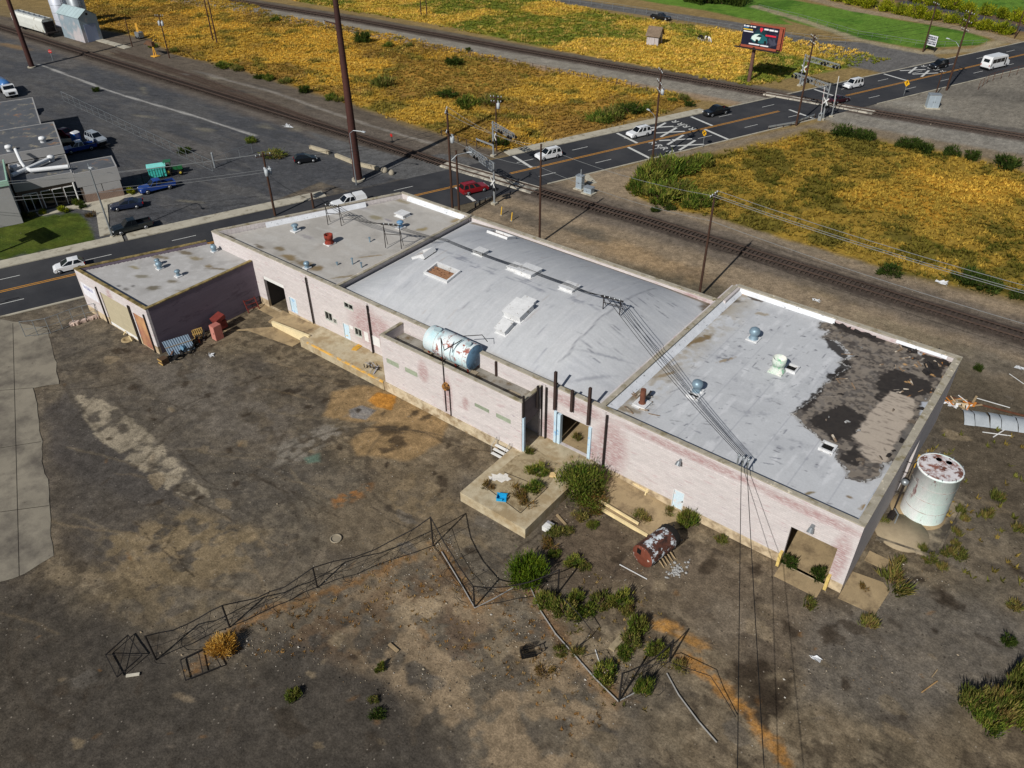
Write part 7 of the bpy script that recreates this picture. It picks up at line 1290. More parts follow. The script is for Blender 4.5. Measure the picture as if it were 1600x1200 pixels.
for sg in (-1, 1): ye = ym+sg*(y1-ym+.3); b.nx().add([(x0-.3, ye, h-.15), (x1+.3, ye, h-.15), (x1+.3, ym, hr+.06), (x0-.3, ym, hr+.06)], [(0, 1, 2, 3) if sg < 0 else (3, 2, 1, 0)])
b.each('roof', rf, T); b = MB(); b.box(x1+.005, x1+.06, 55.6, 58.7, .02, 4.2); b.build('roller_door', M('roller_blue', (142, 152, 176), .5, var=.06, brick=(20, .3, .7, .6, (math.pi/2, 0, math.pi/2))), T); b = MB(); b.lathe([(.3, 0), (.3, .08)], (x1+.01, ym, 6.6), 12, (1, 0, 0)); b.build('gable_vent', dark, T)
b = MB(); b.box(x1, x1+14, 57.5, 59.5, 0, .12); structure(b.build('paving', conc))
for i, (x, y, r, h, lab) in enumerate(((-241.5, 61.5, 2.3, 12., 'tall white silo between wagon and metal shed'), (-235.5, 63.5, 2.2, 11., 'grey silo with gangway behind the metal shed'))):
    T = thing('silo', (x, y, 0), lab, 'silo', 'silos beside the metal shed'); b = MB(); b.lathe([(r, 0), (r, h-1.6), (.4, h), (.02, h+.1)], (x, y, 0), 24); b.build('bin', M('silo_white', (196, 200, 210), .45, .3, var=.08, vs=.4) if i == 0 else steel, T); b = MB()
    for k in range(5): b.nx().lathe([(r+.01, -.05), (r+.06, 0), (r+.01, .05)], (x, y, 1.6+k*2), 24)
    b.each('hoop', steel, T); b = MB(); [b.bar((x+r+.1, y-.3+.6*q, 0), (x+r+.1, y-.3+.6*q, h), .06) for q in (0, 1)]; [b.bar((x+r+.1, y-.3, z), (x+r+.1, y+.3, z), .04) for z in np.arange(.5, h, .5)]; b.build('ladder', dark, T)
T = thing('rail_wagon', (-240, 52.8, 0), 'white covered hopper rail wagon standing on the siding beside the silos', 'rail wagon'); b = MB(); out = [(-1.45, 1.2), (-1.6, 2.4), (-1.6, 4.0), (-1.2, 4.5), (1.2, 4.5), (1.6, 4.0), (1.6, 2.4), (1.45, 1.2)]; n = 8; x0, x1 = -249., -231.5; vs = [(x, 52.8+y, z) for x in (x0, x1) for y, z in out]
b.add(vs, [(i, (i+1) % n, n+(i+1) % n, n+i) for i in range(n)]+[tuple(range(n-1, -1, -1)), tuple(range(n, 2*n))]); b.build('hopper_body', M('wagon_white', (200, 202, 196), .6, var=.1, vs=.4, c2=(150, 146, 132), s2=.4, t2=.6), T); b = MB(); b.box(x0+.3, x1-.3, 52.3, 53.3, 4.5, 4.62)
for k in range(6): b.cyl((x0+1.6+k*2.9, 52.8, 4.6), (x0+1.6+k*2.9, 52.8, 4.8), .45)
b.build('roof_walk', steel, T); b = MB(); b.box(x1, x1+1.2, 51.3, 54.3, 1., 1.3); b.bar((x1+1.1, 51.4, 1.3), (x1+.1, 51.4, 3.9), .1); b.bar((x1+1.1, 54.2, 1.3), (x1+.1, 54.2, 3.9), .1); b.bar((x1+.6, 52, 2.5), (x1+.6, 53.6, 2.5), .1); b.box(x1-.005, x1+.1, 51.5, 54.1, 1.3, 3.8); b.build('end_platform', dark, T)
for xx in (x0+2.2, x1-1.8): b = MB(); b.box(xx-1.3, xx+1.3, 51.8, 53.8, .5, 1.0); b.build('bogie_frame', dark, T)
for xx in (x0+1.3, x0+3.1, x1-2.7, x1-.9):
    for y in (52.05, 53.55): b = MB(); b.lathe([(.42, -.06), (.45, 0), (.42, .06)], (xx, y, .62), 14, (0, 1, 0)); b.build('wheel', dark, T)
b = MB()
for k in range(3): xx = x0+4.6+k*4.2; b.nx().add([(xx-1.4, 51.6, 1.2), (xx+1.4, 51.6, 1.2), (xx+1.4, 54, 1.2), (xx-1.4, 54, 1.2), (xx-.5, 52.4, .5), (xx+.5, 52.4, .5), (xx+.5, 53.2, .5), (xx-.5, 53.2, .5)], [(0, 1, 5, 4), (1, 2, 6, 5), (2, 3, 7, 6), (3, 0, 4, 7), (4, 5, 6, 7)])
b.each('chute', dark, T)
b0 = G(243, 88); T = thing('loading_conveyor', tuple(b0), 'small yellow machine stand at the gravel edge by the transformer pole', 'machine'); ylw = M('machine_yellow', (214, 160, 60), .7, var=.2, vs=2); b = MB(); b.box(b0.x-.9, b0.x+.9, b0.y-.8, b0.y+.8, 0, .15); b.bar(b0+Vector((-.6, 0, .1)), b0+Vector((0, 0, 2.6)), .2); b.bar(b0+Vector((.6, 0, .1)), b0+Vector((0, 0, 2.6)), .2); b.build('stand', ylw, T); b = MB(); b.box(b0.x-2.2, b0.x+.4, b0.y-.4, b0.y+.4, 2.4, 3.4); b.bar(b0+Vector((-2.2, 0, 2.9)), b0+Vector((-4.4, .4, 2.2)), .4); b.build('head', M('rust_head', (96, 70, 52), .8, var=.3), T)
b0 = G(219, 60); T = thing('loading_conveyor', tuple(b0), 'grey machine with an upright yellow board beside the metal shed ramp', 'machine'); b = MB(); b.box(b0.x-1., b0.x+1., b0.y-.7, b0.y+.7, .3, 1.6); b.build('body', steel, T); b = MB(); b.bar(b0+Vector((-.4, 0, 1.6)), b0+Vector((-.7, .2, 3.6)), .5, .1); b.build('board', ylw, T); b = MB(); b.cyl(b0+Vector((-.6, -.8, .3)), b0+Vector((-.6, .8, .3)), .3); b.nx().cyl(b0+Vector((.6, -.8, .3)), b0+Vector((.6, .8, .3)), .3); b.each('wheel', tyre, T)
# billboard beyond the far track
b0 = G(1170, 127); T = thing('billboard', tuple(b0), 'dark billboard with a teal car and red emblem on a single brown post', 'billboard'); pm_ = M('billboard_post', (96, 70, 62), .8, var=.2); x, y = b0.x, b0.y; b = MB(); b.cyl(b0, b0+Vector((0, 0, 7.2)), .42, .38, 14); b.build('post', pm_, T)
cx = x+.9; w = 4.05; z0, z1 = 7.5, 11.5; b = MB(); b.box(cx-w-1., cx+w+1., y-1.5, y-.6, 7.0, 7.1); b.box(cx-.4-w, cx+w, y+.1, y+.3, 6.9, 7.3); b.bar((x, y-.5, 7.), (x, y+1., 7.), .4); b.build('catwalk', dark, T)
org = M('billboard_orange', (146, 74, 54), .7, var=.15); b = MB(); b.box(cx-w, cx+w, y-.22, y-.02, 6.75, 7.45); b.box(cx-w+1.2, cx+w+.9, y+.45, y+.7, 7.0, z1+.25); b.box(cx+w, cx+w+.7, y-.2, y+.4, 7.4, z1); b.build('frame', org, T); b = MB(); b.box(cx-w, cx+w, y-.25, y-.05, z0, z1); pan_ = b.build('panel', M('billboard_night', (22, 24, 44), .5, var=.3, vs=.5, c2=(66, 68, 84), s2=.3, t2=.58), T)
def bb(pts, mt, nm, k=0): b = MB(); b.quad(*[(cx+px_*w, y-.256-.004*k, z0+(z1-z0)*pz_) for px_, pz_ in pts]); b.build(nm, mt, pan_)
R4 = lambda a, c, e, g: [(a, c), (e, c), (e, g), (a, g)]
teal = M('ad_teal', (30, 92, 98), .5, var=.2); adw = M('ad_white', (222, 222, 226), .5, var=.05)
bb([(-.35, .15), (.3, .15), (.5, .55), (.05, 1.), (-.1, .98), (-.45, .5)], M('ad_glow', (22, 50, 58), .5, var=.3), 'ad_background', 1)
bb([(-.5, .3), (-.46, .45), (-.3, .6), (-.05, .66), (.2, .58), (.42, .44), (.44, .22), (.1, .16), (-.3, .2)], teal, 'ad_car', 2); bb([(-.46, .34), (-.44, .46), (-.28, .58), (-.05, .62), (.1, .54), (0, .3), (-.25, .24)], M('ad_car_light', (206, 224, 216), .4, var=.1), 'ad_bonnet', 3); bb([(-.2, .48), (-.05, .6), (.14, .55), (.06, .46)], M('ad_glass', (40, 60, 60), .3), 'ad_windscreen', 4)
for q in (R4(-.2, .14, -.06, .34), R4(.28, .14, .4, .32)): bb(q, blk, 'ad_wheel', 5)
for q in (R4(-.97, .9, -.88, .97), R4(-.84, .9, -.66, .96), R4(-.6, .9, -.5, .96), R4(-.46, .9, -.3, .96), R4(.18, .85, .42, .93), R4(.46, .84, .7, .92), R4(.74, .84, .92, .91), R4(-.55, .05, .05, .11), R4(.1, .04, .55, .1), R4(-.95, .64, -.4, .69)): bb(q, adw, 'ad_line', 6)
bb([(-.04, .94), (.1, .94), (.12, .84), (.03, .72), (-.06, .84)], M('ad_red', (206, 40, 60), .5), 'ad_emblem', 7); bb(R4(.3, .56, .88, .64), M('ad_red'), 'ad_banner', 7); bb(R4(-.97, .74, -.45, .8), M('ad_gold', (206, 176, 70), .5), 'ad_banner', 7); bb(R4(-.97, .84, -.7, .88), M('ad_blue', (50, 120, 170), .5), 'ad_banner', 7)
# roadside board, wooden hut
b0 = G(1452, 80); T = thing('sign_board', tuple(b0), 'white letter board with dark lines on legs at the lane corner', 'sign board'); v = Vector((-.62, .785, 0)); v = Vector((.93, -.37, 0)); f = Vector((-v.y*-1, v.x*-1, 0)); b = MB(); f = Vector((-.37, -.93, 0))
for sg in (-1, 1): p = b0+v*sg*1.3; b.nx().bar(p, p+Vector((0, 0, 3.6)), .14)
b.each('leg', dark, T); b = MB(); q = [b0+v*-1.3+Vector((0, 0, 1.3)), b0+v*1.3+Vector((0, 0, 1.3)), b0+v*1.3+Vector((0, 0, 3.6)), b0+v*-1.3+Vector((0, 0, 3.6))]; b.quad(*[p+f*.12 for p in q]); b.quad(*[p-f*.12 for p in q[::-1]]); [b.quad(q[i]-f*.12, q[(i+1) % 4]-f*.12, q[(i+1) % 4]+f*.12, q[i]+f*.12) for i in range(4)]; o = b.build('panel', M('board_white', (214, 216, 220), .5, var=.05), T)
b = MB(); rl = random.Random(2)
for zr in (3.2, 2.75, 2.2, 1.75):
    x_ = -1.1
    while x_ < 1.: w_ = rl.uniform(.12, .2); c0 = b0+f*.13; b.quad(*[c0+v*a+Vector((0, 0, zz)) for a, zz in ((x_, zr-.19), (x_+w_, zr-.19), (x_+w_, zr+.19), (x_, zr+.19))]); x_ += w_+rl.choice((.03, .03, .03, .12))
b.build('lettering', M('sign_navy', (40, 48, 70), .6), o)
b0 = G(1022, 69); T = thing('wooden_hut', tuple(b0), 'small weathered wooden hut with a grey shingle roof in the far field', 'hut', rz=.15); ww = M('grey_boards', (176, 170, 170), .9, var=.25, vs=1., stretch=(4, 4, .4), c2=(120, 110, 104), s2=1., t2=.58); b = MB(); b.box(-1.6, 1.5, -1.3, 1.6, 0, 2.5)
for x_ in (-1.6, 1.5): b.add([(x_, -1.3, 2.5), (x_, 1.6, 2.5), (x_, .15, 4.1)], [(0, 1, 2) if x_ > 0 else (2, 1, 0)])
b.build('wall', ww, T, local=True); b = MB()
for sg in (-1, 1): ye = .15+sg*1.85; b.nx().add([(-1.9, ye, 2.2), (1.9, ye, 2.2), (1.9, .15, 4.22), (-1.9, .15, 4.22), (-1.9, ye, 2.1), (1.9, ye, 2.1), (1.9, .15, 4.1), (-1.9, .15, 4.1)], [(0, 1, 2, 3) if sg < 0 else (3, 2, 1, 0), (7, 6, 5, 4) if sg < 0 else (4, 5, 6, 7), (0, 4, 5, 1), (1, 5, 6, 2), (3, 7, 4, 0)])
b.each('roof', M('shingles', (120, 104, 88), .95, var=.3, vs=1.5, brick=(.3, .25, .7, .8, (0, 0, 0))), T, local=True); b = MB(); b.box(1.5, 1.53, -.5, .5, 0, 1.9); b.build('doorway', blk, T, local=True)
# horses
def horse(p, rz, label, cols):
    nodes = [((-.75, 0, 1.28), .27), ((-.3, 0, 1.2), .31), ((.25, 0, 1.2), .31), ((.62, 0, 1.27), .25), ((.95, 0, 1.12), .15), ((1.22, 0, .82), .12), ((1.4, 0, .55), .13), ((1.52, 0, .3), .085), ((1.57, 0, .16), .07)]; E_ = [(i, i+1) for i in range(8)]
    def chain(root, pts):
        pr_ = root
        for q, r in pts: nodes.append((q, r)); E_.append((pr_, len(nodes)-1)); pr_ = len(nodes)-1
    for s in (-1, 1):
        chain(3, [((.58, s*.17, .95), .13), ((.6+.06*s, s*.17, .52), .065), ((.58+.1*s, s*.17, .14), .048), ((.62+.1*s, s*.17, .03), .06)]); chain(0, [((-.62, s*.19, .98), .17), ((-.5, s*.18, .8), .12), ((-.82+.06*s, s*.18, .52), .068), ((-.76+.08*s, s*.18, .15), .048), ((-.7+.08*s, s*.18, .03), .06)]); chain(6, [((1.22, s*.09, .92), .035)])
    chain(0, [((-1.02, 0, 1.2), .06), ((-1.1, 0, .8), .06), ((-1.08, 0, .5), .04)])
    me = bpy.data.meshes.new('h'); me.from_pydata([n_[0] for n_ in nodes], E_, []); o = bpy.data.objects.new('h', me); COL.objects.link(o); sk = o.modifiers.new('s', 'SKIN')
    for v_, n_ in zip(me.skin_vertices[0].data, nodes): v_.radius = (n_[1], n_[1])
    me.skin_vertices[0].data[0].use_root = True; o.modifiers.new('d', 'SUBSURF').levels = 2; dg = bpy.context.evaluated_depsgraph_get(); dg.update(); ev = bpy.data.meshes.new_from_object(o.evaluated_get(dg)); bpy.data.objects.remove(o); ev.name = 'horse'; ev.materials.clear(); ev.materials.append(M('horse_coat', attr=True, var=.05, rough=.6))
    a = ev.color_attributes.new('Col', 'FLOAT_COLOR', 'POINT'); X_ = np.array([v_.co[:] for v_ in ev.vertices]); k = ss(.47, .53, fbm(X_[:, 0]*1.3+X_[:, 1]*.6+cols[2], X_[:, 2]*1.3, .8, 2, 5)); low = X_[:, 2] < .6
    C = L(cols[0])*(1-k[:, None])+L(cols[1])*k[:, None]; C[low] = L((210, 205, 200)); a.data.foreach_set('color', np.concatenate([C, np.ones((len(C), 1))], 1).astype(np.float32).ravel())
    for pl in ev.polygons: pl.use_smooth = True
    T = meshobj('horse', ev); T.location = p; T.rotation_euler.z = rz; tag(T, label, 'horse', 'grazing horses')
horse(G(1095, 64), 2.6, 'black horse with white legs grazing, left of the white one', ((20, 18, 18), (26, 24, 24), 0)); horse(G(1105, 65.5), -.4, 'mostly white horse with dark patches grazing beside the black one', ((216, 212, 206), (30, 28, 28), 3.3))
# fences
def fence(pts, n, h, label, rails=(1.,), m_=None, r=.04, group='wire fences in the distance', names=('fence', 'wire')):
    q = [G(*p) for p in pts]; T = thing(names[0], tuple(q[0]), label, 'fence', group); Ls = [0]
    for a, c in zip(q, q[1:]): Ls.append(Ls[-1]+(c-a).length)
    at_ = lambda d: q[min(max(int(np.searchsorted(Ls, d, 'right')-1), 0), len(q)-2)].lerp(q[min(max(int(np.searchsorted(Ls, d, 'right')-1), 0), len(q)-2)+1], (d-Ls[min(max(int(np.searchsorted(Ls, d, 'right')-1), 0), len(q)-2)])/max(1e-6, Ls[min(max(int(np.searchsorted(Ls, d, 'right')-1), 0), len(q)-2)+1]-Ls[min(max(int(np.searchsorted(Ls, d, 'right')-1), 0), len(q)-2)]))
    for i in range(n): p = at_(Ls[-1]*i/(n-1)); b = MB(); b.cyl(p, p+Vector((0, 0, h)), r); b.build('post', m_ or steel, T)
    for z in rails: b = MB(); b.tube([at_(Ls[-1]*i/(n-1))+Vector((0, 0, h*z)) for i in range(n)], .022 if z < 1 else .035, 5); b.build(names[1], m_ or steel, T)
fence([(100, 158), (220, 215), (333, 268)], 22, 2., 'chain link fence with leaning posts across the gravel lot', (1., .5, .04)); fence([(335, 262), (395, 240)], 4, 1.8, 'chain link gate section with small white signs by the lot entrance', (1., .1))
for px in ((336, 262),): b0 = G(*px); T = thing('gate_post', tuple(b0), 'thick pale gate post at the end of the chain link fence', 'post'); b = MB(); b.cyl(b0, b0+Vector((0, 0, 2.6)), .16); b.lathe([(.18, 0), (.1, .1), (.01, .12)], b0+Vector((0, 0, 2.6)), 10); b.build('shaft', alu, T)
fence([(470, 37), (600, 62), (720, 84), (860, 112), (1010, 142)], 30, 1.2, 'line of dark posts along the pale bank of the far track', (.9, .5), tie, .07); fence([(840, -2), (925, 9), (1010, 22), (1075, 36)], 15, 1.5, 'pale posts of the wire fence beside the far lane', (1., .5), None, .06); fence([(1070, 36), (1200, 57), (1320, 70)], 14, 1.5, 'thin wire fence along the golden field edge at the lane', (1., .5), None, .04); fence([(1185, 14), (1250, 30), (1340, 56), (1450, 74), (1540, 70)], 20, 1.2, 'thin fence round the oval green lawn', (1., .5), None, .03); fence([(225, 288), (250, 281), (280, 276)], 6, 1.8, 'dark fence panel behind the blue pickup truck', (1., .5, .1), dark); fence([(1528, 140), (1545, 128), (1600, 114)], 8, 1.8, 'rusty wire fence on the gravel at the right edge', (1., .5), rust); fence([(690, 212), (735, 230), (745, 232)], 5, 1.1, 'short dark fence at the crossing edge of the golden field', (1.,), tie, .09)
fence([(40, 526), (72, 523), (86, 519), (127, 503), (155, 497)], 7, 2.1, 'chain link fence with a gate frame left of the garage', (1., .5, .05), None, .045, 'yard fences')
T = thing('rubble_row', tuple(G(125, 503)), 'row of broken concrete chunks under the chain fence beside the garage', 'rubble'); b = MB(); rq = random.Random(8)
for i in range(14): p = G(112+i*3.4, 508-i*1.05); s = rq.uniform(.2, .42); b.nx().box(-s, s, -s*.7, s*.7, -.05, s*.9, Matrix.Translation(p) @ Matrix.Rotation(rq.uniform(0, 3), 4, 'Z') @ Matrix.Rotation(rq.uniform(-.3, .3), 4, 'X'))
b.each('chunk', M('pinkish_rubble', (176, 156, 144), .9, var=.3, vs=3.), T)
# ================================================================ the fallen fence and odds and ends of the yard
pip = M('dark_pipe', (32, 29, 28), .7, var=.2, vs=3); lpip = M('light_pipe', (170, 168, 164), .5, .4, var=.2, vs=2)
FE = thing('fallen_fence', tuple(G(497, 918)), 'long collapsed chain fence of bent dark pipes crossing the open yard', 'fence')
posts = [((244, 1031), 994), ((359, 980), 946), ((496, 918), 887), ((677, 853), 808), ((741.5, 949), 916), ((872, 926), 890), ((967, 1096), 1052), ((1046, 1034), 1000)]; tops = []
for (x, y), t_ in posts: p = G(x, y); h = HT(p, t_); b = MB(); b.cyl(p, p+Vector((0, 0, h)), .07); b.build('post', pip, FE); tops.append((p, h))
def rail(path, r=.048, m_=None, nm='rail'): b = MB(); b.tube(path, r, 5); b.build(nm, m_ or pip, FE)
def bent(i, j, dz, k=6, seed=1, fz=1.):
    g = random.Random(seed); (a, ha), (c, hc) = tops[i], tops[j]; a, c = a+Vector((0, 0, ha*fz)), c+Vector((0, 0, hc*fz))
    return [a.lerp(c, s/k)+Vector((g.uniform(-.12, .12), g.uniform(-.12, .12), -dz*math.sin(math.pi*s/k)+g.uniform(-.06, .06)))*(0 if s in (0, k) else 1) for s in range(k+1)]
for i, j, dz in ((0, 1, .5), (1, 2, .8), (2, 3, .9), (3, 4, .6), (4, 5, .9), (6, 7, .7)):
    rail(bent(i, j, dz, 6, i)); rail(bent(i, j, dz*.5, 6, i+20, .55), .02)
    rail([Vector((p.x, p.y, .08)) for p in bent(i, j, 0, 6, i+40)], .03)
for i, j in ((0, 1), (1, 2), (2, 3), (3, 4), (6, 7)):
    q0, q1 = bent(i, j, .6, 6, i), bent(i, j, 0, 6, i+40)
    for k in (1, 3, 5): rail([q0[k], Vector((q1[k-1].x, q1[k-1].y, .08))], .022, nm='brace')
for pts in (((690, 862), (716, 905), (742, 950), (772, 935), (802, 918)), ((828, 915), (845, 955), (868, 990), (893, 1018), (930, 1060), (966, 1096), (1000, 1078)), ((1042, 1052), (1060, 1085), (1092, 1128), (1120, 1160))): rail([G(*p, .09) for p in pts], .055, lpip, 'ground_pipe')
for pts, z in ((((715, 803), (722, 832), (742, 838), (752, 850), (754, 870), (772, 902)), .0),): pass
rail([G(1045, 1034, 1.9), G(1110, 1056, 1.2), G(1126, 1080, .6), G(1150, 1120, .3)], .03); rail([G(893, 1018, .2), G(915, 1000, .7), G(924, 985, 1.1), G(905, 960, 1.3), G(880, 935, 1.7)], .035); rail([G(966, 1096, 1.8), G(1000, 1042, 1.2), G(1046, 1034, 1.8)], .03)
rw = random.Random(31)
for k in range(14):                                # loose curls of wire caught in the wreck
    (p0_, h0_), (p1_, h1_) = tops[k % 7], tops[(k % 7)+1]
    c_ = p0_.lerp(p1_, rw.random()); r_w = rw.uniform(.4, 1.1); a_ = rw.uniform(0, 6)
    rail([c_+Vector((math.cos(a_+j*.45)*r_w*(1+.1*j), math.sin(a_+j*.45)*r_w, .08+abs(math.sin(j*.5))*rw.uniform(.1, .7))) for j in range(9)], .016, nm='loose_wire')
def frame_lying(pts, label, z=.12, cross=()):
    q = [G(*p, z) for p in pts]; T = thing('fallen_gate', tuple(q[0]), label, 'gate', 'fallen pipe gates'); b = MB()
    for a, c in zip(q, q[1:]+q[:1]): b.bar(a, c, .07)
    b.build('frame', pip, T); b = MB()
    for i, j in cross: b.nx().bar(q[i], q[j], .04)
    if cross: b.each('crosspiece', pip, T)
    return T
frame_lying([(165, 1023), (200, 992), (222, 1024), (183, 1058)], 'fallen square gate frame at the left end of the collapsed fence', .35, ((0, 2), (1, 3))); frame_lying([(282, 1031), (328, 1009), (345, 1041), (290, 1063)], 'double bay pipe frame below the tan tumbleweed', .3)
b0 = G(311, 1018, .3); T = bpy.data.objects.get('fallen_gate.001')
b = MB(); b.bar(G(310, 1018, .3), G(317, 1052, .3), .06); b.build('middle_bar', pip, T)
# tipped cart
b0 = G(826, 1022); T = thing('shopping_cart', tuple(b0), 'black wire cart lying tipped over in the dirt', 'cart', rz=.9); b = MB()
def wirebox(b, x0, x1, y0, y1, z0, z1, n, r):
    for i in range(n+1):
        t_ = i/n; x = x0+(x1-x0)*t_; y = y0+(y1-y0)*t_; z = z0+(z1-z0)*t_
        for yy in (y0, y1): b.bar((x, yy, z0), (x, yy, z1), r); b.bar((x0, yy, z), (x1, yy, z), r)
        b.bar((x, y0, z0), (x, y1, z0), r); b.bar((x0, y, z0), (x1, y, z0), r)
        b.bar((x0, y, z0), (x0, y, z1), r); b.bar((x0, y0, z), (x0, y1, z), r)
wirebox(b, -.6, .5, -.35, .35, .05, .65, 9, .018); b.build('basket', blk, T, local=True); b = MB(); b.bar((.5, -.35, .2), (.95, -.3, .4), .04); b.bar((.5, .35, .2), (.95, .3, .4), .04); b.bar((.95, -.3, .4), (.95, .3, .4), .04); b.build('frame', blk, T, local=True)
for y in (-.25, .25): b = MB(); b.lathe([(.09, -.02), (.09, .02)], (.95, y, .5), 10, (0, 1, 0)); b.build('wheel', tyre, T, local=True)
def stick(a, c, w, m_, label, name='plank', cat='plank', z=.06, h=None, group='loose planks and pipes in the yard'):
    a, c = G(*a, z), G(*c, z); b = MB(); b.bar(a, c, w, h or w*.4); o = b.build(name, m_); return tag(o, label, cat, group)
ow = M('grey_wood')
stick((870, 804), (884, 820), .22, ow, 'weathered plank on the dirt right of the dock'); stick((968, 882), (1011, 905), .08, white, 'thin white pipe on the ground by the scorched tank', 'pipe', 'pipe'); stick((197, 1056), (218, 1053), .22, M('pale_wood', (190, 184, 168), .8, var=.2), 'pale short plank below the fallen gate frame'); stick((1440, 1082), (1465, 1064), .08, M('tan_stick', (160, 128, 86), .9), 'tan stick beside the lower right thicket', 'stick', 'stick'); stick((1456, 1058), (1465, 1046), .06, ow, 'dark stick above the tan one', 'stick', 'stick'); stick((955, 1015), (972, 995), .5, M('cracked_slab', (150, 136, 110), .9, var=.3, vs=3.), 'broken tan slab inside the weed ring', 'slab', 'slab'); stick((930, 1015), (938, 1040), .06, white, 'thin white rod inside the weed ring', 'rod', 'rod'); stick((608, 1006), (622, 1018), .25, ow, 'short split board on the pale soil', 'board', 'board')
stick((1535, 675), (1580, 681), .1, white, 'white batten crossing another on the grass', 'batten', 'batten', .1); stick((1552, 683), (1572, 670), .1, white, 'second white batten under the crossing one', 'batten', 'batten', .05)
stick((1480, 619), (1610, 652), .22, rust, 'long rusty pipe on the ground behind the right corner', 'pipe', 'pipe', .15); stick((1526, 622), (1578, 637), .1, white, 'white rail lying by the long rusty pipe', 'rail', 'rail', .1); stick((1577, 584), (1600, 600), .08, white, 'white pole on the gravel at the right edge', 'pole', 'pole', .06)
def chip_(px, s, m_, label, z=0., name='box', cat='box', h=None):
    p = G(*px, z); T_ = MB(); T_.box(-s, s, -s*.8, s*.8, 0, h or s*1.1, Matrix.Translation(p) @ Matrix.Rotation(px[0]*.7, 4, 'Z')); b = T_; o = b.build(name, m_); return tag(o, label, cat)
T = thing('carton', tuple(G(855, 828)), 'small white box on the dirt right of the dock corner', 'box'); p = G(855, 828); b = MB(); b.box(p.x-.35, p.x+.35, p.y-.3, p.y+.3, 0, .5); b.build('carton_body', white, T); b = MB(); b.box(p.x-.36, p.x+.36, p.y+.3, p.y+.6, .46, .49); b.build('flap', M('grey_card', (150, 150, 156), .8), T)
p = G(784, 780, 1.1); T = thing('plastic_tub', tuple(p), 'bright blue plastic tub lying broken on the dock', 'tub', rz=.5); bt = M('blue_plastic', (30, 150, 200), .4, var=.05); b = MB(); b.box(-.45, .45, -.3, .3, 0, .05); b.box(-.45, -.4, -.3, .3, .05, .4); b.box(.4, .45, -.3, .1, .05, .45); b.box(-.4, .4, .25, .3, .05, .42); b.box(-.4, .1, -.3, -.25, .05, .3); b.build('shell', bt, T, local=True); b = MB(); b.box(-.5, .5, .3, .36, .4, .44); b.build('rim', bt, T, local=True)
b = MB(); p = G(864, 743, 1.1); b.box(p.x-.3, p.x+.3, p.y-.25, p.y+.25, 1.1, 1.3, Matrix.Translation(p) @ Matrix.Rotation(.5, 4, 'Z') @ Matrix.Translation(-p)); tag(b.build('cardboard', M('cardboard', (206, 178, 128), .9)), 'tan cardboard piece beside the dock bush', 'cardboard')
p = Vector((-31.7, -4.0, 0)); T = thing('steel_steps', tuple(p), 'small white steel steps with a handrail where annex and dock meet', 'steps'); b = MB()
for i in range(3): b.nx().box(-32.6, -31., -4.5+.3*i, -4.2+.3*i, .3+.3*i, .36+.3*i)
b.each('step', white, T); b = MB()
for x in (-32.6, -31.0): b.cyl((x, -4.4, .3), (x, -4.4, 1.2), .03); b.cyl((x, -3.5, .9), (x, -3.5, 1.8), .03); b.cyl((x, -4.4, 1.2), (x, -3.5, 1.8), .03)
b.build('handrail', lpip, T)
# timber trestle against the wall
c0, c1_ = G(979, 752, .15), G(1012, 772, .15); T = thing('timber_trestle', tuple(c0), 'pale timber trestle standing on the tan ramp by the wall', 'trestle'); cw = M('cream_timber'); d = (c1_-c0).normalized(); n = Vector((-d.y, d.x, 0)); b = MB()
for p in (c0, c1_):
    for s in (-1, 1): b.nx().bar(p+n*s*.5, p+Vector((0, 0, .9)), .12)
b.each('leg', cw, T); b = MB()
for s in (-1, 1): b.nx().bar(c0+n*.25*s-d*.2+Vector((0, 0, .55)), c1_+n*.25*s+d*.2+Vector((0, 0, .55)), .12)
b.nx().bar(c0-d*.2+Vector((0, 0, .93)), c1_+d*.2+Vector((0, 0, .93)), .14); b.each('beam', cw, T); b = MB(); p = c0+n*.7+d*.8; b.bar(p, p+Vector((0, 0, 1.8)), .12); b.build('upright', cw, T)
# things on the left dock
p = G(549, 524, 1.1); T = thing('scrap_pile', tuple(p), 'heap of broken orange furniture and boards on the left dock', 'scrap pile'); rz = random.Random(6)
for k in range(16): b = MB(); a = rz.uniform(0, 3.1); l = rz.uniform(.25, .7); c = p+Vector((rz.gauss(0, .45), rz.gauss(0, .3), rz.uniform(.05, .5))); dv = Vector((math.cos(a)*l, math.sin(a)*l, rz.uniform(-.2, .3))); b.bar(c-dv, c+dv, rz.uniform(.1, .4), .06); b.build('board', [M('orange_board', (190, 120, 50), .8, var=.2), M('dark_scrap', (50, 44, 42), .8), M('beige_board', (206, 184, 150), .8)][k % 3], T)
q = [G(*v_, 1.115) for v_ in ((552, 543), (566, 534), (572, 536), (557, 548), (549, 547))]; b = MB(); b.prism([v_[:2] for v_ in q], 1.1, 1.16); tag(b.build('foam_mat', M('ochre_mat', (196, 150, 60), .9, c2=(90, 104, 50), s2=1.5, t2=.6)), 'ochre mat with rounded ends on the left dock', 'mat')
b = MB(); p = G(524, 505, 1.1); b.box(p.x-.45, p.x+.45, p.y-.25, p.y+.25, 1.1, 1.16); tag(b.build('rubber_mat', blk), 'small black mat on the left dock', 'mat')
p = G(583, 574, 1.1); T = thing('scrap_pile', tuple(p), 'tangle of black scrap metal at the annex corner of the left dock', 'scrap pile')
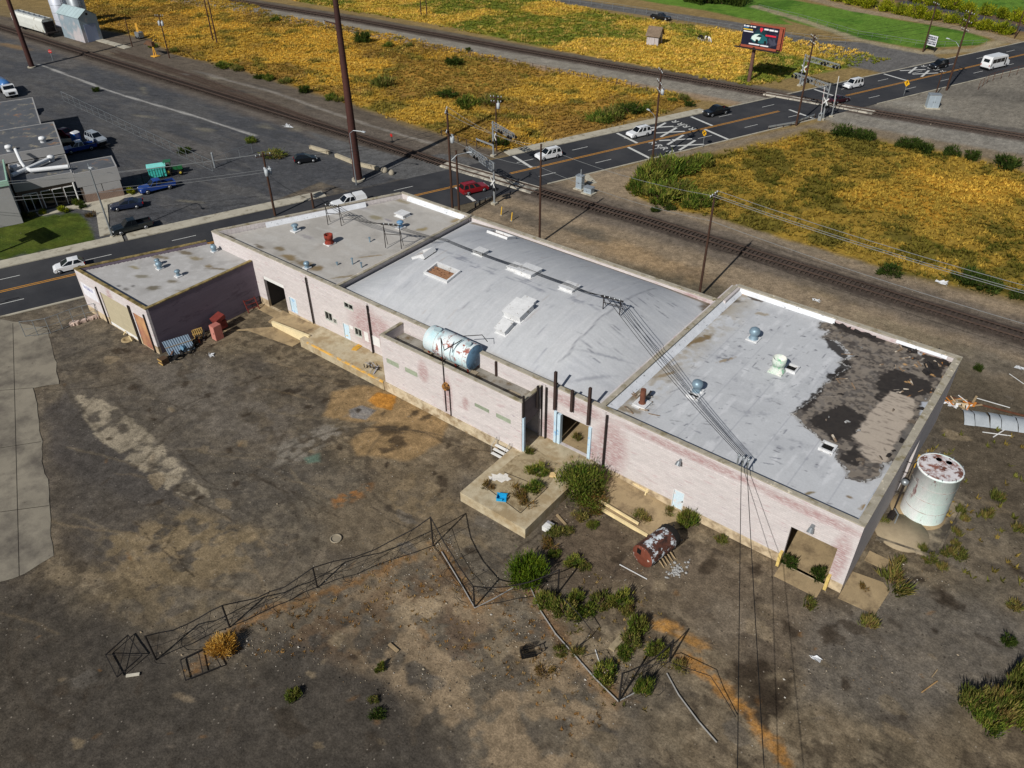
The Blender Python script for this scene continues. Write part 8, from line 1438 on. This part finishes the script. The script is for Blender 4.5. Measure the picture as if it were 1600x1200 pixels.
for k in range(14): b = MB(); a = rz.uniform(0, 3.1); l = rz.uniform(.2, .6); c = p+Vector((rz.gauss(0, .45), rz.gauss(0, .3), rz.uniform(.05, .35))); dv = Vector((math.cos(a)*l, math.sin(a)*l, rz.uniform(-.15, .25))); b.bar(c-dv, c+dv, rz.uniform(.04, .14), .04); b.build('bar', [dark, M('grey_card')][k % 2], T)
# junk along the garage wall
JK = 'junk along the violet garage wall'
T = thing('corrugated_sheet', tuple(G(262, 545)), 'pale blue corrugated sheet leaning on the garage corner', 'metal sheet', JK); a0, a1 = Vector((-73.2, -14.0, 0)), Vector((-72.3, -11.2, 0)); b = MB(); n = 44; vs = []
for i in range(n+1):
    t_ = i/n; q = a0.lerp(a1, t_); w = .05*math.sin(t_*n*1.57); vs += [q+Vector((.7+w, 0, .05)), q+Vector((-.15+w, 0, 1.7))]
b.add(vs, [(2*i, 2*i+2, 2*i+3, 2*i+1) for i in range(n)]); b.build('sheet', M('sheet_blue', (128, 146, 164), .4, .5, var=.15, vs=1.), T); b = MB(); b.bar(a0+Vector((.25, 0, 1.0)), a1+Vector((.25, 0, 1.0)), .06); b.build('batten', ow, T)
p = G(288, 549); T = thing('barrel', tuple(p), 'blue steel barrel tipped over in the junk', 'barrel', JK); d = Vector((.35, -.9, .25)).normalized(); b = MB(); b.lathe([(.29, 0), (.3, .02), (.29, .3), (.31, .32), (.29, .34), (.29, .6), (.31, .62), (.29, .64), (.3, .9), (.29, .92)], p+Vector((-.3, .6, .32)), 18, d); b.build('shell', M('barrel_blue', (64, 98, 122), .5, .2, var=.2, vs=2), T); b = MB(); b.lathe([(.27, 0), (.02, .005)], p+Vector((-.3, .6, .32))+d*.925, 18, d); b.build('lid', M('slate_blue'), T)
T = thing('pallet', tuple(G(318, 522)), 'yellowish wooden pallet leaning upright in the junk', 'pallet', JK); p = G(316, 530)+Vector((-.4, 0, 0)); b = MB(); yw = M('pallet_wood', (176, 144, 84), .9, var=.25, vs=2)
u_ = Vector((.3, .95, 0)).normalized(); lean = Vector((-.5, .1, .86)).normalized()
for k in range(6): c = p+u_*(k*.22-.55); b.nx().bar(c, c+lean*1.2, .1, .03)
for k in range(3): c = p+lean*(.1+.5*k)+Vector((-.05, 0, 0)); b.nx().bar(c-u_*.65, c+u_*.65, .09, .09)
b.each('slat', yw, T)
T = thing('steel_cabinet', tuple(G(337, 530)), 'faded red steel cabinet standing in the sun by the garage wall', 'cabinet', JK); p = G(337, 531); b = MB(); b.box(p.x-.5, p.x+.4, p.y-.1, p.y+.9, 0, 1.9); b.build('case', M('cabinet_red', (168, 104, 94), .7, var=.12, vs=1.), T); b = MB(); b.box(p.x-.47, p.x+.37, p.y-.13, p.y-.105, .06, 1.85); o = b.build('door', M('cabinet_pink', (186, 126, 114), .7, var=.1), T); b = MB(); b.box(p.x+.2, p.x+.25, p.y-.17, p.y-.13, .9, 1.1); b.build('handle', dark, o)
T = thing('machine_hood', tuple(G(340, 508)), 'dark red machine with a tilted hood behind the faded cabinet', 'machine', JK); p = G(346, 520); b = MB(); b.box(p.x-1.1, p.x-.1, p.y-.2, p.y+1.1, .3, 1.3); b.cyl((p.x-.6, p.y-.3, .35), (p.x-.6, p.y+1.2, .35), .33); b.build('body', M('machine_red', (112, 46, 40), .7, var=.25, vs=1.5), T); b = MB(); b.box(-.6, .6, -.9, .5, 0, .5, Matrix.Translation((p.x-.6, p.y+.6, 1.5)) @ Matrix.Rotation(.3, 4, 'X')); b.build('hood', M('machine_red'), T)
T = thing('steel_rack', tuple(G(388, 484)), 'rusty red steel rack leaning near the garage rear corner', 'rack', JK); p = G(389, 489); b = MB()
for x in (0, 1.): b.nx().bar(p+Vector((x*.3, x*1.4, 0)), p+Vector((x*.3-.6, x*1.4, 1.6)), .1)
for z in (.4, .9, 1.4): b.nx().bar(p+Vector((-.4*z, 0, z)), p+Vector((.3-.4*z, 1.4, z)), .07)
b.each('bar', M('machine_red'), T); b = MB(); 
T = thing('yard_railing', tuple(G(400, 475)), 'dark pipe railing beside the garage rear corner', 'railing', JK); b = MB(); q0, q1 = G(395, 482), G(420, 468)
for t_ in (0, .5, 1): c = q0.lerp(q1, t_); b.nx().cyl(c, c+Vector((0, 0, 1.1)), .035)
for z in (.55, 1.1): b.nx().cyl(q0+Vector((0, 0, z)), q1+Vector((0, 0, z)), .03)
b.each('bar', pip, T)
p = G(270, 560)
for k, (x, y, s) in enumerate(((262, 560, .42), (276, 562, .4), (284, 556, .36), (300, 545, .42), (308, 540, .38), (296, 552, .34))):
    c = G(x, y); T = thing('tyre', tuple(c), 'old black tyre in the junk heap by the garage wall', 'tyre', 'old tyres in the junk'); b = MB(); ax = Vector((rz.uniform(-.7, .7), rz.uniform(-.7, .7), 1)).normalized(); pr_ = [(s*.62, -.1), (s*.95, -.11), (s, 0), (s*.95, .11), (s*.62, .1), (s*.55, 0), (s*.62, -.1)]; q = ax.to_track_quat('Z', 'Y'); vs = [c+Vector((0, 0, .14+.2*(k % 2)))+q @ Vector((math.cos(6.283*i/16)*r_, math.sin(6.283*i/16)*r_, z_)) for r_, z_ in pr_ for i in range(16)]
    b.add(vs, [(j*16+i, j*16+(i+1) % 16, (j+1)*16+(i+1) % 16, (j+1)*16+i) for j in range(6) for i in range(16)], True); b.build('casing', tyre, T)
T = thing('scrap_pile', tuple(G(290, 545)), 'dark heap of scrap with bright orange plastic by the garage wall', 'scrap pile', JK)
for k in range(30): b = MB(); c = G(rz.uniform(262, 322), 0, 0) if False else G(268+k*1.8, 556-k*.95+rz.uniform(-5, 4), 0); a = rz.uniform(0, 3.1); l = rz.uniform(.15, .6); dv = Vector((math.cos(a)*l, math.sin(a)*l, rz.uniform(-.1, .4))); c.z = rz.uniform(.12, .6); b.bar(c-dv, c+dv, rz.uniform(.05, .35), .05); b.build('piece', [dark, blk, M('rust_head'), M('dark_scrap'), M('orange_plastic', (226, 78, 34), .5)][k % 5 if k % 10 == 4 or k % 5 != 4 else 1], T)
p = G(252, 567); T = thing('wooden_crate', tuple(p), 'dark wooden crate at the front of the junk', 'crate', JK); b = MB(); b.box(p.x-.1, p.x+.7, p.y-.2, p.y+.6, 0, .7); b.build('box', M('dark_crate', (80, 62, 46), .9, var=.3), T); b = MB(); b.box(p.x-.15, p.x+.75, p.y-.26, p.y-.2, .5, .66); b.nx().box(p.x-.15, p.x+.75, p.y-.26, p.y-.2, .05, .2); b.each('slat', yw, T)
for k, (x, y) in enumerate(((193, 523), (206, 533))): stick((x, y), (x+5, y-9) if k == 0 else (x-5, y-8), .12, cw, ('pale timber leaning at the roller door, left', 'pale timber leaning at the roller door, right')[k], 'timber', 'timber', .3)
p = G(199, 531); b = MB(); b.lathe([(.7, 0), (.66, .12), (.4, .13), (.38, .03), (.02, .02)], p, 18); tag(b.build('cable_drum', M('drum_tan', (150, 132, 100), .9, var=.3)), 'round tan cover plate on the ground by the roller door', 'cover')
b = MB(); p = G(525, 842); b.lathe([(.5, 0), (.52, .1), (.42, .11), (.4, .02)], p, 20); tag(b.build('concrete_ring', M('ring_grey', (140, 130, 112), .9)), 'pale concrete ring flush in the yard soil', 'ring')
# crumpled metal sheets and wood behind the right corner
T = thing('metal_sheeting', tuple(G(1540, 655)), 'crumpled pale grey metal sheets heaped on the grass behind the right corner', 'metal sheets'); a0, a1 = G(1502, 652), G(1625, 668); d = (a1-a0).normalized(); n_ = Vector((-d.y, d.x, 0)); Ln = (a1-a0).length; shp = M('sheet_grey', (186, 192, 196), .45, .4, var=.15, vs=1.); x_ = 0.; rs = random.Random(21)
while x_ < Ln:
    w_ = rs.uniform(.9, 1.7); b = MB(); vs = []; k = 7; hh = rs.uniform(.45, .8)
    for i in range(k+1):
        t_ = i/k; arc = hh*math.sin(math.pi*t_); off = (t_-.5)*2.6
        for e in (0, 1): vs.append(a0+d*(x_+w_*e*.96)+n_*off+Vector((0, 0, .06+arc*(1-.2*e)+.05*math.sin(i*2.1+x_))))
    b.add(vs, [(2*i, 2*i+1, 2*i+3, 2*i+2) for i in range(k)], True); b.build('sheet', shp, T); x_ += w_
T = thing('timber_scrap', tuple(G(1495, 633)), 'litter of broken tan timber behind the right end wall', 'timber scrap')
for k in range(24): c = G(rs.uniform(1482, 1525), 622+rs.uniform(0, 16), .08); 
for k in range(24):
    b = MB(); c = G(1482+rs.uniform(0, 42), 624+rs.uniform(0, 14), rs.uniform(.05, .3)); a = rs.uniform(0, 3.1); l = rs.uniform(.2, .8); b.bar(c-Vector((math.cos(a)*l, math.sin(a)*l, 0)), c+Vector((math.cos(a)*l, math.sin(a)*l, rs.uniform(0, .2))), rs.uniform(.08, .25), .05); b.build('piece', [M('orange_board'), M('beige_board'), white, ow][k % 4], T)
T = thing('yellow_post', tuple(G(1447, 690)), 'short yellow post against the end wall', 'post'); p = Vector((.35, 19., 0)); T.location = p; ROOTM[T.name] = Matrix.Translation(p); b = MB(); b.cyl(p, p+Vector((0, 0, 1.5)), .12); b.build('shaft', M('bollard_yellow'), T)
for i, (x, y, s, lab) in enumerate(((1275, 1030, .3, 'torn white plastic bag in the right lot'), (1482, 632, .5, 'white crumpled cloth behind the right end wall'), (450, 198, .8, 'pale blue white litter blown on the gravel lot'), (330, 555, .3, 'white rag with orange bits near the red cabinet'), (1592, 575, .35, 'white scrap on the gravel at the right edge'), (1276, 470, .4, 'pale slab fragment near the right track'), (1474, 443, .5, 'white stone slab at the near edge of the right field'))):
    g = np.random.default_rng(i); c = G(x, y, .03); n = 14; b = MB(); vs = [c+Vector((g.normal(0, s*.8), g.normal(0, s*.6), abs(g.normal(0, s*.25)))) for k in range(n*3)]; b.add(vs, [(3*k, 3*k+1, 3*k+2) for k in range(n)]); o = b.build('litter', M('litter_white', (210, 212, 214), .7, var=.1)); tag(o, lab, 'litter')
# countless pebbles, chips and trash
g = np.random.default_rng(77); zones = [((620, 900), 120, 60, 420), ((830, 960), 80, 60, 380), ((950, 1040), 70, 50, 330), ((760, 920), 60, 30, 160), ((400, 1000), 120, 40, 260), ((700, 1050), 160, 60, 380), ((520, 720), 140, 60, 140), ((1000, 900), 70, 40, 140), ((1300, 1040), 160, 60, 160), ((300, 560), 60, 20, 60), ((880, 800), 40, 40, 60), ((690, 850), 25, 15, 140), ((1420, 900), 50, 20, 80), ((1450, 440), 90, 20, 120), ((1500, 175), 60, 20, 120)]
VV, FF, CC = [], [], []
for (x, y), sx, sy, n in zones:
    for k in range(n):
        p = G(x+g.normal(0, sx*.6), y+g.normal(0, sy*.6)); s = g.uniform(.018, .065)*(1 if g.uniform() < .95 else 2.)
        if p.y > -.6 and p.y < 28 and -89 < p.x < .4: continue
        a = g.uniform(0, 6.28); o = len(VV); sh = g.uniform(.4, 1)
        for q in range(4): VV.append((p.x+math.cos(a+q*1.57)*s, p.y+math.sin(a+q*1.57)*s*sh, .0 if q % 2 else .02))
        VV.append((p.x, p.y, s*.8)); FF += [(o+q, o+(q+1) % 4, o+4) for q in range(4)]; c = L([(176, 170, 160), (150, 136, 116), (120, 96, 66), (60, 54, 48), (160, 148, 128), (140, 126, 104)][int(g.integers(0, 6))]); CC += [c]*5
structure(meshobj('pebbles', bigmesh('pebbles', np.array(VV), np.array(FF), M('pebble', attr=True, rough=.9, var=.1), np.array(CC))), 'stuff')
